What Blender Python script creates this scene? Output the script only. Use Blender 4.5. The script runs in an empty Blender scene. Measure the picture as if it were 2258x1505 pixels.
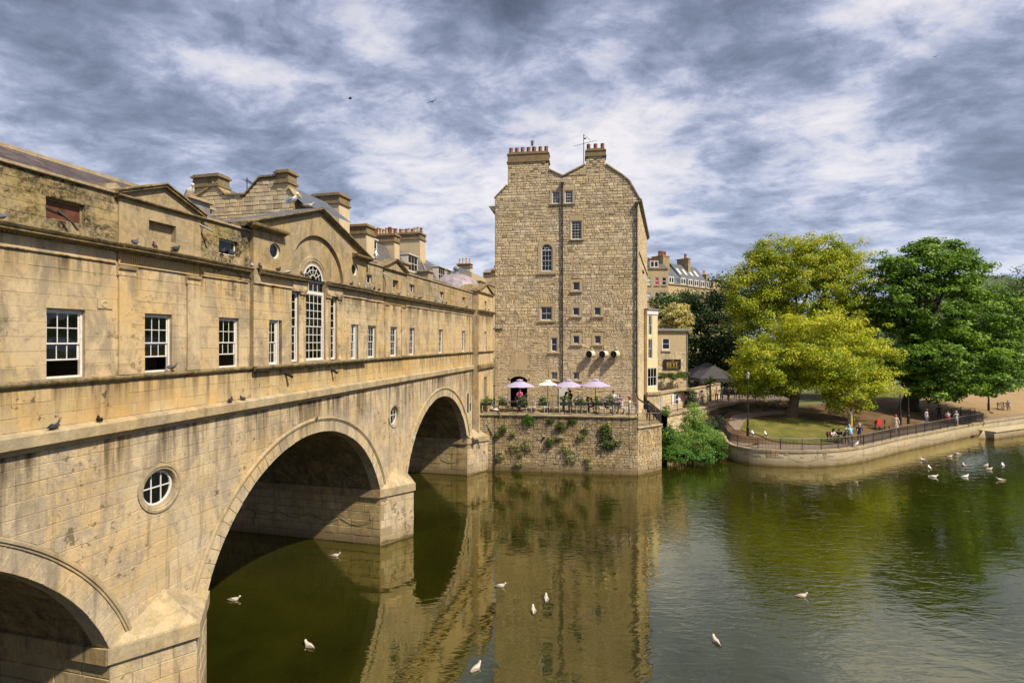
import bpy, math, random
import numpy as np
from mathutils import Vector, Matrix
from math import sin, cos, pi, radians as R

SC = bpy.context.scene
# ---------------------------------------------------------------- camera
F = 1150.0; EYE = 10.5                     # focal length in photo pixels (2258 wide), eye height above the river
cam_d = bpy.data.cameras.new('camera'); cam = bpy.data.objects.new('camera', cam_d)
SC.collection.objects.link(cam); SC.camera = cam
cam_d.sensor_width = 36.0; cam_d.lens = 36.0 * F / 2258.0
cam_d.clip_start = 0.1; cam_d.clip_end = 5000
cam_d.shift_y = -2.5 / 2258
cam.location = (0, 0, EYE); cam.rotation_euler = (R(90), 0, 0)
# ---------------------------------------------------------------- sky and sun
SUN_EL, SUN_AZ = R(51), R(126)             # azimuth measured clockwise from +Y (the view direction)
W = bpy.data.worlds.new('World'); SC.world = W; W.use_nodes = True
def world():
    nt = W.node_tree; nt.nodes.clear(); n = nt.nodes.new; L = nt.links.new
    def mth(op, a, b=None, c=None):
        m = n('ShaderNodeMath'); m.operation = op
        for i, x in enumerate((a, b, c)):
            if x is None: continue
            if isinstance(x, (int, float)): m.inputs[i].default_value = x
            else: L(x, m.inputs[i])
        return m.outputs[0]
    def vec(op, a, b):
        m = n('ShaderNodeVectorMath'); m.operation = op
        for i, x in enumerate((a, b)):
            if isinstance(x, tuple): m.inputs[i].default_value = x
            else: L(x, m.inputs[i])
        return m
    tc = n('ShaderNodeTexCoord'); d = tc.outputs['Generated']
    sep = n('ShaderNodeSeparateXYZ'); L(d, sep.inputs[0])
    zz = mth('ADD', mth('MAXIMUM', sep.outputs[2], 0.0), 0.22)
    cmb = n('ShaderNodeCombineXYZ')
    L(mth('DIVIDE', sep.outputs[0], zz), cmb.inputs[0]); L(mth('DIVIDE', sep.outputs[1], zz), cmb.inputs[1])
    p = cmb.outputs[0]
    def noise(scale, det, rough, dist, off, sc=(1, 1, 1)):
        mp = n('ShaderNodeMapping'); L(p, mp.inputs[0]); mp.inputs['Location'].default_value = off; mp.inputs['Scale'].default_value = sc
        mp.inputs['Rotation'].default_value = (0, 0, .5)
        t = n('ShaderNodeTexNoise'); L(mp.outputs[0], t.inputs['Vector'])
        t.inputs['Scale'].default_value = scale; t.inputs['Detail'].default_value = det
        t.inputs['Roughness'].default_value = rough; t.inputs['Distortion'].default_value = dist
        return t.outputs['Fac']
    big = noise(1.1, 6, .5, .2, (3.1, 1.2, 0), (1, 1.15, 1))
    fine = noise(8.0, 12, .66, .35, (0.4, 7.2, 0), (1, 1.25, 1))
    big2 = noise(3.3, 12, .62, .3, (9.4, 2.2, 3), (1, 1.3, 1))
    nrm = vec('NORMALIZE', d, (0, 0, 0)).outputs[0]
    def blob(px, py, sharp):
        v = Vector((px - 1129, F, 750 - py)).normalized()
        dt = vec('DOT_PRODUCT', nrm, tuple(v)).outputs['Value']
        return mth('POWER', mth('MAXIMUM', dt, 0.0), sharp)
    den = mth('ADD', mth('MULTIPLY', big, .28), mth('ADD', mth('MULTIPLY', big2, .50), mth('MULTIPLY', fine, .26)))
    for px, py, sh, amt in ((1590, 110, 120, .10), (1450, 100, 200, .06), (1730, 120, 200, .06), (2215, 385, 300, .15), (1660, 470, 300, .05), (2060, 180, 260, .09), (1090, 40, 120, .09), (60, 110, 60, .07),
                            (200, 270, 200, .05), (560, 150, 60, .02), (1620, 350, 900, .05), (420, 60, 60, .04),
                            (1330, 250, 120, -.04), (1500, 290, 130, -.09), (1800, 310, 200, -.04), (870, 380, 100, -.05), (1930, 320, 90, -.04), (2000, 470, 120, -.04), (60, 330, 120, -.09), (1230, 480, 120, -.07), (480, 120, 400, -.06), (1000, 560, 200, -.06), (1880, 90, 150, -.06)):
        den = mth('ADD', den, mth('MULTIPLY', blob(px, py, sh), amt))
    rm = n('ShaderNodeValToRGB'); L(den, rm.inputs[0]); cr = rm.color_ramp
    cr.interpolation = 'LINEAR'
    els = [(.39, (.62, .595, .61)), (.46, (.48, .48, .54)), (.505, (.345, .37, .475)), (.54, (.245, .275, .38)), (.60, (.155, .182, .265)), (.68, (.095, .115, .172)), (.86, (.04, .05, .078))]
    while len(cr.elements) < len(els): cr.elements.new(.5)
    for e, (q, c) in zip(cr.elements, els): e.position = q; e.color = (*c, 1)
    # thin clouds brighten towards the horizon
    hz = mth('POWER', mth('SUBTRACT', 1.0, mth('MINIMUM', mth('MAXIMUM', sep.outputs[2], 0.0), 1.0)), 5.0)
    mx = n('ShaderNodeMix'); mx.data_type = 'RGBA'; L(mth('MULTIPLY', hz, .60), mx.inputs[0])
    L(rm.outputs[0], mx.inputs[6]); mx.inputs[7].default_value = (.42, .50, .65, 1)
    sky = n('ShaderNodeTexSky'); sky.sky_type = 'NISHITA'; sky.sun_disc = False
    sky.sun_elevation = SUN_EL; sky.sun_rotation = SUN_AZ; sky.altitude = 50
    b1 = n('ShaderNodeBackground'); L(sky.outputs[0], b1.inputs[0]); b1.inputs[1].default_value = 0.06
    b2 = n('ShaderNodeBackground'); L(mx.outputs[2], b2.inputs[0]); b2.inputs[1].default_value = 1.0
    gap = n('ShaderNodeMapRange'); L(fine, gap.inputs[0]); gap.inputs[1].default_value = .30; gap.inputs[2].default_value = .46
    gap.inputs[3].default_value = .78; gap.inputs[4].default_value = .97
    ms = n('ShaderNodeMixShader'); L(gap.outputs[0], ms.inputs[0]); L(b1.outputs[0], ms.inputs[1]); L(b2.outputs[0], ms.inputs[2])
    o = n('ShaderNodeOutputWorld'); L(ms.outputs[0], o.inputs[0])
world()
sd = bpy.data.lights.new('sun', 'SUN'); sun = bpy.data.objects.new('sun', sd); SC.collection.objects.link(sun)
sd.energy = 4.7; sd.angle = R(1.3); sd.color = (1.0, .90, .73)
sv = Vector((sin(SUN_AZ) * cos(SUN_EL), cos(SUN_AZ) * cos(SUN_EL), sin(SUN_EL)))
sun.rotation_euler = sv.to_track_quat('Z', 'Y').to_euler(); sun.location = sv * 80
vs = SC.view_settings; vs.view_transform = 'Standard'; vs.look = 'None'; vs.exposure = 0.58; vs.gamma = 1.0; vs.use_curve_mapping = False
SC.cycles.max_bounces = 6; SC.cycles.diffuse_bounces = 3; SC.cycles.glossy_bounces = 3; SC.cycles.transparent_max_bounces = 12
SC.cycles.caustics_reflective = False; SC.cycles.caustics_refractive = False
SC.cycles.use_denoising = True

rnd = random.Random(7)
# ---------------------------------------------------------------- helpers
def at(x, y, Y):
    """a point seen at photo pixel (x, y) that stands Y metres away from the camera along the view axis"""
    return Vector(((x - 1129) / F * Y, Y, EYE - (y - 750) / F * Y))
def ground_at(x, y, z):
    Y = F * (EYE - z) / (y - 750); return Vector(((x - 1129) / F * Y, Y, z))

def link(o, parent=None):
    SC.collection.objects.link(o)
    if parent is not None: o.parent = parent
    return o
def tag(o, label=None, cat=None, group=None, kind=None):
    if label: o['label'] = label
    if cat: o['category'] = cat
    if group: o['group'] = group
    if kind: o['kind'] = kind
    return o
def empty(name, loc=(0, 0, 0), rz=0, label=None, cat=None, group=None):
    o = bpy.data.objects.new(name, None); SC.collection.objects.link(o)
    o.empty_display_size = .3; o.location = loc; o.rotation_euler = (0, 0, rz)
    return tag(o, label, cat, group)

class MB:
    """collects polygons and links them as ONE mesh object"""
    def __init__(s): s.v = []; s.f = []; s.t = []; s.m = []
    def add(s, vs, fs, tone=0.0, mi=0):
        b = len(s.v); s.v += [tuple(v) for v in vs]; s.t += [tone] * len(vs)
        for f in fs: s.f.append(tuple(b + i for i in f)); s.m.append(mi)
    def quad(s, a, b, c, d, tone=0.0, mi=0): s.add((a, b, c, d), ((0, 1, 2, 3),), tone, mi)
    def box(s, x0, x1, y0, y1, z0, z1, fr=None, tone=0.0, mi=0):
        P = [(x, y, z) for x in (x0, x1) for y in (y0, y1) for z in (z0, z1)]
        if fr: P = [fr(*p) for p in P]
        s.add(P, ((0, 1, 3, 2), (4, 6, 7, 5), (0, 4, 5, 1), (2, 3, 7, 6), (0, 2, 6, 4), (1, 5, 7, 3)), tone, mi)
    def prism(s, poly, d0, d1, fr, tone=0.0, mi=0, back=True):
        """poly in (a, z); extruded from depth d0 to d1"""
        n = len(poly); P = [fr(a, z, d1) for a, z in poly] + [fr(a, z, d0) for a, z in poly]
        fs = [tuple(range(n))] + ([tuple(range(2 * n - 1, n - 1, -1))] if back else []) + [(i, i + n, (i + 1) % n + n, (i + 1) % n) for i in range(n)]
        s.add(P, fs, tone, mi)
    def mould(s, prof, a0, a1, fr, tone=0.0, mi=0, caps=True, step=1.6):
        """profile of (depth, z) points run along a from a0 to a1"""
        n = len(prof); k = max(1, int(abs(a1 - a0) / step)); P = []
        for j in range(k + 1):
            a = a0 + (a1 - a0) * j / k
            P += [fr(a, z, d) for d, z in prof]
        fs = [(j * n + i, j * n + i + 1, (j + 1) * n + i + 1, (j + 1) * n + i) for j in range(k) for i in range(n - 1)]
        if caps: fs += [tuple(range(n)), tuple(k * n + i for i in range(n))]
        s.add(P, fs, tone, mi)
    def tube(s, pts, r, n=6, tone=0.0, mi=0, r1=None, caps=True):
        pts = [Vector(p) for p in pts]; k = len(pts); P = []
        for j, p in enumerate(pts):
            t = (pts[min(j + 1, k - 1)] - pts[max(j - 1, 0)]).normalized()
            u = t.cross(Vector((0, 0, 1)) if abs(t.z) < .9 else Vector((1, 0, 0))).normalized(); w = t.cross(u)
            rr = r if r1 is None else r + (r1 - r) * j / max(1, k - 1)
            if isinstance(r, (list, tuple)): rr = r[j]
            P += [p + (u * cos(2 * pi * i / n) + w * sin(2 * pi * i / n)) * rr for i in range(n)]
        fs = [(j * n + i, j * n + (i + 1) % n, (j + 1) * n + (i + 1) % n, (j + 1) * n + i) for j in range(k - 1) for i in range(n)]
        if caps: fs += [tuple(range(n)), tuple((k - 1) * n + i for i in range(n))]
        s.add(P, fs, tone, mi)
    def lathe(s, c, prof, n=10, tone=0.0, mi=0, axis=None, x=None):
        """profile of (radius, height) about the vertical at c"""
        c = Vector(c); P = []
        for r, h in prof:
            P += [c + Vector((r * cos(2 * pi * i / n), r * sin(2 * pi * i / n), h)) for i in range(n)]
        k = len(prof)
        fs = [(j * n + i, j * n + (i + 1) % n, (j + 1) * n + (i + 1) % n, (j + 1) * n + i) for j in range(k - 1) for i in range(n)] + [tuple(range(n)), tuple((k - 1) * n + i for i in range(n))]
        s.add(P, fs, tone, mi)
    def mesh(s, name):
        me = bpy.data.meshes.new(name); me.from_pydata(s.v, [], s.f)
        at_ = me.attributes.new('tone', 'FLOAT', 'POINT'); at_.data.foreach_set('value', s.t)
        if any(s.m): me.polygons.foreach_set('material_index', s.m)
        return me
    def build(s, name, mats, parent=None, smooth=False, kind=None):
        me = s.mesh(name)
        for m in (mats if isinstance(mats, (list, tuple)) else [mats]): me.materials.append(m)
        if smooth: me.polygons.foreach_set('use_smooth', [True] * len(me.polygons))
        o = link(bpy.data.objects.new(name, me), parent)
        if kind: o['kind'] = kind
        return o

def arc(c, z, r, a0, a1, n): return [(c + r * cos(a0 + (a1 - a0) * i / n), z + r * sin(a0 + (a1 - a0) * i / n)) for i in range(n + 1)]
def rect(a0, a1, z0, z1): return [(a0, z0), (a1, z0), (a1, z1), (a0, z1)]
def circ(c, z, r, n=24): return [(c + r * cos(2 * pi * i / n), z + r * sin(2 * pi * i / n)) for i in range(n)]
def trap(outer, holes):
    """outer polygon minus holes, as quads between scanlines"""
    polys = [outer] + holes; zs = sorted({round(p[1], 4) for q in polys for p in q}); out = []
    E = []
    for q in polys:
        for i in range(len(q)):
            a, b = q[i], q[(i + 1) % len(q)]
            if abs(a[1] - b[1]) > 1e-6: E.append((a, b) if a[1] < b[1] else (b, a))
    for z0, z1 in zip(zs, zs[1:]):
        zm = (z0 + z1) / 2
        if z1 - z0 < 1e-4: continue
        X = []
        for a, b in E:
            if a[1] <= zm < b[1]:
                g = lambda z: a[0] + (b[0] - a[0]) * (z - a[1]) / (b[1] - a[1])
                X.append((g(zm), g(z0), g(z1)))
        X.sort()
        for l, r in zip(X[::2], X[1::2]):
            out.append(((l[1], z0), (r[1], z0), (r[2], z1), (l[2], z1)))
    return out
def wall_sheet(mb, outer, holes, d, fr, mi=0):
    for q in trap(outer, holes): mb.quad(*[fr(a, z, d) for a, z in q], mi=mi)
def reveal(mb, poly, d0, d1, fr, mi=0, skip_bottom=False):
    n = len(poly)
    for i in range(n):
        a, b = poly[i], poly[(i + 1) % n]
        if skip_bottom and abs(a[1] - b[1]) < 1e-4 and a[1] < min(p[1] for p in poly) + 1e-3: continue
        mb.quad(fr(*a, d0), fr(*b, d0), fr(*b, d1), fr(*a, d1), mi=mi)
def span(poly, z):
    X = []
    for i in range(len(poly)):
        a, b = poly[i], poly[(i + 1) % len(poly)]
        if (a[1] <= z) != (b[1] <= z): X.append(a[0] + (b[0] - a[0]) * (z - a[1]) / (b[1] - a[1]))
    return (min(X), max(X)) if X else None

def stones(rows, a0, a1, holes, length, fr, gap=.006, ch=.008, proud=.006, rough=0.0, rg=None, tone=.5, a0f=None, a1f=None, mnw=.05):
    """list of stone pieces: every piece is (verts, faces, tone, size) laid in rows of [z0, z1]"""
    rg = rg or rnd; out = []
    for z0, z1 in rows:
        zm = (z0 + z1) / 2
        A0 = a0f(zm) if a0f else a0; A1 = a1f(zm) if a1f else a1
        hs = []
        for h in holes:
            zz = [p[1] for p in h]
            if min(zz) < z1 - .01 and max(zz) > z0 + .01: hs.append(h)
        js = [A0]; a = A0 + rg.uniform(.3, 1) * length
        while a < A1 - length * .35: js.append(a); a += length * rg.uniform(.72, 1.3)
        js.append(A1)
        cs = []
        for h in hs:
            c = sum(p[0] for p in h) / len(h)
            if A0 < c < A1: cs.append(c)
        js = sorted(set([j for j in js if all(abs(j - c) > length * .3 for c in cs) or j in (A0, A1)] + cs))
        for s0, s1 in zip(js, js[1:]):
            ns = 2
            for h in hs:
                if len(h) > 4 and min(p[0] for p in h) < s1 and max(p[0] for p in h) > s0: ns = 5
            L_, R_ = [], []
            for k in range(ns):
                z = z0 + gap + (z1 - z0 - 2 * gap) * k / (ns - 1); l, r = s0 + gap, s1 - gap
                for h in hs:
                    if len(h) == 4 and abs(h[0][0] - h[3][0]) < 1e-6:
                        if min(h[2][1], z1) - max(h[0][1], z0) < .4 * (z1 - z0): continue
                        sp = (h[0][0], h[1][0])
                    else: sp = span(h, min(max(z, z0 + .004), z1 - .004))
                    if sp is None: continue
                    m = (l + r) / 2
                    if sp[1] > l and sp[0] <= l + .02: l = max(l, sp[1] + gap)
                    elif sp[0] < r and sp[1] >= r - .02: r = min(r, sp[0] - gap)
                    elif sp[0] > l and sp[1] < r:
                        if m < sum(sp) / 2: r = sp[0] - gap
                        else: l = sp[1] + gap
                if r - l < mnw: l = r = None
                if l is not None: L_.append((l, z)); R_.append((r, z))
            if len(L_) < 2: continue
            poly = L_ + R_[::-1]
            if rough: poly = [(a + rg.uniform(-rough, rough), z + rg.uniform(-rough, rough)) for a, z in poly]
            n = len(poly); p = proud * rg.uniform(.3, 1.0); nl = len(L_)
            zb, zt = poly[0][1], poly[nl - 1][1]
            ins = []
            for i, (a, z) in enumerate(poly):
                a2 = a + ch if i < nl else a - ch
                k = i if i < nl else n - 1 - i
                z2 = z + ch if k == 0 else (z - ch if k == nl - 1 else z)
                ins.append((a2, z2))
            P = [fr(a, z, 0) for a, z in poly] + [fr(a, z, p) for a, z in ins]
            fs = [tuple(range(n, 2 * n))] + [(i, (i + 1) % n, (i + 1) % n + n, i + n) for i in range(n)]
            area = (sum(r[0] for r in R_) - sum(l[0] for l in L_)) / len(L_) * (z1 - z0)
            out.append((P, fs, rg.gauss(0, tone), area))
    return out
def lay(pieces, name, mat, parent, world_of, limit=300, rest=None):
    """the pieces that show largest become parts of their own, the rest one part"""
    sc = []
    for p in pieces:
        w = world_of(Vector(p[0][0])); d2 = (w - Vector((0, 0, EYE))).length_squared
        vis = abs(w.x) < w.y * 1.02 and abs(w.z - EYE) < w.y * .68 and w.y > 1
        sc.append(p[3] / max(d2, 1) * (1 if vis else .0001))
    order = sorted(range(len(pieces)), key=lambda i: -sc[i]); big = set(order[:limit])
    rest_mb = MB()
    for i, p in enumerate(pieces):
        if i in big:
            m = MB(); m.add(p[0], p[1], p[2]); m.build(name, mat, parent)
        else: rest_mb.add(p[0], p[1], p[2])
    if rest_mb.v: rest_mb.build(rest or name + '_courses', mat, parent, kind='stuff')
def rows_between(zs, h, rg=None, var=0.0):
    rg = rg or rnd; out = []
    for z0, z1 in zip(zs, zs[1:]):
        k = max(1, round((z1 - z0) / h)); b = [z0 + (z1 - z0) * i / k for i in range(k + 1)]
        for i in range(1, k): b[i] += rg.uniform(-var, var)
        out += list(zip(b, b[1:]))
    return out

# ---------------------------------------------------------------- materials
class NT:
    def __init__(s, name):
        s.m = bpy.data.materials.new(name); s.m.use_nodes = True; s.nt = s.m.node_tree; s.nt.nodes.clear()
        s.geo = None
    def n(s, t): return s.nt.nodes.new(t)
    def L(s, a, b): s.nt.links.new(a, b)
    def setin(s, sock, v):
        if isinstance(v, (int, float)): sock.default_value = v
        elif isinstance(v, (tuple, list)): sock.default_value = tuple(v) + ((1,) if len(v) == 3 and sock.type == 'RGBA' else ())
        else: s.L(v, sock)
    def pos(s):
        if not s.geo: s.geo = s.n('ShaderNodeNewGeometry')
        return s.geo.outputs['Position']
    def map(s, v, scale=(1, 1, 1), loc=(0, 0, 0), rot=(0, 0, 0)):
        m = s.n('ShaderNodeMapping'); s.L(v, m.inputs[0]); m.inputs['Scale'].default_value = scale; m.inputs['Location'].default_value = loc; m.inputs['Rotation'].default_value = rot
        return m.outputs[0]
    def noise(s, scale, det=5, rough=.55, dist=0, v=None, off=0):
        t = s.n('ShaderNodeTexNoise'); s.L(s.map(v or s.pos(), loc=(off, off * .7, off * 1.3)), t.inputs['Vector'])
        for k, x in (('Scale', scale), ('Detail', det), ('Roughness', rough), ('Distortion', dist)): t.inputs[k].default_value = x
        return t.outputs['Fac']
    def ramp(s, f, els, interp='LINEAR'):
        r = s.n('ShaderNodeValToRGB'); s.L(f, r.inputs[0]); c = r.color_ramp; c.interpolation = interp
        while len(c.elements) < len(els): c.elements.new(.5)
        for e, (p, col) in zip(c.elements, els):
            e.position = p; e.color = (*col, 1) if isinstance(col, tuple) else (col, col, col, 1)
        return r.outputs[0]
    def math(s, op, a, b=0.0, clamp=False):
        m = s.n('ShaderNodeMath'); m.operation = op; m.use_clamp = clamp; s.setin(m.inputs[0], a); s.setin(m.inputs[1], b); return m.outputs[0]
    def mix(s, f, a, b, blend='MIX'):
        m = s.n('ShaderNodeMix'); m.data_type = 'RGBA'; m.blend_type = blend
        s.setin(m.inputs[0], f); s.setin(m.inputs[6], a); s.setin(m.inputs[7], b); return m.outputs[2]
    def attr(s, name='tone'):
        a = s.n('ShaderNodeAttribute'); a.attribute_name = name; return a.outputs['Fac']
    def rng(s, v, a, b, c, d):
        m = s.n('ShaderNodeMapRange'); s.L(v, m.inputs[0])
        for i, x in enumerate((a, b, c, d)): m.inputs[i + 1].default_value = x
        return m.outputs[0]
    def sep(s, v=None):
        q = s.n('ShaderNodeSeparateXYZ'); s.L(v or s.pos(), q.inputs[0]); return q.outputs
    def bump(s, h, strength=.3, dist=.02, normal=None):
        b = s.n('ShaderNodeBump'); s.L(h, b.inputs['Height']); b.inputs['Strength'].default_value = strength; b.inputs['Distance'].default_value = dist
        if normal: s.L(normal, b.inputs['Normal'])
        return b.outputs[0]
    def out(s, col, rough=.8, normal=None, metal=0.0, spec=.3, trans=None, **kw):
        p = s.n('ShaderNodeBsdfPrincipled'); s.setin(p.inputs['Base Color'], col); s.setin(p.inputs['Roughness'], rough)
        s.setin(p.inputs['Metallic'], metal); s.setin(p.inputs['Specular IOR Level'], spec)
        if normal: s.L(normal, p.inputs['Normal'])
        o = s.n('ShaderNodeOutputMaterial'); sh = p.outputs[0]
        if trans:
            t = s.n('ShaderNodeBsdfTranslucent'); s.setin(t.inputs[0], trans); ms = s.n('ShaderNodeMixShader'); ms.inputs[0].default_value = kw.get('tf', .3)
            s.L(sh, ms.inputs[1]); s.L(t.outputs[0], ms.inputs[2]); sh = ms.outputs[0]
        s.L(sh, o.inputs[0]); return s.m

def stone_mat(name, base, grey, dark, gold, streak=.5, blotch=.5, pit=.35, lichen=0.0, bump=.35, tonek=.10, wet=0.0, scale=1.0, ledges=(), spots=0.0):
    t = NT(name)
    n1 = t.noise(.55 * scale, 6, .6, .6); n2 = t.math('ADD', t.noise(1.5 * scale, 11, .74, .5, v=t.map(t.pos(), (1, 1, .5)), off=4.1), t.math('MULTIPLY', t.attr(), .028)); n3 = t.noise(9, 5, .65, off=2.2); n4 = t.noise(42, 4, .6, off=1.1)
    c = t.mix(t.ramp(n1, [(.42, 0.0), (.60, 1.0)]), base, gold)
    c = t.mix(t.math('MULTIPLY', t.ramp(n2, [(.465, 0.0), (.585, 1.0)]), blotch), c, grey)
    # rain streaks run down the face
    st = t.noise(1.0, 6, .62, .2, v=t.map(t.pos(), (3.0, 3.0, .28)), off=3.3)
    c = t.mix(t.math('MULTIPLY', t.ramp(st, [(.56, 0.0), (.74, 1.0)]), streak), c, dark)
    # tone of each stone
    tn = t.math('ADD', 1.0, t.math('MULTIPLY', t.attr(), tonek))
    cc = t.n('ShaderNodeCombineColor'); [t.L(tn, cc.inputs[i]) for i in range(3)]
    c = t.mix(1.0, c, cc.outputs[0], 'MULTIPLY')
    c = t.mix(t.math('MULTIPLY', t.ramp(n3, [(.35, 1.0), (.50, 0.0)]), .32), c, grey)
    c = t.mix(t.math('MULTIPLY', t.ramp(n4, [(.28, 1.0), (.40, 0.0)]), pit), c, dark)
    if spots:
        q1 = t.noise(3.6, 9, .70, .1, off=21); q2 = t.noise(.55, 4, .5, .3, off=23)
        k = t.ramp(t.math('ADD', q1, t.math('MULTIPLY', q2, .45)), [(.845, 0.0), (.885, 1.0)])
        c = t.mix(t.math('MULTIPLY', k, spots), c, (.075, .052, .03))
        q3 = t.noise(1.3, 7, .7, .5, off=27); c = t.mix(t.math('MULTIPLY', t.ramp(q3, [(.60, 0.0), (.68, 1.0)]), spots * .6), c, (.30, .24, .20))
        q4 = t.noise(.9, 7, .7, .5, off=31); c = t.mix(t.math('MULTIPLY', t.ramp(q4, [(.60, 0.0), (.70, 1.0)]), spots * .7), c, (.62, .48, .29))
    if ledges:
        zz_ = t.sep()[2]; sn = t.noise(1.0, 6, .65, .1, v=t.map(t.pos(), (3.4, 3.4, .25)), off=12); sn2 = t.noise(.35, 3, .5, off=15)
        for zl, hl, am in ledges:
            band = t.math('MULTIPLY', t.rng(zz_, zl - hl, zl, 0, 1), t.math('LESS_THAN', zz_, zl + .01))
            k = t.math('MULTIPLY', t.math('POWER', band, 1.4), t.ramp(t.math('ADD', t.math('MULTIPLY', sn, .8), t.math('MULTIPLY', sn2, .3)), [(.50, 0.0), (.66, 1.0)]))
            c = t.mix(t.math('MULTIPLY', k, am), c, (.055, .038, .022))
    if lichen:
        l1 = t.noise(1.3, 8, .7, 1.0, off=8.8); l2 = t.noise(11, 6, .7, .5, off=5.5)
        k = t.math('MULTIPLY', t.ramp(l1, [(.40, 0.0), (.56, 1.0)]), t.ramp(l2, [(.38, 0.15), (.55, 1.0)]))
        c = t.mix(t.math('MULTIPLY', k, lichen), c, (.035, .028, .016))
        l3 = t.noise(17, 5, .6, off=6.6); c = t.mix(t.math('MULTIPLY', t.ramp(l3, [(.62, 0.0), (.70, 1.0)]), lichen * .5), c, (.42, .38, .27))
        l4 = t.noise(1.1, 4, .6, off=9.9); c = t.mix(t.math('MULTIPLY', t.ramp(l4, [(.52, 0.0), (.62, 1.0)]), lichen * .3), c, (.24, .19, .05))
    if wet:
        z = t.sep()[2]; wn = t.noise(1.5, 5, off=2)
        zz = t.math('SUBTRACT', z, t.math('MULTIPLY', wn, .5))
        c = t.mix(t.rng(zz, -.16, -.06, 1, 0), c, (.022, .026, .008))
        c = t.mix(t.math('MULTIPLY', t.rng(zz, .0, .55, 1, 0), wet), c, (.20, .145, .075))
    h = t.math('ADD', t.math('MULTIPLY', n3, .7), t.math('MULTIPLY', n4, .4))
    return t.out(c, .88, t.bump(h, bump, .03), spec=.15)
def plain(name, col, rough=.6, var=.15, metal=0.0, spec=.3, scale=8, bump=0.0):
    t = NT(name); n = t.noise(scale, 5)
    c = t.mix(t.ramp(n, [(.3, 0.0), (.7, 1.0)]), tuple(x * (1 - var) for x in col), tuple(min(1, x * (1 + var)) for x in col))
    return t.out(c, rough, t.bump(n, bump, .02) if bump else None, metal, spec)

M = {}
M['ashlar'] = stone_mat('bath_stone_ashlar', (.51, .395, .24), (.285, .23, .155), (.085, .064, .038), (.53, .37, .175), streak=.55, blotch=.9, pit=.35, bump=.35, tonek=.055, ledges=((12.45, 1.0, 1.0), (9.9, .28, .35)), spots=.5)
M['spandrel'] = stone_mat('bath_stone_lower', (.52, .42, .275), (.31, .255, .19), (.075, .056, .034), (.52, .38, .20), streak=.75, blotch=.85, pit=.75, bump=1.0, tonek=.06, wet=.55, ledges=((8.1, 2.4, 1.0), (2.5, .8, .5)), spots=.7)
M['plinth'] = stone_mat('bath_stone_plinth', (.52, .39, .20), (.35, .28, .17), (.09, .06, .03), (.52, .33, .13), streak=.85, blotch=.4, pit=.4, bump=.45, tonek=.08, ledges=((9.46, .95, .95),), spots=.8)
M['attic'] = stone_mat('bath_stone_attic', (.40, .31, .19), (.24, .195, .13), (.06, .047, .028), (.44, .31, .15), streak=.7, blotch=.7, pit=.4, lichen=.35, bump=.4)
M['attic_lichen'] = stone_mat('bath_stone_attic_lichen', (.37, .29, .17), (.19, .155, .10), (.05, .038, .022), (.40, .29, .13), streak=.6, blotch=.7, pit=.6, lichen=1.0, bump=.7)
M['moulding'] = stone_mat('bath_stone_moulding', (.34, .265, .15), (.17, .13, .08), (.035, .026, .016), (.46, .32, .14), streak=.9, blotch=.6, pit=.5, lichen=.3, bump=.4, scale=2)
M['cornice_top'] = stone_mat('weathered_cornice', (.29, .225, .13), (.11, .085, .05), (.028, .021, .014), (.36, .26, .12), streak=.95, blotch=.8, pit=.6, lichen=.55, bump=.5, scale=2.5)
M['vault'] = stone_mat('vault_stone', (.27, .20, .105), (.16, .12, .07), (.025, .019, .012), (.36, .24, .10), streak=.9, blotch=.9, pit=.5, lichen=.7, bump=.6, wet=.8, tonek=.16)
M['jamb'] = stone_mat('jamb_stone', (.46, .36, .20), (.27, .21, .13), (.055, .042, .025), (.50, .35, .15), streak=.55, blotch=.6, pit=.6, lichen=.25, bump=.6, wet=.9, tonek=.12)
M['lower_joint'] = stone_mat('lower_joint', (.34, .27, .175), (.24, .20, .14), (.10, .075, .045), (.34, .25, .14), streak=.4, pit=.5, bump=.6, wet=.6)
M['soot'] = stone_mat('sooty_stack_stone', (.22, .165, .095), (.14, .11, .07), (.03, .024, .016), (.28, .19, .09), streak=.7, blotch=.6, pit=.4, bump=.5, scale=2)
M['mortar'] = stone_mat('lime_mortar', (.30, .24, .145), (.20, .16, .10), (.10, .075, .045), (.30, .22, .12), pit=.5, bump=.5)
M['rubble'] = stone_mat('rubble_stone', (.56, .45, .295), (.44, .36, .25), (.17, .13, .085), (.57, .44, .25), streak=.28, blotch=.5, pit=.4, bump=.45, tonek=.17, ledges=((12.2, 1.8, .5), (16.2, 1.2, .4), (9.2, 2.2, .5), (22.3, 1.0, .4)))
M['rubble_mortar'] = stone_mat('rubble_mortar', (.25, .20, .13), (.19, .15, .10), (.06, .045, .03), (.2, .15, .09), pit=.5, bump=.9)
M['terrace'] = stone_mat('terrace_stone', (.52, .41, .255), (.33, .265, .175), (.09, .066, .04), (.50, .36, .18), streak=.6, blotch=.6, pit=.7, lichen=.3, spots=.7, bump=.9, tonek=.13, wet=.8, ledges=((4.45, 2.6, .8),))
M['terrace_mortar'] = stone_mat('terrace_mortar', (.17, .13, .08), (.12, .095, .06), (.05, .037, .024), (.2, .14, .08), pit=.6, bump=.9, wet=.5)
M['dressed'] = stone_mat('dressed_stone', (.45, .36, .22), (.32, .26, .17), (.12, .09, .05), (.47, .35, .18), streak=.3, blotch=.4, pit=.3, bump=.3)
M['quay'] = stone_mat('quay_render', (.50, .42, .29), (.36, .30, .21), (.09, .07, .045), (.50, .39, .22), streak=.6, blotch=.45, pit=.4, bump=.3, wet=.7, lichen=.12)
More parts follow.
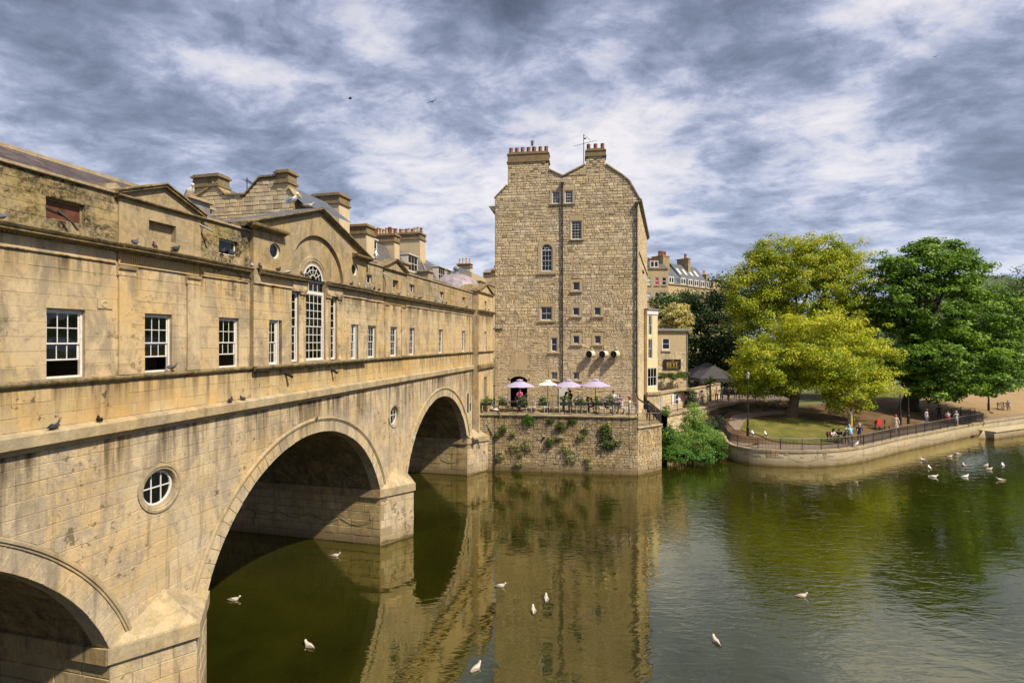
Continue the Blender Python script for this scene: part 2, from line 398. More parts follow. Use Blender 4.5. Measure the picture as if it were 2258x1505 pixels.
M['coping'] = stone_mat('coping_stone', (.42, .34, .215), (.24, .195, .13), (.07, .052, .034), (.44, .33, .18), streak=.5, blotch=.6, pit=.6, bump=.5, lichen=.25)
M['white'] = plain('white_paint', (.62, .59, .55), .5, .14, scale=14)
M['white_old'] = plain('old_white_paint', (.62, .60, .56), .55, .12, scale=30)
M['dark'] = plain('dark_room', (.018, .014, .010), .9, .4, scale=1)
M['room'] = plain('room_plaster', (.34, .28, .18), .9, .3, scale=.7)
M['iron'] = plain('black_iron', (.012, .012, .013), .45, .3, spec=.5)
M['pipe'] = plain('black_drainpipe', (.014, .013, .012), .4, .3, spec=.5)
M['rail_top'] = plain('worn_rail', (.16, .13, .115), .4, .3, spec=.5, scale=3)
M['lead'] = plain('lead_sheet', (.20, .19, .20), .5, .25, scale=3, spec=.5)
M['terracotta'] = plain('terracotta_pot', (.20, .075, .045), .8, .4, scale=6)
M['palepot'] = plain('buff_pot', (.50, .34, .20), .8, .3, scale=6)
def slate(name, c1, c2):
    t = NT(name); n = t.noise(3, 6); n2 = t.noise(40, 4)
    c = t.mix(t.ramp(n, [(.35, 0.0), (.65, 1.0)]), c1, c2)
    tn = t.math('ADD', 1.0, t.math('MULTIPLY', t.attr(), .22)); cc = t.n('ShaderNodeCombineColor'); [t.L(tn, cc.inputs[i]) for i in range(3)]
    c = t.mix(1.0, c, cc.outputs[0], 'MULTIPLY')
    g = t.noise(1.0, 6, .7, .3, v=t.map(t.pos(), (.9, 6, 1), rot=(0, 0, -.23)), off=3)
    c = t.mix(t.math('MULTIPLY', t.ramp(g, [(.60, 0.0), (.72, 1.0)]), .5), c, (.33, .31, .29))
    return t.out(c, .5, t.bump(n2, .3, .01), spec=.4)
M['slate'] = slate('purple_slate', (.055, .038, .036), (.085, .062, .060))
M['slate_blue'] = slate('blue_slate', (.06, .07, .088), (.10, .108, .125))
M['slate_grey'] = slate('grey_slate', (.075, .07, .07), (.12, .11, .105))
def glass():
    t = NT('window_glass'); g = t.n('ShaderNodeBsdfGlossy'); g.inputs['Roughness'].default_value = .02; g.inputs[0].default_value = (.9, .92, .95, 1)
    nm = t.bump(t.noise(1.7, 2), .05, .05); t.L(nm, g.inputs['Normal'])
    tr = t.n('ShaderNodeBsdfTransparent'); tr.inputs[0].default_value = (.80, .82, .80, 1)
    fr = t.n('ShaderNodeFresnel'); fr.inputs[0].default_value = 1.6
    ms = t.n('ShaderNodeMixShader'); t.L(fr.outputs[0], ms.inputs[0]); t.L(tr.outputs[0], ms.inputs[1]); t.L(g.outputs[0], ms.inputs[2])
    o = t.n('ShaderNodeOutputMaterial'); t.L(ms.outputs[0], o.inputs[0]); return t.m
M['glass'] = glass()
# ================================================================ THE BRIDGE
TH = math.atan(274 / F); ST, CT = sin(TH), cos(TH)
bridge = empty('stone_bridge', (-13.12, 0, 0), -TH, 'three-arched honey stone bridge carrying a row of shops with a central gable', 'bridge')
def fb(a, z, d): return (d, a, z)                     # a = metres along the bridge, d = out over the river
BW = Matrix.Translation((-13.12, 0, 0)) @ Matrix.Rotation(-TH, 4, 'Z')
def bw(v): return BW @ v
def fbd(o): return lambda a, z, d: (d + o, a, z)

ARC = [dict(c=7.8, r=5.55), dict(c=21.92, r=5.54), dict(c=36.15, r=5.45)]
for A in ARC: A['h'] = 3.9; A['zs'] = 2.82; A['rad'] = (A['r'] ** 2 + A['h'] ** 2) / (2 * A['h']); A['zc'] = A['zs'] + A['h'] - A['rad']; A['ang'] = math.asin((A['zs'] - A['zc']) / A['rad'])
def arch_poly(A, off=0.0, n=40, zb=-1.5):
    r = A['rad'] + off; z = A['zs']; h = math.sqrt(r * r - (z - A['zc']) ** 2); a0 = math.asin((z - A['zc']) / r)
    pts = arc(A['c'], A['zc'], r, a0, pi - a0, n)
    return [(A['c'] - h, zb), (A['c'] + h, zb)] + pts
windows = [(8.6, 9.42), (11.93, 12.77), (14.32, 15.16), (16.86, 17.71), (18.98, 19.66), (24.43, 25.06), (26.2, 27.02), (28.62, 29.43), (31.02, 31.78), (35.65, 36.41), (40.39, 41.14)]
WZ0, WZ1 = 9.62, 11.22
oculi = [(14.77, 6.44, .50), (29.06, 6.42, .50)]
end_slit = (41.55, 42.0, 5.1, 6.6)

# -- lower wall with the arch rings
mb = MB()
low_holes = [arch_poly(A) for A in ARC] + [circ(c, z, r) for c, z, r in oculi]
low_out = [(5, -1.5), (42.95, -1.5), (42.95, 8.2), (5, 8.2)]
wall_sheet(mb, low_out, low_holes, -.012, fb)
for c, z, r in oculi: reveal(mb, circ(c, z, r), -.012, -.22, fb)
mb.build('spandrel_wall', M['lower_joint'], bridge)
rg = random.Random(11)
ring = .46
hol = [arch_poly(A, ring + .16) for A in ARC] + [circ(c, z, r + .16) for c, z, r in oculi]
pc = stones(rows_between([-.9, 2.46], .38, rg) + rows_between([2.46, 2.86, 8.12], .36, rg), 6.5, 42.9, hol, .85, lambda a, z, d: fb(a, z, d - .012), gap=.004, ch=.009, proud=.018, rg=rg, tone=.9)
lay(pc, 'stone_block', M['spandrel'], bridge, bw, 240, 'stone_courses')
# voussoirs and the moulded archivolt
for ai, A in enumerate(ARC):
    n = 37; a0 = A['ang']; r0 = A['rad']
    rest = MB(); da = (pi - 2 * a0) / n
    for i in range(n):
        t0, t1 = a0 + da * i + .0009, a0 + da * (i + 1) - .0009
        pr = .012 + rg.uniform(0, .016); rr0, rr1 = r0 - rg.uniform(0, .01), r0 + ring
        q = [(A['c'] + r * cos(t), A['zc'] + r * sin(t)) for r, t in ((rr0, t0), (rr0, t1), (rr1, t1), (rr1, t0))]
        m = MB() if ai < 2 else rest
        P = [fb(a, z, -.5) for a, z in q] + [fb(a, z, pr - .01) for a, z in q]
        cx, cz = sum(p[0] for p in q) / 4, sum(p[1] for p in q) / 4
        P += [fb(a + (cx - a) * .035, z + (cz - z) * .035, pr) for a, z in q]
        m.add(P, [(8, 9, 10, 11)] + [(i0 + k, i0 + (k + 1) % 4, i0 + 4 + (k + 1) % 4, i0 + 4 + k) for i0 in (0, 4) for k in range(4)], rg.gauss(0, .8))
        if ai < 2 and bw(Vector(P[4])).y > 2.5: m.build('voussoir', M['spandrel'], bridge)
    if ai == 2:
        rest.build('voussoir_ring', M['spandrel'], bridge, kind='stuff')
    m = MB(); prof = [(0.0, 0.0), (.05, .0), (.05, .045), (.085, .06), (.085, .12), (.06, .15), (.0, .16)]
    k = 64; N = len(prof); P = []
    hh = a0 - .02
    for j in range(k + 1):
        t = hh + (pi - 2 * hh) * j / k
        P += [fb(A['c'] + (r0 + ring + y) * cos(t), A['zc'] + (r0 + ring + y) * sin(t), d) for d, y in prof]
    m.add(P, [(j * N + i, j * N + i + 1, (j + 1) * N + i + 1, (j + 1) * N + i) for j in range(k) for i in range(N - 1)])
    m.build('archivolt_moulding', M['coping'], bridge)

# -- vaults, pier sides and imposts
DEP = 13.5
mb = MB(); pieces = []
for A in ARC:
    a0 = A['ang']; r0 = A['rad']; k = 24
    pl = [(A['c'] - A['r'], -1.5)] + arc(A['c'], A['zc'], r0 + .03, pi - a0, a0, k) + [(A['c'] + A['r'], -1.5)]
    pl[0] = (A['c'] - A['r'] - .02, -1.5); pl[-1] = (A['c'] + A['r'] + .02, -1.5)
    for p, q in zip(pl, pl[1:]): mb.quad(fb(*p, -.02), fb(*q, -.02), fb(*q, -DEP), fb(*p, -DEP))
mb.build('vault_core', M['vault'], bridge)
rg = random.Random(5)
for ai, A in enumerate(ARC):
    a0 = A['ang']; r0 = A['rad']; arl = r0 * (pi - 2 * a0)
    def fv(a, z, d, A=A, r0=r0, a0=a0):               # a = depth into the bridge, z = distance along the vault curve
        t = a0 + z / r0; r = r0 - d + .03; return (-a, A['c'] + r * cos(t), A['zc'] + r * sin(t))
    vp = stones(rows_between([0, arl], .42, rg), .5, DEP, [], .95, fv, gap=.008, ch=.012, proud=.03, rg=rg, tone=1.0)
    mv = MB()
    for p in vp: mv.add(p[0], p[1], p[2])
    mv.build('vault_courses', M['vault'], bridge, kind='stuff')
    def fj(a, z, d, A=A): return (-a, A['c'] + A['r'] + .02 - d, z)
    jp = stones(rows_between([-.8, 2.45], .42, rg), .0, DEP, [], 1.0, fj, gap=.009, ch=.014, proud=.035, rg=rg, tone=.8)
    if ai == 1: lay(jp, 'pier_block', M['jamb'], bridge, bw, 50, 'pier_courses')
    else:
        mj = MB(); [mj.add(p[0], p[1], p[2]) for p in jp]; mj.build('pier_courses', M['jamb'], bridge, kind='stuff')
    m = MB()
    m.box(-DEP, -.0, A['c'] + A['r'] - .09, A['c'] + A['r'] + .03, 2.44, 2.84)
    m.build('impost_course', M['moulding'], bridge)
# back wall of the bridge and the roadway slab above the vaults
mb = MB(); wall_sheet(mb, [(5, -1.5), (48, -1.5), (48, 8.2), (5, 8.2)], [arch_poly(A) for A in ARC], -DEP, fb)
mb.box(-DEP, -.05, 4.9, 48, 8.19, 8.3)
mb.build('rear_spandrel', M['mortar'], bridge)

# -- cutwaters
rg = random.Random(21)
for pi_, (s0, s1) in enumerate(((13.36, 16.36), (27.48, 30.68), (41.62, 45.4))):
    sn = (s0 + s1) / 2; on = 1.12
    cw = MB(); body = [(0, s0), (on, sn), (0, s1)]
    def tri(m, pts, z0, z1, peak=None, tone=0):
        n = len(pts); P = [(x, y, z0) for x, y in pts] + ([(x, y, z1) for x, y in pts] if not peak else [])
        if peak: m.add(P + [peak], [(i, (i + 1) % n, n) for i in range(n)], tone)
        else: m.add(P, [(i, (i + 1) % n, (i + 1) % n + n, i + n) for i in range(n)] + [tuple(range(n)), tuple(range(n, 2 * n))], tone)
    tri(cw, [(0, s0), (on - .03, sn), (0, s1)], -1.5, 2.46)
    core = cw.build('cutwater', M['mortar'], bridge)
    if pi_ == 2: tag(core, 'far abutment running into the terrace wall')
    ln = math.hypot(on, sn - s0)
    for sgn in (0, 1):
        pa, pb = ((0, s0), (on, sn)) if sgn == 0 else ((on, sn), (0, s1))
        dx, dy = (pb[0] - pa[0]) / ln, (pb[1] - pa[1]) / ln; nx, ny = (dy, -dx)
        def fc(a, z, d): return (pa[0] + dx * a + nx * (d - .02), pa[1] + dy * a + ny * (d - .02), z)
        st = stones(rows_between([-.8, 2.46], .41, rg), 0, ln, [], .8, fc, gap=.006, ch=.012, proud=.03, rg=rg, tone=.8)
        for p in st:
            m = MB(); m.add(p[0], p[1], p[2]); m.build('block', M['spandrel'], core)
    cap = MB(); tri(cap, [(0, s0 - .07), (.04, s0 - .09), (on + .12, sn), (.04, s1 + .09), (0, s1 + .07)], 2.46, 2.84)
    tri(cap, [(0.0, s0), (on + .02, sn), (0, s1)], 2.845, 0, (.02, sn, 3.62), tone=.5)
    cap.build('cutwater_cap', M['coping'], bridge)

# -- oculi in the spandrels
def ring_mould(mb, c, z, prof, fr, n=36, t0=0, t1=2 * pi):
    N = len(prof); P = []
    for j in range(n + 1):
        t = t0 + (t1 - t0) * j / n
        P += [fr(c + r * cos(t), z + r * sin(t), d) for d, r in prof]
    mb.add(P, [(j * N + i, j * N + i + 1, (j + 1) * N + i + 1, (j + 1) * N + i) for j in range(n) for i in range(N - 1)])
def bar(mb, p, q, w, d0, d1, fr):
    p, q = Vector(p), Vector(q); t = (q - p).normalized(); nn = Vector((-t.y, t.x)) * w / 2
    mb.prism([tuple(p - nn), tuple(q - nn), tuple(q + nn), tuple(p + nn)], d0, d1, fr)
for c, z, r in oculi:
    m = MB(); ring_mould(m, c, z, [(0, r + .165), (.035, r + .16), (.045, r + .09), (.02, r + .07), (.02, r + .02), (-.02, r), (-.2, r)], fb)
    m.build('oculus_surround', M['coping'], bridge, smooth=False)
    w = MB(); ring_mould(w, c, z, [(-.2, r + .01), (-.13, r), (-.11, r - .03), (-.11, r - .075), (-.15, r - .08)], fb)
    for dx in (-.15, .15):
        h = math.sqrt((r - .07) ** 2 - dx * dx); bar(w, (c + dx, z - h), (c + dx, z + h), .03, -.17, -.135, fb)
    bar(w, (c - r + .07, z + .02), (c + r - .07, z + .02), .03, -.17, -.133, fb)
    wo = w.build('round_window', M['white_old'], bridge)
    g = MB(); g.add([fb(a, zz, -.155) for a, zz in circ(c, z, r - .05)], [tuple(range(24))]); g.build('pane', M['glass'], wo)
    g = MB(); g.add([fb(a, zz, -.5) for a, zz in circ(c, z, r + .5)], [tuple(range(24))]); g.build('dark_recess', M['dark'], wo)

# -- fascia and sill courses
m = MB()
fprof = [(0, 8.06), (.06, 8.08), (.08, 8.14), (.17, 8.2), (.2, 8.22), (.2, 8.46), (.17, 8.5), (.0, 8.56)]
m.mould(fprof, 5, 23.96, fb); m.mould([(d - .03, z) for d, z in fprof], 23.96, 42.95, fb)
m.build('fascia_course', M['coping'], bridge)
m = MB(); sprof = [(0, 9.44), (.05, 9.45), (.06, 9.5), (.11, 9.52), (.13, 9.56), (.13, 9.6), (.0, 9.625)]
m.mould(sprof, 5, 18.2, fb); m.mould(sprof, 18.2, 25.8, fbd(.15)); m.mould(sprof, 25.8, 42.95, fb)
m.build('sill_course', M['cornice_top'], bridge)

# -- storey wall: plain bays, central projection
def block_wall(a0, a1, o, z0, z1, holes, zrows, mat, length=.8, limit=60, name='stone_block', tone=.8, top=None):
    mb = MB(); fr = fbd(o); outer = top or rect(a0, a1, z0, z1)
    wall_sheet(mb, outer, holes, -.008, fr)
    for h in holes: reveal(mb, h, -.008, -.16, fr)
    mb.build('facade_wall', M['ashlar'] if mat is not M['attic'] and mat is not M['attic_lichen'] else mat, bridge)
    if zrows:
        pc = stones(zrows, a0, a1, holes, length, lambda a, z, d: fr(a, z, d - .008), gap=.003, ch=.004, proud=.012, rg=rg, tone=tone)
        lay(pc, name, mat, bridge, bw, limit, 'stone_courses')
whole = [rect(a, b, WZ0, WZ1) for a, b in windows]
ROWS = rows_between([9.62, WZ1, 12.43], .32, rg)
block_wall(5, 18.2, 0, 9.6, 12.76, [h for h in whole if h[0][0] < 18.2], ROWS, M['ashlar'], 1.0, 60)
block_wall(25.8, 42.95, 0, 9.6, 12.76, [h for h in whole if h[0][0] > 25.8], ROWS, M['ashlar'], 1.0, 20)
block_wall(5, 23.96, .03, 8.5, 9.46, [], rows_between([8.56, 9.44], .3, rg), M['plinth'], .9, 50)
block_wall(23.96, 42.95, .0, 8.5, 9.46, [], rows_between([8.56, 9.44], .3, rg), M['plinth'], .9, 10)
# central bay: venetian opening, blind arch, gable
CZ = 12.45
ven_l, ven_m, ven_r = rect(20.22, 20.66, 9.64, 12.38), None, rect(22.80, 23.28, 9.64, 12.38)
vc, vr, vz = 21.75, .66, 12.9
ven_m = [(vc - vr, 9.66), (vc + vr, 9.66)] + arc(vc, vz, vr, 0, pi, 18)
upoc = [(19.3, 13.71, .285), (24.75, 13.76, .285)]
ba_c, ba_r, ba_z = 21.95, 1.82, 12.93
big_arch = arc(ba_c, ba_z, ba_r, 0, pi, 30)
gable = [(18.2, 9.6), (25.8, 9.6), (25.8, 14.42), (22.0, 15.76), (18.2, 14.42)]
cen = [rect(*windows[4], WZ0, WZ1), rect(*windows[5], WZ0, WZ1), ven_l, ven_m, ven_r] + [circ(*q) for q in upoc]
mb = MB(); fr = fbd(.15)
# below the cornice
lowc = [h if h is not ven_m else rect(vc - vr, vc + vr, 9.66, 12.93) for h in cen[:5]]
wall_sheet(mb, rect(18.2, 25.8, 9.6, 12.93), lowc, -.008, fr)
# above it, with the blind arch cut out and set back
up_half = [(vc + vr, 12.93)] + arc(vc, vz + .03, vr, 0, pi, 18)
wall_sheet(mb, [(18.2, 12.93), (25.8, 12.93), (25.8, 14.42), (22.0, 15.76), (18.2, 14.42)], [big_arch] + [circ(*q) for q in upoc], -.008, fr)
wall_sheet(mb, [(ba_c - ba_r, 12.93), (ba_c + ba_r, 12.93)] + arc(ba_c, ba_z, ba_r, 0, pi, 30), [arc(vc, vz + .03, vr, 0, pi, 18)], -.14, fr)
reveal(mb, big_arch, -.008, -.14, fr)
for h in lowc: reveal(mb, h, -.008, -.16, fr, skip_bottom=False)
reveal(mb, arc(vc, vz + .03, vr, 0, pi, 18), -.14, -.3, fr)
for q in upoc: reveal(mb, circ(*q), -.008, -.2, fr)
mb.quad(fb(18.2, 9.6, 0), fb(18.2, 9.6, .15), fb(18.2, 14.5, .15), fb(18.2, 14.5, 0)); mb.quad(fb(25.8, 9.6, 0), fb(25.8, 9.6, .15), fb(25.8, 14.5, .15), fb(25.8, 14.5, 0))
mb.build('gable_wall', M['attic'], bridge)
pc = stones(rows_between([9.62, WZ1, 12.43], .32, rg), 18.2, 25.8, lowc, 1.0, lambda a, z, d: fr(a, z, d - .008), gap=.003, ch=.004, proud=.012, rg=rg, tone=.8)
lay(pc, 'stone_block', M['ashlar'], bridge, bw, 40, 'stone_courses')
# archivolt of the venetian window
m = MB(); ring_mould(m, vc, vz + .03, [(0, vr + .32), (.04, vr + .3), (.05, vr + .22), (.03, vr + .2), (.05, vr + .17), (.05, vr + .1), (.02, vr + .07), (.02, vr)], lambda a, z, d: fr(a, z, d - .14), 30, 0, pi)
m.build('arch_moulding', M['attic'], bridge)
# columns of the venetian window
for cs in (20.85, 22.58, 23.47, 20.03):
    if cs == 20.03: continue
    m = MB(); r = .135
    m.lathe((.05, cs, 0), [(r * 1.35, 9.63), (r * 1.35, 9.71), (r * 1.2, 9.73), (r * 1.05, 9.78), (r, 9.82), (r * .97, 10.8), (r * .86, 12.08), (r * .86, 12.12), (r * 1.05, 12.14), (r * .88, 12.17), (r * .88, 12.24), (r * 1.15, 12.28)], 16)
    m.box(.05 - r * 1.25, .05 + r * 1.25, cs - r * 1.25, cs + r * 1.25, 12.28, 12.36)
    m.build('column', M['ashlar'], bridge, smooth=False)
# entablature blocks over the columns
m = MB()
for a0, a1 in ((20.2, 21.06), (22.44, 23.62)): m.box(-.05, .24, a0, a1, 12.37, 12.74)
m.build('entablature', M['ashlar'], bridge)

# -- attic storey above the cornice
AR = [rect(11.92, 12.77, 13.22, 13.71), rect(14.39, 15.24, 13.26, 13.73), rect(16.86, 17.65, 13.24, 13.72), rect(25.94, 26.65, 13.31, 13.73), rect(28.8, 29.5, 13.31, 13.76), rect(31.02, 31.72, 13.31, 13.77), rect(35.82, 36.58, 13.33, 13.77), rect(40.45, 41.15, 13.33, 13.77)]
at_rows = rows_between([12.94, 13.23, 13.72, 14.16], .27, rg)
block_wall(5, 18.2, 0, 12.74, 14.18, AR[:3], at_rows, M['attic_lichen'], 1.1, 40)
block_wall(25.8, 42.95, 0, 12.74, 14.3, AR[3:], rows_between([12.94, 13.32, 13.765, 14.28], .3, rg), M['attic'], 1.1, 10)
for i, h in enumerate(AR):
    a0, a1, z0, z1 = h[0][0], h[1][0], h[0][1], h[2][1]
    if i in (1, 4):
        m = MB(); m.quad(fb(a0, z0, -.12), fb(a1, z0, -.12), fb(a1, z1, -.12), fb(a0, z1, -.12)); m.build('blind_panel', M['attic'], bridge)
    else:
        w = MB(); d = -.15
        for p, q in (((a0, z0 + .02), (a1, z0 + .02)), ((a0, z1 - .02), (a1, z1 - .02)), ((a0 + .02, z0), (a0 + .02, z1)), ((a1 - .02, z0), (a1 - .02, z1))): bar(w, p, q, .045, d, d + .04, fb)
        if i not in (0, 2): bar(w, ((a0 + a1) / 2, z0), ((a0 + a1) / 2, z1), .045, d, d + .035, fb)
        wo = w.build('attic_window', M['white_old'] if i else M['moulding'], bridge)
        g = MB(); g.quad(fb(a0, z0, d + .01), fb(a1, z0, d + .01), fb(a1, z1, d + .01), fb(a0, z1, d + .01)); g.build('pane', M['glass'] if i else plain('rust_board', (.10, .035, .02), .6, .5, scale=4), wo)
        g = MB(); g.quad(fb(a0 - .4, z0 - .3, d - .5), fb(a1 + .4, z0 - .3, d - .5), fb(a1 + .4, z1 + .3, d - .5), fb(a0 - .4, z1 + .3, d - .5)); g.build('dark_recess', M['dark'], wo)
# broken window boards hanging from the attic recess
m = MB()
m.add([fb(11.9, 13.46, .02), fb(12.28, 13.33, .1), fb(12.3, 13.29, .1), fb(11.92, 13.40, .02), fb(11.9, 13.46, -.03), fb(12.28, 13.33, .06), fb(12.3, 13.29, .06), fb(11.92, 13.40, -.03)], [(0, 1, 2, 3), (4, 5, 6, 7), (0, 1, 5, 4), (3, 2, 6, 7), (1, 2, 6, 5), (0, 3, 7, 4)])
m.build('broken_board', M['dark'], bridge)
m = MB(); m.tube([fb(12.12, 13.42, .06), fb(12.32, 13.2, .2), fb(12.4, 13.02, .27)], .03, 6); m.build('waste_pipe', M['pipe'], bridge)
for s_ in (16.05, 27.7, 34.2):
    m = MB(); m.tube([fb(s_, 13.98, .0), fb(s_ + .12, 13.86, .22), fb(s_ + .18, 13.78, .36)], .035, 6); m.build('water_spout', M['lead'], bridge)

# pavilions: slightly forward panels with pilasters
for a0, a1, pz in ((13.56, 16.05, 14.71), (27.92, 30.33, 14.8)):
    m = MB(); m.prism([(a0, 12.93), (a1, 12.93), (a1, 14.12), (a0, 14.12)], -.0, .035, fb, back=False) if False else None
    pm = MB()
    for b0 in (a0, a1 - .42):
        b1 = b0 + .42
        pm.box(0, .06, b0, b1, 9.63, 12.2); pm.box(0, .10, b0 - .05, b1 + .05, 9.63, 9.72); pm.box(0, .08, b0 - .02, b1 + .02, 9.72, 9.77)
        pm.mould([(0, 12.14), (.07, 12.15), (.07, 12.19), (.06, 12.2), (.06, 12.28), (.1, 12.31), (.11, 12.33), (.13, 12.40), (0, 12.405)], b0 - .03, b1 + .03, fb)
        o = pm.build('pilaster', M['ashlar'], bridge); pm = MB()
    # frieze of upright flutes
    fm = MB(); x = a0 + .02
    while x < a1 - .04: fm.box(.04, .075, x, x + .028, 12.5, 12.71); x += .052
    fm.box(0, .045, a0, a1, 12.43, 12.74)
    fm.build('fluted_frieze', M['plinth'], bridge, kind='stuff')
fm = MB(); x = 16.12
while x < 18.1: fm.box(.03, .06, x, x + .028, 12.5, 12.71); x += .052
fm.build('fluted_frieze', M['plinth'], bridge, kind='stuff')
for b0 in (42.1, ): 
    m = MB(); m.box(0, .05, b0, b0 + .4, 9.63, 12.35); m.build('pilaster', M['ashlar'], bridge)

# main cornice and small architrave line
cprof = [(0, 12.72), (.06, 12.73), (.08, 12.77), (.2, 12.79), (.24, 12.80), (.24, 12.85), (.27, 12.86), (.3, 12.91), (.3, 12.935), (.0, 12.96)]
aprof = [(0, 12.42), (.03, 12.425), (.045, 12.44), (.045, 12.475), (.02, 12.48), (.02, 12.73)]
m = MB()
m.mould(cprof, 5, 13.5, fb); m.mould(cprof, 13.5, 16.1, fbd(.06)); m.mould(cprof, 16.1, 18.1, fb)
m.mould(cprof, 18.45, 21.02, fbd(.15)); m.mould(cprof, 22.42, 25.86, fbd(.15)); m.mould(cprof, 25.86, 27.86, fb); m.mould(cprof, 27.86, 30.4, fbd(.06)); m.mould(cprof, 30.4, 42.95, fb)
m.build('cornice', M['cornice_top'], bridge)
for a0, a1, o_ in ((5, 13.5, 0), (16.1, 18.1, 0), (18.2, 20.2, .15), (23.62, 25.8, .15), (25.8, 27.86, 0), (30.4, 42.95, 0)):
    m = MB(); m.mould(aprof, a0, a1, fbd(o_)); m.build('architrave', M['ashlar'], bridge)
m = MB(); x = 6.0
while x < 42.8:
    if not (18.1 < x < 25.9): m.box(.05, .12, x, x + .045, 12.745, 12.785)
    x += .09
m.build('dentil_row', M['moulding'], bridge, kind='stuff')
# parapet coping
m = MB(); kp = [(-.3, 14.17), (.05, 14.17), (.07, 14.19), (.07, 14.25), (-.3, 14.28)]
m.mould(kp, 5, 13.45, fb); m.mould(kp, 16.15, 18.2, fb); m.mould([(d, z + .1) for d, z in kp], 25.8, 27.8, fb); m.mould([(d, z + .1) for d, z in kp], 30.45, 42.95, fb)
m.build('parapet_coping', M['coping'], bridge)
# small pediments
for a0, a1, zb, za in ((13.44, 16.22, 14.12, 14.73), (27.7, 30.6, 14.2, 14.82)):
    c = (a0 + a1) / 2; m = MB()
    m.prism([(a0 + .1, 12.94), (a1 - .1, 12.94), (a1 - .1, zb), (a0 + .1, zb)], -.0, .045, fb, back=False)
    h = AR[1] if a0 < 20 else AR[4]
    m = MB(); wall_sheet(m, [(a0 + .12, 12.94), (a1 - .12, 12.94), (a1 - .12, zb), (a0 + .12, zb)], [h], .05, fb); reveal(m, h, .05, -.01, fb)
    m.quad(fb(a0 + .12, 12.94, 0), fb(a0 + .12, 12.94, .05), fb(a0 + .12, zb, .05), fb(a0 + .12, zb, 0))
    m.prism([(a0 + .02, zb - .02), (a1 - .02, zb - .02), (a1 - .02, zb + .05), (c, za + .02), (a0 + .02, zb + .05)], -.4, .05, fb)
    m.build('pediment_wall', M['attic'], bridge)
    m = MB(); m.mould([(0, zb - .02), (.1, zb), (.13, zb + .03), (.16, zb + .035), (.16, zb + .07), (0, zb + .08)], a0 + .04, a1 - .04, fb)
    for s0, s1 in ((a0, c), (c, a1)):
        z0, z1 = (zb + .06, za) if s0 == a0 else (za, zb + .06)
        m.prism([(s0, z0), (s1, z1), (s1, z1 + .07), (s0, z0 + .07)], -.6, .16, fb); m.prism([(s0, z0 + .072), (s1, z1 + .072), (s1, z1 + .11), (s0, z0 + .11)], -.6, .2, fb)
    m.build('pediment_cornice', M['cornice_top'], bridge)
# main gable mouldings
m = MB()
for s0, z0, s1, z1 in ((17.7, 14.38, 22.0, 15.86), (22.0, 15.86, 26.1, 14.42)):
    for o0, o1, dd in ((-.11, -.06, .24), (-.058, .0, .31), (.002, .05, .36)):
        m.prism([(s0, z0 + o0), (s1, z1 + o0), (s1, z1 + o1), (s0, z0 + o1)], -.3, dd, fb)
m.mould([(0, 14.28), (.1, 14.3), (.14, 14.34), (.26, 14.36), (.28, 14.42), (.28, 14.45), (0, 14.5)], 17.95, 19.75, fbd(.15)); m.mould([(0, 14.28), (.1, 14.3), (.14, 14.34), (.26, 14.36), (.28, 14.42), (.28, 14.45), (0, 14.5)], 24.5, 26.05, fbd(.15))
m.build('gable_cornice', M['cornice_top'], bridge)
for c, z, r in upoc:
    w = MB(); ring_mould(w, c, z, [(-.1, r + .01), (-.08, r), (-.08, r - .05), (-.14, r - .055)], fr, 24)
    wo = w.build('round_window', M['white'], bridge)
    g = MB(); g.add([fr(a, zz, -.12) for a, zz in circ(c, z, r - .03)], [tuple(range(24))]); g.build('pane', M['glass'], wo)
    g = MB(); g.add([fr(a, zz, -.4) for a, zz in circ(c, z, r + .3)], [tuple(range(24))]); g.build('dark_recess', M['dark'], wo)

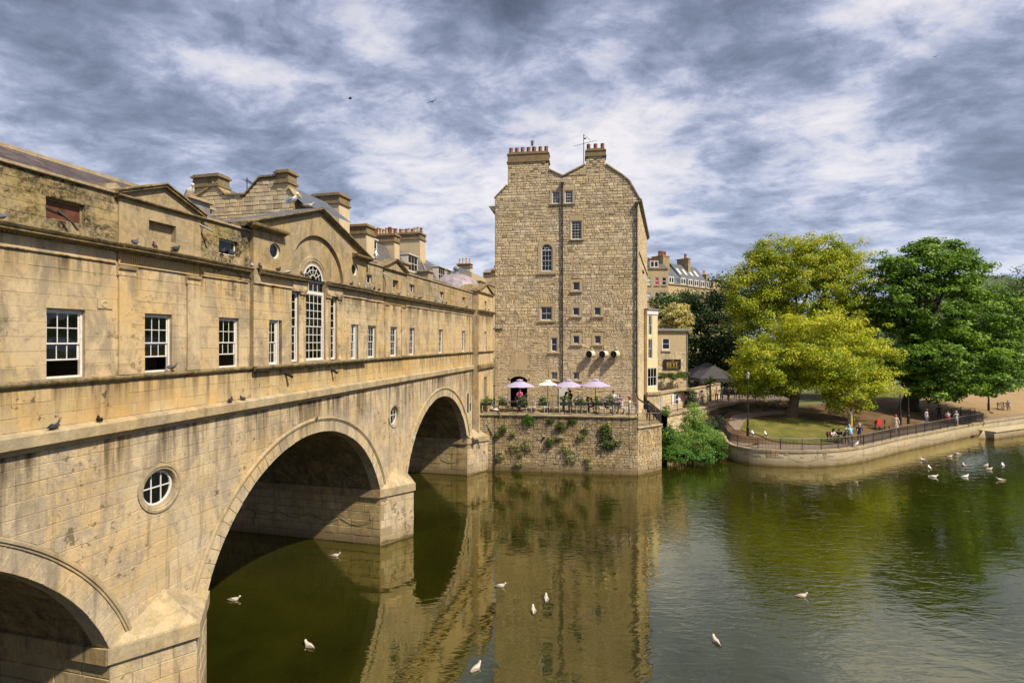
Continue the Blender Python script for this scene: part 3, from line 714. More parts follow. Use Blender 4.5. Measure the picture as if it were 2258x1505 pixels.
# -- sash windows
def sash(parent, fr, a0, a1, z0, z1, d, cols, rows, fw=.05, open_=0.0, each=True, name='sash_window', mat=None, bw_=.02):
    mat = mat or M['white']; w = MB(); zm = (z0 + z1) / 2
    for p, q in (((a0, z0 + fw / 2), (a1, z0 + fw / 2)), ((a0, z1 - fw / 2), (a1, z1 - fw / 2))): bar(w, p, q, fw, d - .06, d + .01, fr)
    for a in (a0 + fw / 2, a1 - fw / 2): bar(w, (a, z0 + fw), (a, z1 - fw), fw, d - .06, d + .012, fr)
    A0, A1, Z0, Z1 = a0 + fw, a1 - fw, z0 + fw, z1 - fw; zm = (Z0 + Z1) / 2; rw = .035
    cells = []
    for (y0, y1, dd) in ((zm - .01, Z1, d - .012), (Z0 + open_, zm + .02 + open_, d - .04)):
        bar(w, (A0, y0 + rw / 2), (A1, y0 + rw / 2), rw, dd - .02, dd, fr); bar(w, (A0, y1 - rw / 2), (A1, y1 - rw / 2), rw, dd - .02, dd, fr)
        for a in (A0 + rw / 2, A1 - rw / 2): bar(w, (a, y0 + rw), (a, y1 - rw), rw, dd - .02, dd, fr)
        X0, X1, Y0, Y1 = A0 + rw, A1 - rw, y0 + rw, y1 - rw
        for i in range(1, cols): x = X0 + (X1 - X0) * i / cols; bar(w, (x, Y0), (x, Y1), bw_, dd - .018, dd - .002, fr)
        for j in range(1, rows): y = Y0 + (Y1 - Y0) * j / rows; bar(w, (X0, y), (X1, y), bw_, dd - .017, dd - .003, fr)
        if each:
            for i in range(cols):
                for j in range(rows):
                    cells.append((X0 + (X1 - X0) * i / cols, X0 + (X1 - X0) * (i + 1) / cols, Y0 + (Y1 - Y0) * j / rows, Y0 + (Y1 - Y0) * (j + 1) / rows, dd - .01))
        else: cells.append((X0, X1, Y0, Y1, dd - .01))
    wo = w.build(name, mat, parent)
    for x0, x1, y0, y1, dd in cells:
        g = MB(); g.quad(fr(x0, y0, dd), fr(x1, y0, dd), fr(x1, y1, dd), fr(x0, y1, dd)); g.build('pane', M['glass'], wo)
    return wo
M['net'] = plain('grey_blind', (.16, .14, .145), .9, .15, scale=2)
M['curtain'] = plain('cream_curtain', (.55, .52, .47), .9, .12, scale=2)
for i, (a0, a1) in enumerate(windows):
    op = {1: .36, 2: .36, 3: .36, 7: 0, 6: 0}.get(i, 0.0)
    fr_ = fbd(.15) if i in (4, 5) else fb
    wd = i in (4, 5)
    sash(bridge, fr_, a0, a1 - (.18 if wd else 0), WZ0 + .01, WZ1 - .01, -.11 if not wd else -.1, 2 if wd else 3, 2, open_=op, each=i in (1, 2, 3, 4, 5, 6))
    if i in (6, 7, 8, 9, 10):
        m = MB(); b0 = a0 + (a1 - a0) * .5; m.prism([(b0, WZ0 + .05), (a1 - .05, WZ0 + .05), (a1 - .05, WZ1 - .05), (b0, WZ1 - .05)], -.24, -.22, fb); m.build('curtain', M['curtain'], bridge)
    if wd:
        m = MB(); m.box(-.08, .13, a1 - .17, a1 - .155, WZ0, WZ1); m.build('window_lining', M['white_old'], bridge)
sash(bridge, fr, 20.24, 20.64, 9.68, 12.36, -.1, 1, 4, fw=.05, name='venetian_side_window'); sash(bridge, fr, 22.84, 23.26, 9.68, 12.36, -.1, 1, 4, fw=.05, name='venetian_side_window')
vw = sash(bridge, fr, vc - vr + .01, vc + vr - .01, 9.68, 12.42, -.1, 4, 4, fw=.07, name='venetian_main_window', bw_=.028)
# fanlight over the main window
m = MB(); ro = vr - .01
ring_mould(m, vc, vz + .03, [(-.2, ro), (-.12, ro), (-.12, ro - .07), (-.2, ro - .07)], fr, 24, 0, pi)
for rr in (.2, .42): ring_mould(m, vc, vz + .03, [(-.17, rr + .012), (-.14, rr + .012), (-.14, rr - .012), (-.17, rr - .012)], fr, 20, 0, pi)
for k in range(1, 6):
    t = pi * k / 6; bar(m, (vc + .2 * cos(t), vz + .03 + .2 * sin(t)), (vc + (ro - .07) * cos(t), vz + .03 + (ro - .07) * sin(t)), .022, -.17, -.142, fr)
bar(m, (vc - ro, vz - .02), (vc + ro, vz - .02), .06, -.18, -.11, fr); bar(m, (vc - ro, 12.45), (vc + ro, 12.45), .06, -.18, -.09, fr)
for k in (-1, 0, 1): bar(m, (vc + k * .3, 12.45), (vc + k * .3, vz), .022, -.17, -.14, fr)
fo = m.build('fanlight', M['white'], bridge)
g = MB(); g.add([fr(a, z, -.155) for a, z in [(vc - ro, 12.45), (vc + ro, 12.45)] + arc(vc, vz + .03, ro - .03, 0, pi, 20)], [tuple(range(23))]); g.build('pane', M['glass'], fo)
m = MB(); m.prism([(vc - .58, 12.48), (vc + .58, 12.48), (vc + .58, 12.86), (vc - .58, 12.86)], -.24, -.22, fr); m.build('blind', M['curtain'], bridge)
m = MB(); m.prism([(20.2, 10.35), (23.3, 10.35), (23.3, 12.4), (20.2, 12.4)], -.36, -.34, fr); m.build('blind', M['net'], bridge)

# -- rooms behind the windows, rear wall and roofs
m = MB(); m.box(-4.2, -4.0, 5, 42.9, 8.35, 14.1); m.box(-4.0, -.3, 5, 42.9, 9.05, 9.12); m.box(-4.0, -.3, 5, 42.9, 12.4, 12.5)
for x in (10.2, 13.6, 18.3, 20.0, 23.7, 27.8, 33, 38, 42.8): m.box(-4.0, -.3, x, x + .1, 9.12, 12.4)
m.build('shop_interior', M['room'], bridge)
m = MB(); m.box(-6.2, -6.0, 5, 47, 8.3, 14.2); m.box(-6.2, -.05, 4.9, 5, 8.3, 14.2); m.build('street_wall', M['attic'], bridge)
def roof_frame(o0, z0, o1, z1):
    L = math.hypot(o1 - o0, z1 - z0); ux, uz = (o1 - o0) / L, (z1 - z0) / L
    return (lambda a, z, d: (o0 + ux * z - uz * d, a, z0 + uz * z + abs(ux) * d)), L
def slates(parent, a0, a1, o0, z0, o1, z1, world_of, mat, limit=0, rh=.17, ln=.24, a0f=None, a1f=None, core='roof', wrap=None):
    f, L = roof_frame(o0, z0, o1, z1)
    if wrap: f0 = f; f = lambda a, z, d: wrap(f0(a, z, d))
    m = MB()
    A0, B0 = (a0f(0) if a0f else a0), (a1f(0) if a1f else a1); A1, B1 = (a0f(L) if a0f else a0), (a1f(L) if a1f else a1)
    m.quad(f(A0, 0, 0), f(B0, 0, 0), f(B1, L, 0), f(A1, L, 0)); ro = m.build(core, mat, parent)
    n = max(1, round(L / rh)); rows = [(L * i / n, L * (i + 1) / n) for i in range(n)]
    g = lambda a, z, d: f(a, z, d)
    pc = []
    for z0_, z1_ in rows:
        a = (a0f(z0_) if a0f else a0); e = (a1f(z0_) if a1f else a1); a += rg.uniform(-1, 0) * ln * .5
        a = max(a, (a0f(z0_) if a0f else a0))
        while a < e - .02:
            b = min(a + ln, e); t = .022 + rg.uniform(0, .01)
            P = [f(a + .003, z0_ - .01, 0), f(b - .003, z0_ - .01, 0), f(b - .003, z0_ - .01, t), f(a + .003, z0_ - .01, t), f(b - .003, z1_, .006), f(a + .003, z1_, .006)]
            pc.append((P, [(0, 1, 2, 3), (3, 2, 4, 5)], rg.gauss(0, 1), ln * rh)); a = b
    if limit: lay(pc, 'slate', mat, parent, world_of, limit, 'slate_courses')
    else:
        mm = MB(); [mm.add(p[0], p[1], p[2]) for p in pc]; mm.build('slate_courses', mat, parent, kind='stuff')
slates(bridge, 5, 16.4, -.3, 14.26, -2.5, 15.3, bw, M['slate'], 280, rh=.2, ln=.3)
slates(bridge, 16.42, 18.2, -.3, 14.26, -1.9, 14.95, bw, M['slate_grey'], 0, rh=.2, ln=.3)
slates(bridge, 25.8, 42.9, -.3, 14.36, -2.6, 15.25, bw, M['slate'], 0, rh=.25, ln=.35)
m = MB(); m.box(-2.62, -2.42, 5, 16.4, 15.26, 15.37); m.box(-2.72, -2.52, 25.8, 42.9, 15.22, 15.31); m.box(-2.0, -1.8, 16.42, 18.2, 14.92, 15.0); m.build('ridge_coping', M['coping'], bridge)
m = MB()
for a0, a1, zr, orr in ((5, 16.4, 15.3, -2.5), (16.4, 18.2, 14.9, -1.9), (25.8, 42.9, 15.25, -2.6)):
    m.quad(fb(a0, zr, orr), fb(a1, zr, orr), fb(a1, 14.2, -6.1), fb(a0, 14.2, -6.1)); m.add([fb(a1, 14.26, -.3), fb(a1, zr, orr), fb(a1, 14.2, -6.1)], [(0, 1, 2)])
m.build('rear_roof', M['slate_grey'], bridge)
# gable roof running back from the central gable
m = MB(); 
for s0, z0 in ((17.75, 14.44), (26.05, 14.48)): m.add([(.3, s0, z0), (.3, 22.0, 15.925), (-1.3, 22.0, 15.925), (-1.3, s0, z0)], [(0, 1, 2, 3)])
m.add([(-1.3, 17.95, 14.2), (-1.3, 26.05, 14.2), (-1.3, 22, 15.92)], [(0, 1, 2)]); m.quad((-1.3, 18, 14.7), (-1.3, 26, 14.7), (-5.5, 26, 14.7), (-5.5, 18, 14.7))
m.quad((-.05, 18.2, 14.2), (-.05, 18.2, 14.55), (-5.5, 18.2, 14.55), (-5.5, 18.2, 14.2))
m.build('gable_roof', M['slate_grey'], bridge)
m = MB(); m.box(-1.75, -.95, 16.7, 17.5, 14.3, 14.98); m.build('roof_turret', M['lead'], bridge)
m = MB(); m.box(-1.85, -.85, 16.6, 17.6, 14.985, 15.07); m.build('turret_slab', M['coping'], bridge)
m = MB(); m.box(-2.9, -2.2, 18.0, 18.9, 14.5, 15.2); m.box(-3.0, -2.1, 17.9, 19.0, 15.203, 15.29); m.build('roof_hatch', M['coping'], bridge)
for s_ in (33.4, 37.5):
    m = MB(); m.box(-2.4, -1.5, s_, s_ + .8, 14.6, 15.35); m.box(-2.5, -1.4, s_ - .1, s_ + .9, 15.353, 15.45); m.build('roof_hatch', M['coping'], bridge)
m = MB(); m.prism([(13.35, 14.2), (13.75, 14.2), (13.75, 14.42), (13.6, 14.5), (13.35, 14.42)], -1.6, -.1, fb); m.build('hip_stone', M['coping'], bridge)

# -- end pavilion
fe = fbd(.5)
m = MB(); ew = [rect(44.65, 45.3, WZ0, WZ1), rect(44.6, 45.4, 5.1, 7.45), rect(44.7, 45.3, 13.35, 13.78)]
wall_sheet(m, rect(43, 47.35, -1.5, 14.4), ew, 0, fe); [reveal(m, h, 0, -.2, fe) for h in ew]
m.quad(fb(43, -1.5, 0), fb(43, -1.5, .5), fb(43, 14.4, .5), fb(43, 14.4, 0)); m.quad(fb(47.35, -1.5, -3), fb(47.35, -1.5, .5), fb(47.35, 14.4, .5), fb(47.35, 14.4, -3))
m.prism([(43.0, 14.4), (47.35, 14.4), (45.18, 15.1)], -.4, 0, fe)
m.build('end_pavilion_wall', M['ashlar'], bridge)
m = MB(); m.mould(cprof, 42.95, 47.4, fe); m.mould(sprof, 42.95, 47.4, fe); m.mould(fprof, 42.95, 47.4, fe)
for s0, z0, s1, z1 in ((42.9, 14.42, 45.18, 15.15), (45.18, 15.15, 47.45, 14.42)): m.prism([(s0, z0), (s1, z1), (s1, z1 + .12), (s0, z0 + .12)], -1.4, .62, fb)
m.mould([(0, 14.34), (.12, 14.36), (.14, 14.44), (0, 14.45)], 42.95, 47.4, fe)
m.build('end_pavilion_cornice', M['cornice_top'], bridge)
sash(bridge, fe, 44.65, 45.3, WZ0, WZ1, -.12, 2, 2, each=False)
m = MB(); m.prism([(44.68, 5.1), (45.34, 5.1), (45.34, 7.42), (44.68, 7.42)], -.2, -.18, fe); m.build('perforated_panel', M['lead'], bridge)
dm = MB()
for k in range(70): a, z = rg.uniform(44.74, 45.28), rg.uniform(5.15, 7.35); dm.box(.325, .33, a, a + .06, z, z + .05)
dm.build('perforations', M['dark'], bridge, kind='stuff')
m = MB(); m.box(-.05, .02, 42.28, 42.5, 4.95, 5.55); m.build('wall_meter_box', M['iron'], bridge)
m = MB(); m.tube([fb(42.45, 7.9, .04), fb(42.5, 6.6, .03), fb(42.42, 5.6, .03)], .015, 5); m.build('cable', M['pipe'], bridge)
m = MB(); m.prism([(41.6, 4.9), (41.95, 4.9)] + arc(41.775, 6.2, .175, 0, pi, 8), -.02, .012, fb); m.build('slit_niche', M['dark'], bridge)
# carved tablet
m = MB(); m.prism(rect(13.05, 13.42, 11.28, 11.52), -.0, .02, fb); ring_mould(m, 13.22, 11.39, [(.02, .09), (.035, .08), (.035, .055), (.02, .05)], fb, 16, .9, 5.2); m.build('carved_tablet', M['dressed'], bridge)
for s_, z_ in ((23.0, 9.22), (20.0, 9.25)):
    m = MB(); m.tube([fb(s_, z_, 0), fb(s_ + .03, z_ - .02, .15), fb(s_ + .05, z_ - .12, .3)], .06, 8); m.build('gargoyle_spout', M['dark'], bridge)
# mooring chains looped along the pier faces inside the arches
for A, n0 in ((ARC[1], 5), (ARC[2], 3)):
    for k in range(n0):
        o0 = -.3 - k * 1.9; y = A['c'] + A['r'] - .06; pts = []
        for j in range(13): t = j / 12; pts.append((o0 - 1.9 * t, y - .0, 1.42 - .34 * 4 * t * (1 - t)))
        m = MB(); m.tube(pts, .011, 5); m.build('mooring_chain', M['iron'], bridge)
# ================================================================ THE TOWER HOUSE AT THE END OF THE BRIDGE
tower = empty('gabled_stone_house', (-1.5, 46.0, 0), R(-8), 'tall rubble stone house with two chimney stacks and a valley gable above the terrace', 'house')
TW = Matrix.Translation((-1.5, 46.0, 0)) @ Matrix.Rotation(R(-8), 4, 'Z')
def ft(a, z, d): return (a, -d, z)
def tw(v): return TW @ v
WT = 12.33
prof_t = [(0, 3.5), (WT, 3.5), (WT, 22.55), (12.4, 22.6), (11.57, 24.02), (10.97, 24.56), (9.6, 25.55), (9.6, 26.3), (8.0, 26.3), (8.0, 25.60), (7.91, 25.62), (5.95, 24.68), (4.72, 25.3), (4.72, 26.1), (1.14, 26.1), (1.14, 24.12), (0.06, 23.05), (0, 23.0)]
prof_t = [(0, 3.5), (WT, 3.5), (WT, 22.6), (11.57, 24.02), (10.97, 24.56), (9.58, 25.55), (9.58, 26.3), (7.95, 26.3), (7.95, 25.60), (5.95, 24.68), (4.70, 25.3), (4.70, 26.1), (1.14, 26.1), (1.14, 24.12), (0, 23.0)]
tw_win = [(5.01, 5.77, 22.35, 23.47), (6.12, 6.84, 22.35, 23.47), (6.67, 7.60, 19.21, 20.83), (6.83, 7.42, 14.79, 15.53), (4.02, 5.06, 12.24, 13.44), (6.84, 7.38, 12.63, 13.32), (8.66, 9.20, 12.62, 13.32), (4.93, 5.50, 9.52, 10.76), (6.86, 7.38, 10.19, 10.90), (8.68, 9.21, 10.19, 10.90), (4.95, 5.50, 7.08, 7.76), (6.84, 7.38, 7.10, 7.77)]
sur = [(.18, .12, .42)] * 12
sur = [(.10, .06, .22), (.10, .06, .22), (.13, .1, .45), (.22, .1, .22), (.18, .12, .30), (.23, .12, .24), (.23, .12, .24), (.22, .12, .3), (.22, .12, .26), (.22, .12, .26), (.22, .1, .28), (.22, .1, .28)]
door_p = [(1.36, 4.6), (2.86, 4.6)] + arc(2.11, 6.3, 1.05, R(45.5), R(134.5), 10)
arch_w = [(4.06, 16.5), (5.09, 16.5)] + arc(4.575, 18.36, .515, 0, pi, 14)
arch_s = [(3.80, 16.36), (5.35, 16.36), (5.35, 18.3)] + arc(4.575, 18.36, .78, 0, pi, 14) + [(3.80, 18.3)]
holes = [rect(a, b, c, d) for a, b, c, d in tw_win] + [door_p, arch_w]
mb = MB(); wall_sheet(mb, prof_t, holes, -.012, ft)
for h in holes: reveal(mb, h, -.012, -.14, ft)
mb.build('wall', M['rubble_mortar'], tower)
sh = []
for (a, b, c, d), (sx, sb, st_) in zip(tw_win, sur): sh.append(rect(a - sx, b + sx, c - sb, d + st_))
sh[0] = rect(4.85, 7.0, 22.26, 23.75); sh[1] = sh[0]
door_s = [(1.16, 4.6), (3.06, 4.6)] + arc(2.11, 6.3, 1.33, R(45), R(135), 10)
rg = random.Random(31)
def irregular_rows(z0, z1, lo, hi):
    out = []; z = z0
    while z < z1 - .02:
        h = rg.uniform(lo, hi); h = min(h, z1 - z)
        if z1 - (z + h) < lo * .6: h = z1 - z
        out.append((z, z + h)); z += h
    return out
def edge_l(z): s = span(prof_t, z); return s[0] + .01 if s else 0
def edge_r(z): s = span(prof_t, z); return s[1] - .01 if s else 1
hole_s = sh[1:] + [arch_s, door_s]
pc = stones(irregular_rows(4.6, 10.9, .11, .17), 0, WT, hole_s, .34, lambda a, z, d: ft(a, z, d - .012), gap=.011, ch=.014, proud=.035, rough=.008, rg=rg, tone=.8)
for z0, z1 in irregular_rows(10.9, 24.62, .12, .30):
    # tall courses are broken up into one or two thinner stones here and there
    pc += stones([(z0, z1)], 0, WT, hole_s, rg.uniform(.22, .50), lambda a, z, d: ft(a, z, d - .012), gap=.013, ch=.014, proud=.045, rough=.02, rg=rg, tone=1.0, a0f=edge_l, a1f=edge_r)
for lo, hi, x0, x1 in ((24.62, 26.1, 1.14, 4.70), (24.62, 26.3, 7.95, 9.58)):
    pc += stones(irregular_rows(lo, hi, .13, .24), x0, x1, [], .34, lambda a, z, d: ft(a, z, d - .012), gap=.012, ch=.014, proud=.03, rough=.01, rg=rg, tone=.7)
pc += stones(irregular_rows(24.62, 25.3, .13, .2), 4.7, 5.6, [], .3, lambda a, z, d: ft(a, z, d - .012), gap=.012, ch=.014, proud=.03, rough=.01, rg=rg, tone=.7, a1f=lambda z: 4.72 + (25.3 - z) * 1.9)
pc += stones(irregular_rows(24.75, 25.5, .13, .2), 6.5, 7.95, [], .3, lambda a, z, d: ft(a, z, d - .012), gap=.012, ch=.014, proud=.03, rough=.01, rg=rg, tone=.7, a0f=lambda z: 6.0 + (z - 24.68) * 2.15)
pc += stones(irregular_rows(24.62, 25.5, .13, .2), 9.58, 10.9, [], .3, lambda a, z, d: ft(a, z, d - .012), gap=.012, ch=.014, proud=.03, rough=.01, rg=rg, tone=.7, a1f=lambda z: 10.85 - (z - 24.62) * 1.4)
lay(pc, 'stone', M['rubble'], tower, tw, 300, 'stone_courses')
# dressed window surrounds, sills and windows
for i, ((a, b, c, d), s) in enumerate(zip(tw_win, sh)):
    if i != 0:
        m = MB(); hh = [rect(a, b, c, d)] + ([rect(*tw_win[0][:2], *tw_win[0][2:])] if i == 1 else [])
        wall_sheet(m, s, hh, .03, ft); reveal(m, s, -.01, .03, ft); [reveal(m, h, -.012, .03, ft) for h in hh]
        m.build('window_surround', M['dressed'], tower)
        m = MB(); m.mould([(0, c - .17 if i > 2 else c - .13), (.13, c - .16 if i > 2 else c - .12), (.14, c - .07), (0, c - .055)], s[0][0] - .03, s[1][0] + .03, ft); m.build('sill', M['dressed'], tower)
    big = i in (2, 4, 7)
    cols, rows = {0: (3, 1), 1: (3, 1), 2: (3, 3), 4: (2, 1), 7: (1, 1)}.get(i, (1, 1))
    if i in (0, 1): cols, rows = 3, 2
    if i in (3, 5, 6, 8, 9, 10, 11):
        w = MB(); f_ = .05
        for p, q in (((a, c + f_ * .8), (b, c + f_ * .8)), ((a, d - f_ / 2), (b, d - f_ / 2)), ((a + f_ / 2, c), (a + f_ / 2, d)), ((b - f_ / 2, c), (b - f_ / 2, d))): bar(w, p, q, f_ * (1.6 if p[1] == q[1] and p[1] < d - .2 else 1), -.1, -.05, ft)
        if i > 9: [bar(w, (a + (b - a) * k / 4, c), (a + (b - a) * k / 4, d), .015, -.05, -.035, ft) for k in (1, 2, 3)]
        wo = w.build('casement_window', M['white'], tower)
        g = MB(); g.quad(ft(a, c, -.08), ft(b, c, -.08), ft(b, d, -.08), ft(a, d, -.08)); g.build('pane', M['glass'], wo)
    else: wo = sash(tower, ft, a, b, c, d, -.05, cols, rows, fw=.055, each=i in (2, 4))
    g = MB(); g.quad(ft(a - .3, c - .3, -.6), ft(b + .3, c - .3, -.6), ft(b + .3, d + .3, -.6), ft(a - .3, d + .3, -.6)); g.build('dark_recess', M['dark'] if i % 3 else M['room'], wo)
m = MB(); wall_sheet(m, arch_s, [arch_w], .035, ft); reveal(m, arch_s, -.01, .035, ft); reveal(m, arch_w, -.012, .035, ft); m.build('window_surround', M['dressed'], tower)
m = MB(); m.mould([(0, 16.2), (.13, 16.22), (.14, 16.33), (0, 16.35)], 3.75, 5.4, ft); m.build('sill', M['dressed'], tower)
wo = sash(tower, ft, 4.08, 5.07, 16.5, 18.37, -.05, 3, 2, fw=.06, each=True, name='arched_window')
m = MB(); ring_mould(m, 4.575, 18.38, [(-.12, .5), (-.04, .5), (-.04, .43), (-.12, .43)], ft, 18, 0, pi); ring_mould(m, 4.575, 18.38, [(-.1, .2), (-.06, .2), (-.06, .17), (-.1, .17)], ft, 12, 0, pi)
for k in (1, 2, 3): t = pi * k / 4; bar(m, (4.575 + .18 * cos(t), 18.38 + .18 * sin(t)), (4.575 + .44 * cos(t), 18.38 + .44 * sin(t)), .025, -.1, -.06, ft)
m.build('fan_bars', M['white'], wo)
g = MB(); g.add([ft(x, z, -.09) for x, z in arc(4.575, 18.38, .46, 0, pi, 14)], [tuple(range(15))]); g.build('pane', M['glass'], wo)
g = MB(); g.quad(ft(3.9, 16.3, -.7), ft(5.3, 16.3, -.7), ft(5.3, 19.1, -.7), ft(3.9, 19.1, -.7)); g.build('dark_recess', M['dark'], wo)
# doorway
m = MB()
for k in range(11):
    t0, t1 = R(45 + 90 * k / 11 + .3), R(45 + 90 * (k + 1) / 11 - .3)
    q = [(2.11 + r * cos(t), 6.3 + r * sin(t)) for r, t in ((1.06, t0), (1.06, t1), (1.33, t1), (1.33, t0))]; v = MB(); v.prism([(x, z) for x, z in q], -.1, .035, ft, tone=rg.gauss(0, 1)); v.build('arch_stone', M['dressed'], tower)
for x0 in (1.17, 2.87):
    for z0, z1 in ((4.6, 5.2), (5.21, 5.75), (5.76, 6.3), (6.31, 6.95)): v = MB(); v.prism([(x0, z0), (x0 + .19, z0), (x0 + .19, z1), (x0, z1)], -.1, .03, ft, tone=rg.gauss(0, 1)); v.build('arch_stone', M['dressed'], tower)
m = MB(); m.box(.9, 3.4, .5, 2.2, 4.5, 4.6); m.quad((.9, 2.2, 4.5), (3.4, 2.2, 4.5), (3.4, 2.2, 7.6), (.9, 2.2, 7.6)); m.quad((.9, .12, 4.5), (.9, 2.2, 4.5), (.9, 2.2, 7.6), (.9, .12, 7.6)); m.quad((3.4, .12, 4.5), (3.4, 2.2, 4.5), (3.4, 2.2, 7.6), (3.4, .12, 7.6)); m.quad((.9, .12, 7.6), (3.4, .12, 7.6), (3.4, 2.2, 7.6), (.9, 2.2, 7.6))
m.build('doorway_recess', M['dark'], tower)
m = MB(); m.prism(rect(5.62, 6.32, 4.65, 6.42), 0.03, .07, ft); m.build('white_door', M['white_old'], tower)
# verge copings on the gable slopes
def cope(pts, w=.11, d1=.09, d0=-.6):
    for p, q in zip(pts, pts[1:]):
        P, Q = Vector(p), Vector(q); t = (Q - P).normalized(); n = Vector((-t.y, t.x));
        if n.y < 0: n = -n
        m = MB(); m.prism([tuple(P + n * .003), tuple(Q + n * .003), tuple(Q + n * w), tuple(P + n * w)], d0, d1, ft); m.build('verge_coping', M['moulding'], tower)
cope([(4.74, 25.3), (5.95, 24.68), (7.9, 25.60)]); cope([(9.62, 25.53), (10.97, 24.56), (11.57, 24.02), (12.4, 22.5)]); cope([(-.02, 22.98), (1.1, 24.1)])
m = MB(); m.prism([(-.6, 22.35), (0.0, 22.35), (0, 21.85), (-.12, 21.86)], -10, -.02, ft); m.build('eaves_cornice', M['cornice_top'], tower)
# chimney stacks with pots
def pot(parent, x, y, z, h, r, mat, sq=True):
    m = MB(); n = 4 if sq else 10
    m.lathe((x, y, z), [(r * 1.15, 0), (r * 1.12, h * .3), (r * .95, h * .9), (r * 1.05, h * .92), (r * 1.05, h)] if sq else [(r, 0), (r * .85, h * .8), (r * 1.1, h * .85), (r * 1.1, h), (r * .7, h)], n)
    o = m.build('chimney_pot', mat, parent); 
    return o
for x0, x1, z0, z1, np_, dep in ((1.14, 4.70, 26.08, 27.0, 7, 1.1), (7.95, 9.58, 26.28, 27.0, 3, 1.0)):
    m = MB(); m.box(x0, x1, .0, dep, z0 - 1.9, z0); m.box(x0 - .1, x1 + .1, -.1, dep + .1, z0, z0 + .1); m.box(x0 - .02, x1 + .02, -.03, dep + .03, z0 + .1, z1 - .24); m.box(x0 - .08, x1 + .08, -.08, dep + .08, z1 - .24, z1 - .16); m.box(x0 + .05, x1 - .05, 0.03, dep - .05, z1 - .16, z1)
    so = m.build('chimney_stack', M['soot'], tower)
    for k in range(np_):
        x = x0 + .22 + (x1 - x0 - .44) * k / (np_ - 1); m = MB(); m.lathe((x, .5, z1), [(.2, 0), (.2, .06), (.17, .1), (.16, .46), (.18, .48), (.18, .52), (.12, .52)], 4 if x1 > 9 or True else 8); o = m.build('chimney_pot', M['terracotta'], so)
# sides, roof, cornice on the right return
sx, sy = None, None
side_dir = Vector((.292 * cos(R(8)) - .956 * sin(R(8)), .292 * sin(R(8)) + .956 * cos(R(8))))   # right side wall direction in the house frame
def fs(a, z, d): return (WT + side_dir.x * a + side_dir.y * d, side_dir.y * a - side_dir.x * d, z)
m = MB(); m.quad(fs(0, 3.5, 0), fs(17.5, 3.5, 0), fs(17.5, 22.5, 0), fs(0, 22.5, 0)); m.quad((0, 0, 3.5), (0, 17, 3.5), (0, 17, 23), (0, 0, 23)); m.quad((0, 17, 3.5), (fs(17.4, 0, 0)[0], 17, 3.5), (fs(17.4, 0, 0)[0], 17, 22.5), (0, 17, 22.5))
m.build('side_wall', M['rubble_mortar'], tower)
pc = stones(irregular_rows(3.6, 22.4, .2, .3), 0, 17.4, [], .5, lambda a, z, d: fs(a, z, d), gap=.01, ch=.012, proud=.03, rough=.01, rg=rg, tone=.8)
mm = MB(); [mm.add(p[0], p[1], p[2]) for p in pc]; mm.build('side_courses', M['rubble'], tower, kind='stuff')
m = MB(); m.mould([(0, 22.2), (.12, 22.25), (.25, 22.4), (.3, 22.5), (0, 22.6)], .0, 17.4, fs); m.mould([(0, 18.0), (.1, 18.02), (.1, 18.12), (0, 18.15)], .6, 17.4, fs); m.mould([(0, 17.1), (.15, 17.15), (.15, 17.25), (0, 17.3)], 6, 8, fs)
m.build('side_cornice', M['cornice_top'], tower)
m = MB()
for (a0, z0), (a1, z1) in (((12.33, 22.6), (11.57, 24.0)), ((11.57, 24.0), (8.0, 26.2)), ((8.0, 25.6), (5.95, 24.66)), ((5.95, 24.66), (4.0, 25.6)), ((4.0, 25.6), (1.1, 24.08)), ((1.1, 24.08), (0, 23)) ):
    sh_ = lambda a: a + (side_dir.x / side_dir.y) * 17 * (a / WT)
    m.quad((a0, .02, z0 - .03), (a1, .02, z1 - .03), (sh_(a1), 17, z1 - .03), (sh_(a0), 17, z0 - .03))
m.build('roof', M['slate_blue'], tower)
# drainpipes
for a, zt, zb in ((5.92, 23.95, 6.6), (12.18, 21.95, 5.9)):
    m = MB(); m.tube([ft(a, zt, .12), ft(a, zb, .12)], .06, 8)
    z = zt - 1.2
    while z > zb: m.tube([ft(a, z, .12), ft(a, z - .12, .12)], .085, 8); z -= 2.05
    if a > 10: m.tube([ft(a, zb, .12), ft(a + .15, zb - .35, .14), ft(a + .75, zb - .75, .2), ft(a + 1.0, zb - 1.3, .35), ft(a + 1.0, 4.3, .4)], .07, 8)
    po = m.build('drainpipe', M['pipe'], tower)
    m = MB(); m.prism([(a - .13, zt + .02), (a - .07, zt - .22), (a + .07, zt - .22), (a + .13, zt + .02), (a + .13, zt + .2), (a - .13, zt + .2)], .03, .26, ft); m.build('hopper', M['pipe'], po)
m = MB(); m.box(-.2, .65, -.12, .05, 11.45, 11.53); m.build('iron_beam', M['pipe'], tower)
# aerials
m = MB(); m.tube([(7.75, .3, 25.6), (7.75, .3, 28.35)], .035, 6); m.tube([(7.75, .3, 28.3), (8.35, .2, 27.75)], .02, 5); m.tube([(6.9, .3, 27.35), (8.9, .2, 27.75)], .015, 4)
for k in range(7): m.tube([(7.2 + .22 * k, .1, 27.42 + .045 * k), (7.2 + .22 * k, .5, 27.42 + .045 * k)], .01, 4)
m.tube([(7.75, .3, 28.0), (7.95, .3, 27.95)], .06, 6); m.build('aerial', M['iron'], tower)
m = MB(); m.tube([(3.25, .5, 27.0), (3.25, .5, 28.1)], .03, 6); m.tube([(3.25, .5, 27.7), (3.25, .5, 28.1)], .1, 6)
for k in range(6): m.tube([(3.05, .5, 27.6 + .1 * k), (3.45, .5, 27.6 + .1 * k)], .012, 4)
m.build('aerial', M['iron'], tower)
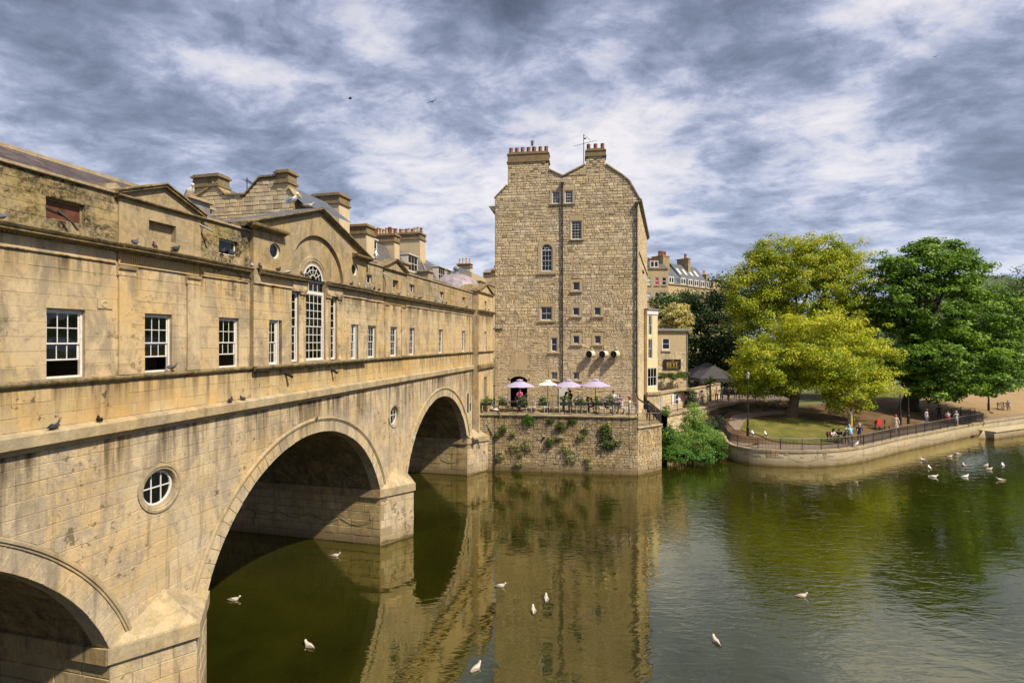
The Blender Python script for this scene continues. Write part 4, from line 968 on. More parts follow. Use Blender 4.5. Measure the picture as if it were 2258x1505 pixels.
# extractor fans on the wall
fan_white = plain('fan_casing', (.55, .48, .36), .55, .12)
for k, a in enumerate((8.15, 9.25, 10.2)):
    ang = R(-58 + 12 * k); r = .30
    root = empty('extractor_fan', ft(a + .2, 9.32, .36)); root.parent = tower
    D = Vector((sin(ang), -cos(ang), 0))
    m = MB(); c = Vector((0, 0, 0)); L = .55
    ax = Vector((-sin(R(35)), -cos(R(35)), 0)); 
    m.tube([c - ax * L * .5, c + ax * L * .5], r, 20, caps=False); m.tube([c - ax * L * .55, c - ax * L * .5], r * .9, 20); m.tube([c + ax * (L * .5 - .03), c + ax * L * .5], r + .02, 20, caps=False)
    m.build('drum', fan_white, root, smooth=False)
    g = MB(); g.tube([c + ax * (L * .30), c + ax * (L * .32)], r * .98, 20); g.build('dark_opening', M['dark'], root)
    g = MB(); side = Vector((ax.y, -ax.x, 0))
    for q in range(5):
        t = 2 * pi * q / 5; v = side * cos(t) + Vector((0, 0, 1)) * sin(t); g.tube([c + ax * L * .34 + v * .05, c + ax * L * .36 + v * r * .9], [.03, .09], 4)
    g.tube([c + ax * L * .33, c + ax * L * .4], .08, 8); g.build('fan_blades', M['iron'], root)
    b = MB(); b.tube([Vector((.05, .42, -.35)), Vector((.0, -.1, -.36))], .02, 5); b.tube([Vector((0, .42, -.75)), Vector((0, -.05, -.36))], .02, 5); b.box(-.06 + .1, .1 + .1, .3, .4, .42, .68); b.build('bracket', fan_white, root)
# chased-in crack and old scar on the left of the front
cr = MB(); pts = [(1.75, 13.3), (2.5, 12.2), (2.15, 11.3), (2.0, 10.0), (1.85, 9.6), (1.9, 8.4), (1.75, 7.8)]
for p, q in zip(pts, pts[1:]):
    bar(cr, p, q, .07, .02, .035, ft)
cr.build('mortared_crack', plain('pale_mortar', (.50, .42, .30), .9, .2, scale=5), tower)
rs = MB(); rs.prism([(1.3, 7.9), (2.85, 7.9), (2.85, 9.4), (2.4, 9.5), (1.5, 9.3)], -.0, .026, ft); rs.build('rendered_patch', M['dressed'], tower)

# ---------------------------------------------------------------- the terrace below it
TZ = 4.6
terr = empty('terrace_wall', (-1.43, 42.1, 0), 0, 'tall stone retaining wall with plants growing from it under the cafe terrace', 'wall')
TP = [Vector((-3.6, 42.0, 0)), Vector((-1.43, 42.1, 0)), Vector((9.1, 40.55, 0)), Vector((9.75, 40.55, 0)), Vector((12.15, 42.35, 0)), Vector((12.9, 47.5, 0)), Vector((13.6, 56, 0))]
org = Vector((-1.43, 42.1, 0))
def seg_frame(p, q, base=org):
    t = (q - p).normalized(); n = Vector((t.y, -t.x, 0)); b = p - base
    return (lambda a, z, d: tuple(b + t * a + n * d + Vector((0, 0, z)))), (q - p).length
rg = random.Random(41); allp = []; core = MB()
for i, (p, q) in enumerate(zip(TP, TP[1:])):
    f, L = seg_frame(p, q); top = 4.45 if i < 3 else (3.6 if i == 3 else 3.4); 
    core.quad(f(0, -1.5, -.02), f(L, -1.5, -.02), f(L, top, -.02), f(0, top, -.02))
    pcs = stones(irregular_rows(-.5, .55, .3, .42), 0, L, [], .8, lambda a, z, d, f=f: f(a, z, d - .02), gap=.01, ch=.015, proud=.05, rough=.008, rg=rg, tone=.5)
    pcs += stones(irregular_rows(.55, top, .12, .24), 0, L, [], .36, lambda a, z, d, f=f: f(a, z, d - .02), gap=.012, ch=.014, proud=.05, rough=.012, rg=rg, tone=1.0)
    allp += pcs
core.build('wall_core', M['terrace_mortar'], terr)
lay(allp, 'stone', M['terrace'], terr, lambda v: v + org, 300, 'stone_courses')
for i, (p, q) in enumerate(zip(TP, TP[1:])):
    f, L = seg_frame(p, q); top = 4.45 if i < 3 else (3.6 if i == 3 else 3.4)
    m = MB(); m.mould([(-.45, top), (.07, top), (.11, top + .03), (.11, top + .13), (.08, top + .16), (-.45, top + .16)], -.0, L, f); m.build('coping', M['coping'], terr)
m = MB(); poly = [v - org + Vector((0, 0, TZ - .01)) for v in TP[:4]] + [Vector((10.7, 44.4, TZ - .01)) - org, Vector((-2.5, 46.5, TZ - .01)) - org, Vector((-3.6, 46, TZ - .01)) - org]
m.add(poly, [tuple(range(len(poly)))]); m.build('terrace_paving', M['coping'], terr)
m = MB(); lo = [Vector((9.75, 40.6, 3.75)), Vector((12.1, 42.4, 3.75)), Vector((12.8, 47.5, 3.5)), Vector((13.6, 56, 3.4)), Vector((15.5, 61, 3.4)), Vector((10.7, 44.2, 3.75))]
m.add([v - org for v in lo], [tuple(range(6))]); m.build('lower_paving', M['coping'], terr)
m = MB(); m.quad(tuple(Vector((9.75, 40.6, 3.4)) - org), tuple(Vector((10.7, 44.3, 3.4)) - org), tuple(Vector((10.7, 44.3, TZ - .02)) - org), tuple(Vector((9.75, 40.6, TZ - .02)) - org)); m.build('step_wall', M['terrace'], terr)
m = MB(); m.tube([(-1.1, .05, 4.4), (.0, -.1, 2.7)], .04, 5); m.tube([(.02, -.1, 2.9), (.02, -.1, -.2)], .04, 5); m.build('old_pipe', M['pipe'], terr)
for x, z in ((1.55, 2.85), (3.95, 2.75)):
    m = MB(); m.tube([(x, .25 - x * .147, z), (x, -.12 - x * .147, z)], .1, 8); m.build('drain_outlet', M['dark'], terr)
# ================================================================ WATER, GROUND, QUAY
def water_mat():
    t = NT('river_water'); p = t.pos()
    murk = t.noise(.12, 4, .6, .6); col = t.mix(t.ramp(murk, [(.35, 0.0), (.68, 1.0)]), (.011, .012, .0015), (.026, .028, .0025))
    x = t.sep()
    # river ripples: a broad swell, wind ripples stronger towards the right bank, and fine chop
    w1 = t.noise(.8, 2, .5, .7, v=t.map(p, (1, 1.7, 1), rot=(0, 0, .55)))
    w2 = t.noise(2.2, 2, .5, .9, v=t.map(p, (.55, 1.9, 1), rot=(0, 0, .45)), off=3)
    w3 = t.noise(7.5, 3, .5, .4, v=t.map(p, (.7, 1.6, 1), rot=(0, 0, .2)), off=7)
    patch = t.ramp(t.noise(.10, 3, .5, .5, off=2), [(.38, .2), (.62, 1.15)])
    amp = t.math('ADD', .32, t.math('MULTIPLY', t.rng(x[0], -6, 14, 0, 1), .42))
    h = t.math('ADD', t.math('MULTIPLY', w1, .9), t.math('ADD', t.math('MULTIPLY', t.math('MULTIPLY', w2, .95), patch), t.math('MULTIPLY', w3, .03)))
    h = t.math('MULTIPLY', h, amp)
    nm = t.bump(h, .42, .055)
    d = t.n('ShaderNodeBsdfDiffuse'); t.L(col, d.inputs[0])
    g = t.n('ShaderNodeBsdfGlossy'); g.inputs['Roughness'].default_value = .025; g.inputs[0].default_value = (1.0, .94, .66, 1); t.L(nm, g.inputs['Normal'])
    fr = t.n('ShaderNodeFresnel'); fr.inputs[0].default_value = 2.3; t.L(nm, fr.inputs['Normal'])
    fac = t.math('MINIMUM', t.math('MULTIPLY', fr.outputs[0], 1.5), .92)
    ms = t.n('ShaderNodeMixShader'); t.L(fac, ms.inputs[0]); t.L(d.outputs[0], ms.inputs[1]); t.L(g.outputs[0], ms.inputs[2])
    o = t.n('ShaderNodeOutputMaterial'); t.L(ms.outputs[0], o.inputs[0]); return t.m
m = MB(); m.quad((-600, -120, 0), (700, -120, 0), (700, 500, 0), (-600, 500, 0)); tag(m.build('river_water', water_mat()), kind='structure')
m = MB(); m.quad((-600, -120, -2.5), (700, -120, -2.5), (700, 500, -2.5), (-600, 500, -2.5)); tag(m.build('river_bed', plain('river_mud', (.08, .07, .04), .9)), kind='structure')

QF = [(20.6, 52.2), (20.2, 49.6), (19.4, 47.0), (19.35, 45.2), (20.1, 44.2), (21.6, 43.55), (23.3, 43.3), (24.9, 43.3), (27.5, 43.85), (30.2, 45.05), (33.8, 47.3), (37.6, 49.7), (42.0, 52.2), (46, 54.55), (53, 58.5), (61.5, 62.7), (90, 77), (200, 130), (600, 300)]
QB = [(24.4, 60.4), (24.6, 60.4), (24.8, 60.5), (25, 60.5), (25.5, 60.5), (26.5, 60.8), (28, 61.2), (29, 61.5), (31, 62.2), (34, 63.2), (38, 65), (42, 66.6), (47, 68.8), (52, 71), (62, 75), (75, 81), (100, 95), (220, 150), (640, 330)]
def catmull(P, k):
    out = []
    for i in range(len(P) - 1):
        p0, p1, p2, p3 = (Vector(P[max(i - 1, 0)]), Vector(P[i]), Vector(P[i + 1]), Vector(P[min(i + 2, len(P) - 1)]))
        for j in range(k):
            t = j / k; out.append(.5 * ((2 * p1) + (p2 - p0) * t + (2 * p0 - 5 * p1 + 4 * p2 - p3) * t * t + (3 * p1 - p0 - 3 * p2 + p3) * t ** 3))
    out.append(Vector(P[-1])); return out
qf, qb = catmull(QF, 5), catmull(QB, 5)
def zg(X, Y):
    d = min((Vector((X, Y)) - q).length for q in qf[:80])
    return 1.35 + .055 * min(max(d - 2.6, 0), 22)
NR = 14; gm = MB(); rowsv = []
for a, b in zip(qf, qb):
    L = (b - a).length
    for j in range(NR + 1):
        t = (j / NR) ** 1.3; p = a.lerp(b, t); gm.v.append((p.x, p.y, 1.35 + 1.21 * max(L * t - 2.6, 0) / (L - 2.6)))
gm.t = [0.0] * len(gm.v); zfar = 2.56
for i in range(len(qf) - 1):
    for j in range(NR): k = i * (NR + 1) + j; gm.f.append((k, k + 1, k + NR + 2, k + NR + 1)); gm.m.append(0)
def soil_mat():
    t = NT('bare_park_soil'); n = t.noise(.45, 6, .6, .3); n2 = t.noise(5, 6, .65); x = t.sep()
    c = t.mix(t.ramp(n, [(.38, 0.0), (.62, 1.0)]), (.085, .052, .026), (.15, .095, .048))
    c = t.mix(t.rng(x[0], 44, 66, 0, .85), c, (.31, .215, .115))
    c = t.mix(t.math('MULTIPLY', t.ramp(n2, [(.55, 0.0), (.7, 1.0)]), .4), c, (.10, .075, .03))
    g = t.noise(.9, 6, .65, off=4); c = t.mix(t.math('MULTIPLY', t.ramp(g, [(.56, 0.0), (.66, 1.0)]), .35), c, (.10, .11, .03))
    return t.out(c, .95, t.bump(n2, .5, .05), spec=.1)
M['soil'] = soil_mat()
tag(gm.build('park_ground', M['soil']), kind='structure')
from mathutils.bvhtree import BVHTree
bvh = BVHTree.FromPolygons([Vector(v) for v in gm.v], gm.f)
def zg(X, Y):
    h = bvh.ray_cast(Vector((X, Y, 50)), Vector((0, 0, -1)))[0]; return h.z if h else 1.35
m = MB(); pts = [(-700, 64.5), (14, 64.5), (20, 60.6)] + [tuple(p) for p in qb] + [(1500, 1500), (-1200, 1500)]
m.add([(x, y, zfar) for x, y in pts], [tuple(range(len(pts)))])
m.build('far_ground', plain('far_grass', (.10, .11, .035), .95, .4, scale=.2))['kind'] = 'structure'
# paths and the lawn on the point
def offset_line(P, d):
    out = []
    for i, p in enumerate(P):
        t = (P[min(i + 1, len(P) - 1)] - P[max(i - 1, 0)]).normalized(); out.append(p + Vector((-t.y, t.x)) * d)
    return out
path_m = plain('tarmac_path', (.20, .145, .115), .9, .25, scale=3, bump=.3)
e0, e1 = offset_line(qf, .28), offset_line(qf, 2.5); m = MB()
for i in range(len(qf) - 8): m.quad((*e0[i], 1.356), (*e0[i + 1], 1.356), (*e1[i + 1], 1.356), (*e1[i], 1.356))
tag(m.build('riverside_path', path_m), kind='structure')
m = MB(); b0 = [(21.8, 51.0), (22.4, 54), (24.0, 57.0), (27, 58.6), (31, 59.8)]; b1 = [(23.3, 50.6), (23.8, 53.2), (25.2, 55.6), (27.6, 57.2), (31, 58.3)]
for (p, q), (r, s_) in zip(zip(b0, b0[1:]), zip(b1, b1[1:])): 
    for k in range(5):
        u, w = k / 5, (k + 1) / 5; L_ = lambda a, b, t: (a[0] + (b[0] - a[0]) * t, a[1] + (b[1] - a[1]) * t)
        c_ = [L_(p, q, u), L_(p, q, w), L_(r, s_, w), L_(r, s_, u)]; m.quad(*[(x, y, zg(x, y) + .05) for x, y in c_])
tag(m.build('looping_path', path_m), kind='structure')
def lawn_mat():
    t = NT('worn_lawn'); n = t.noise(.7, 6, .65, .4); n2 = t.noise(9, 6, .7)
    c = t.mix(t.ramp(n, [(.36, 0.0), (.62, 1.0)]), (.075, .085, .018), (.165, .14, .04))
    c = t.mix(t.math('MULTIPLY', t.ramp(n2, [(.5, 0.0), (.7, 1.0)]), .5), c, (.07, .09, .015)); return t.out(c, .95, t.bump(n2, 1.0, .05), spec=.1)
m = MB(); ring = []
for k in range(40):
    t = 2 * pi * k / 40; rr = 1 + .07 * sin(3 * t + 1) + .05 * sin(7 * t); ring.append((28.0 + 5.6 * rr * cos(t), 51.2 + 5.0 * rr * sin(t) + 1.5 * cos(t)))
cc = (28.0, 51.2); V = [(*cc, zg(*cc) + .07)]
for f_ in (.25, .5, .75, 1.0): V += [(cc[0] + (x - cc[0]) * f_, cc[1] + (y - cc[1]) * f_, zg(cc[0] + (x - cc[0]) * f_, cc[1] + (y - cc[1]) * f_) + .07) for x, y in ring]
fs_ = [(0, 1 + k, 1 + (k + 1) % 40) for k in range(40)] + [(1 + r * 40 + k, 1 + r * 40 + (k + 1) % 40, 41 + r * 40 + (k + 1) % 40, 41 + r * 40 + k) for r in (0, 1, 2) for k in range(40)]
m.add(V, fs_); tag(m.build('lawn', lawn_mat()), kind='structure')

# quay wall with its coping
quay = empty('quay_wall', (19.4, 45, 0), 0, 'low rendered river wall curving round the park point', 'wall')
qo = Vector((19.4, 45, 0)); m = MB(); N = len(qf) - 4
for i in range(N):
    a, b = qf[i], qf[i + 1]; t_ = [(x, offset_line(qf, -x)[i], offset_line(qf, -x)[i + 1]) for x in (.0, .10)] if i == -1 else None
ol = offset_line(qf, -.10)
for i in range(N):
    m.quad((ol[i].x - qo.x, ol[i].y - qo.y, -1.5), (ol[i + 1].x - qo.x, ol[i + 1].y - qo.y, -1.5), (qf[i + 1].x - qo.x, qf[i + 1].y - qo.y, 1.18), (qf[i].x - qo.x, qf[i].y - qo.y, 1.18))
m.build('rendered_face', M['quay'], quay)
c0, c1 = offset_line(qf, -.06), offset_line(qf, .34)
for i in range(0, 62):
    a, b, c, d = c0[i], c0[i + 1], c1[i + 1], c1[i]; e = (b - a).normalized() * .006; m = MB()
    P = [(p.x - qo.x, p.y - qo.y, z) for z in (1.18, 1.37) for p in (a + e, b - e, c - e, d + e)]
    m.add(P, [(0, 1, 5, 4), (1, 2, 6, 5), (2, 3, 7, 6), (3, 0, 4, 7), (4, 5, 6, 7)], rnd.gauss(0, .8)); m.build('coping_stone', M['coping'], quay)
m = MB()
for i in range(62, N):
    a, b, c, d = c0[i], c0[i + 1], c1[i + 1], c1[i]
    P = [(p.x - qo.x, p.y - qo.y, z) for z in (1.18, 1.37) for p in (a, b, c, d)]; m.add(P, [(0, 1, 5, 4), (3, 0, 4, 7), (2, 3, 7, 6), (4, 5, 6, 7)])
m.build('coping_run', M['coping'], quay)
rg = random.Random(8); s_ = 0
for i in range(2, 40):
    a, b = qf[i], qf[i + 1]; f, L = seg_frame(Vector((*a, 0)), Vector((*b, 0)), qo)
    for z0, z1 in ((.72, .94), (.95, 1.17)):
        if rg.random() < (.9 if i < 28 else .45):
            x = 0
            while x < L - .15:
                w = rg.uniform(.25, .5); x1 = min(x + w, L)
                if rg.random() < .75 and s_ < 90:
                    m = MB(); m.add([f(x + .01, z0 + .01, -.01), f(x1 - .01, z0 + .01, -.01), f(x1 - .01, z1 - .01, -.01), f(x + .01, z1 - .01, -.01)] + [f(x + .03, z0 + .03, .035), f(x1 - .03, z0 + .03, .035), f(x1 - .03, z1 - .03, .035), f(x + .03, z1 - .03, .035)], [(4, 5, 6, 7)] + [(k, (k + 1) % 4, (k + 1) % 4 + 4, k + 4) for k in range(4)], rg.gauss(0, 1.3)); m.build('stone', M['terrace'], quay); s_ += 1
                x = x1
m = MB(); ch = []
for k in range(5):
    i0 = 30 + k * 7
    for j in range(8): p = offset_line(qf, -.13)[i0 + j]; t = j / 7; ch.append((p.x - qo.x, p.y - qo.y, .95 - .4 * 4 * t * (1 - t) * .9))
m.tube(ch, .01, 4); m.build('mooring_chain', M['coping'], quay)
# upstream quay step with the lower ledge on the right
lower = empty('river_steps_wall', (51, 56, 0), 0, 'stepped lower river wall with weeds beyond the park gate', 'wall')
lo_ = Vector((51, 56, 0)); f, L = seg_frame(Vector((50.6, 56.2, 0)), Vector((63.5, 62.0, 0)), lo_)
m = MB(); m.box(0, L, -1.5, .75, -.2, 1.1, lambda a, z, d: f(a, z, d)); m.box(0, L, .752, .85, -.3, 1.2, lambda a, z, d: f(a, z, d)); m.build('ledge', M['quay'], lower)
m = MB(); m.add([f(-2.5, -1, .2), f(.5, -1, 1.3), f(.5, -1, .2), f(0, .95, .2)], [(0, 1, 3), (1, 2, 3), (0, 2, 3)]); m.build('sloping_buttress', M['quay'], lower)

# ---------------------------------------------------------------- walkway behind the inlet, its wall and bank
walk = [Vector((15.2, 51.0, 0)), Vector((19.5, 55.4, 0)), Vector((23.5, 59.3, 0)), Vector((27.2, 62.0, 0)), Vector((34, 63.4, 0))]
wk = empty('walkway_wall', tuple(walk[0]), 0, 'yellow stone wall holding up the shaded walkway behind the big bush', 'wall')
rg = random.Random(77); core = MB(); allp = []
for i, (p, q) in enumerate(zip(walk, walk[1:])):
    f, L = seg_frame(p, q, walk[0]); core.quad(f(0, -1, -.02), f(L, -1, -.02), f(L, 3.1, -.02), f(0, 3.1, -.02))
    allp += stones(irregular_rows(.2, 3.05, .18, .3), 0, L, [], .5, lambda a, z, d, f=f: f(a, z, d - .02), gap=.012, ch=.014, proud=.04, rough=.01, rg=rg, tone=.9)
core.build('wall_core', M['terrace_mortar'], wk)
lay(allp, 'stone', M['rubble'], wk, lambda v: v + walk[0], 60, 'stone_courses')
for p, q in zip(walk, walk[1:]):
    f, L = seg_frame(p, q, walk[0]); m = MB(); m.box(0, L, 3.1, 3.28, -.4, .12, lambda a, z, d: f(a, z, d)); m.build('kerb_stone', M['coping'], wk)
m = MB(); V = [(p.x, p.y, 3.22) for p in walk] + [(36, 70, 3.22), (20, 70, 3.22), (14, 62, 3.22), (13.4, 52, 3.22)]; m.add(V, [tuple(range(len(V)))]); tag(m.build('walkway', path_m), kind='structure')
m = MB(); bank = [(19.4, 53.5, .1), (20.6, 52.6, .8), (24.2, 60.0, 1.5), (26, 60.6, 1.8), (34, 61.6, 2.3), (34, 63.3, 3.0), (27.2, 61.9, 3.0), (23.5, 59.2, 2.9), (19.5, 55.3, 2.2), (16, 52.0, .6), (16.5, 50.5, -.6), (19, 50.5, -.6)]
m.add(bank, [(0, 1, 2, 7, 8), (2, 3, 6, 7), (3, 4, 5, 6), (0, 8, 9, 10, 11), (0, 11, 1)]); tag(m.build('inlet_bank', M['soil']), kind='structure')

# ================================================================ RAILINGS
def railing(name, pts, h, label, group=None, post_step=None, balus=.11, mid=None, top_mat=None, posts=None, thick=.025, spikes=False):
    """pts: world points of the foot line"""
    o0 = Vector(pts[0]); root = empty(name, tuple(o0), 0, label, 'railing', group)
    P = [Vector(p) - o0 for p in pts]; Z = Vector((0, 0, 1))
    m = MB(); m.tube([p + Z * h for p in P], .028, 6); m.build('top_rail', top_mat or M['iron'], root)
    for hh in (mid or (.12, )):
        m = MB(); m.tube([p + Z * hh for p in P], .014, 4); m.build('lower_rail', M['iron'], root)
    seg = [(b - a).length for a, b in zip(P, P[1:])]; tot = sum(seg)
    def along(s):
        for (a, b), l in zip(zip(P, P[1:]), seg):
            if s <= l + 1e-6: return a.lerp(b, s / max(l, 1e-6))
            s -= l
        return P[-1]
    n = max(1, round(tot / (post_step or 2))); src = None
    for k in range(n + 1):
        p = along(tot * k / n)
        if src is None:
            m = MB(); m.box(-thick, thick, -thick, thick, 0, h + .02); src = m.mesh('post'); src.materials.append(M['iron'])
        o = link(bpy.data.objects.new('post', src), root); o.location = p
    if balus:
        m = MB(); s = balus
        while s < tot - .03:
            p = along(s); m.box(p.x - .010, p.x + .010, p.y - .010, p.y + .010, p.z + .1, p.z + h - (.0 if not spikes else -.05)); s += balus
        m.build('balusters', M['iron'], root, kind='stuff')
    return root
ql = [Vector((*p, 1.37)) for p in offset_line(qf, .12)]
railing('quay_railing', ql[4:71], .95, 'long black iron railing with a worn top rail curving round the river edge', post_step=1.75, top_mat=M['rail_top'], mid=(.12, .78))
ql2 = [Vector(p) for p in ((20.6, 50.3, 1.37), (20.9, 53, 1.5), (22.3, 56.5, 1.6), (24.5, 59.0, 1.8), (28, 60.3, 1.95), (33, 61.3, 2.1))]
railing('path_railing', ql2, 1.0, 'dark railing along the back of the looping path beside the ivy bank', post_step=1.9)
wl = [Vector((p.x, p.y, 3.28)) + Vector((-.1, .12, 0)) for p in walk]
railing('walkway_railing', wl[:4], 1.0, 'brown tube railing along the shaded walkway behind the big bush', balus=0, mid=(.5,), post_step=2.4)
railing('walkway_railing', [wl[3], Vector((30, 62.6, 3.28)), Vector((36, 63.2, 3.2)), Vector((40, 62, 2.6))], 1.0, 'dark barred railing in tree shade behind the yellow-green tree trunk', post_step=2.4)
tl = [Vector((-3.3, 42.12, TZ + .02)), Vector((-1.43, 42.22, TZ + .02)), Vector((9.0, 40.7, TZ + .02)), Vector((9.65, 40.7, TZ + .02)), Vector((10.2, 42.6, TZ + .02))]
railing('terrace_railing', tl, .97, 'black iron railing of the cafe terrace hung with flower boxes', post_step=1.3, balus=.12, top_mat=M['rail_top'])
railing('corner_railing', [Vector((9.8, 40.72, 3.76)), Vector((12.1, 42.45, 3.56))], 1.05, 'sloping corner railing below the terrace beside the drainpipe', post_step=1.5, balus=.12, top_mat=M['rail_top'])
railing('corner_railing', [Vector((12.15, 42.5, 3.56)), Vector((12.85, 47.4, 3.5)), Vector((13.5, 52, 3.4))], 1.15, 'tall black railing running back from the wall corner towards the cream bay', post_step=1.6, balus=.12)

# ================================================================ BACKGROUND BUILDINGS
def ps(x, y, s):
    u = (x - 1129) / F; o = (u * CT * s + 13.12 - ST * s) / (CT + ST * u); Y = CT * s - ST * o
    return o, EYE - (y - 750) / F * Y
def world_fb(a, z, d): return bw(Vector((d, a, z)))
def stack(parent, o0, o1, s0, s1, z0, z1, pots, mat=M['soot'], potmat=None, fr=None, base=M['rubble'], ph=.6):
    m = MB(); m.box(o0, o1, s0, s1, z0, z1 - .75); so = m.build('chimney_stack', base, parent)
    m = MB(); m.box(o0 - .1, o1 + .1, s0 - .1, s1 + .1, z1 - .75, z1 - .64); m.box(o0 - .02, o1 + .02, s0 - .02, s1 + .02, z1 - .64, z1 - .2); m.box(o0 - .12, o1 + .12, s0 - .12, s1 + .12, z1 - .2, z1 - .1); m.box(o0 - .04, o1 + .04, s0 - .04, s1 + .04, z1 - .1, z1); m.build('stack_cap', mat, so)
    for k in range(pots):
        m = MB(); t = (k + .5) / pots
        if (o1 - o0) > (s1 - s0): c = (o0 + (o1 - o0) * t, (s0 + s1) / 2, z1)
        else: c = ((o0 + o1) / 2, s0 + (s1 - s0) * t, z1)
        h = ph * rnd.uniform(.8, 1.15); m.lathe(c, [(.17, 0), (.15, h * .1), (.12, h * .8), (.16, h * .85), (.16, h), (.1, h)], 8); m.build('chimney_pot', potmat or (M['terracotta'] if rnd.random() < .6 else M['palepot']), so)
    return so
def bg_house(loc_rot, label, name='town_house'):
    e = empty(name, loc_rot[0], loc_rot[1], label, 'house', 'houses across the street behind the bridge'); return e
BL = (-13.12, 0, 0)
# nearest gable wall across the street
h = bg_house((BL, -TH), 'nearest rubble gable wall with stepped roofline above the bridge shops')
S0 = 27.7; px = [(385, 452), (424, 438), (424, 398), (470, 398), (470, 405), (498, 432), (540, 432), (573, 394), (607, 391), (636, 391), (637, 417), (646, 430), (646, 560), (385, 560)]
pg = [ps(x, y, S0) for x, y in px]
def fg(a, z, d): return (a, S0 - d, z)
m = MB(); m.prism(pg, -.6, -.012, fg); m.build('gable_wall', M['rubble_mortar'], h)
rg = random.Random(3); oL, oR = min(p[0] for p in pg), max(p[0] for p in pg)
pc = []
for z0, z1 in irregular_rows(min(p[1] for p in pg) + .5, max(p[1] for p in pg) - .02, .15, .28):
    zs_ = sorted(set([span(pg, (z0 + z1) / 2)]))
    quads = [q for q in trap(pg, []) if q[0][1] <= (z0 + z1) / 2 < q[2][1]]
    for q in quads:
        t = ((z0 + z1) / 2 - q[0][1]) / (q[2][1] - q[0][1]); l = q[0][0] + (q[3][0] - q[0][0]) * t; r = q[1][0] + (q[2][0] - q[1][0]) * t
        if r - l > .3: pc += stones([(z0, z1)], l + .02, r - .02, [], .42, lambda a, z, d: fg(a, z, d - .012), gap=.012, ch=.012, proud=.03, rough=.012, rg=rg, tone=1.0)
lay(pc, 'stone', M['rubble'], h, bw, 120, 'stone_courses')
a_, b_ = ps(427, 398, S0)[0], ps(481, 398, S0)[0]; zt = ps(427, 386, S0)[1]; stack(h, a_, b_, S0, S0 + .8, zt - 1.2, zt, 0)
a_, b_ = ps(609, 391, S0)[0], ps(635, 391, S0)[0]; zt = ps(620, 374, S0)[1]; stack(h, a_, b_, S0, S0 + .7, zt - 1.0, zt, 0)
for q, r in (((424, 440), (480, 404)), ((470, 404), (498, 430)), ((498, 430), (540, 430)), ((540, 430), (573, 392)), ((573, 392), (607, 389)), ((637, 415), (648, 430))):
    P, Q = ps(*q, S0), ps(*r, S0); m = MB(); m.prism([P, Q, (Q[0], Q[1] + .1), (P[0], P[1] + .1)], -.7, .08, fg); m.build('verge_coping', M['moulding'], h)
r1, r2 = ps(455, 398, S0), ps(498, 430, S0); r3, r4, r5 = ps(600, 391, S0), ps(646, 428, S0), ps(668, 446, S0)
m = MB()
for P, Q in ((r1, r2), (ps(395, 450, S0), r1), (r2, ps(540, 430, S0)), (ps(540, 430, S0), r3), (r3, r5)): m.quad((P[0], S0 + .05, P[1] - .05), (Q[0], S0 + .05, Q[1] - .05), (Q[0], S0 + 5, Q[1] - .05), (P[0], S0 + 5, P[1] - .05))
m.build('slate_roof', M['slate_blue'], h)
m = MB(); a0 = ps(536, 430, S0); m.tube([(a0[0], S0 + .3, a0[1] - .5), (a0[0], S0 + .3, a0[1] + 1.05)], .025, 5); m.tube([(a0[0] - .05, S0 + .3, a0[1] + 1.0), (a0[0] + .55, S0 + .1, a0[1] + .62)], .015, 4)
for k in range(5): m.tube([(a0[0] + .1 * k, S0 + .5, a0[1] + .93 - .06 * k), (a0[0] + .1 * k, S0 - .05, a0[1] + .85 - .06 * k)], .012, 4)
m.build('aerial', M['iron'], h)
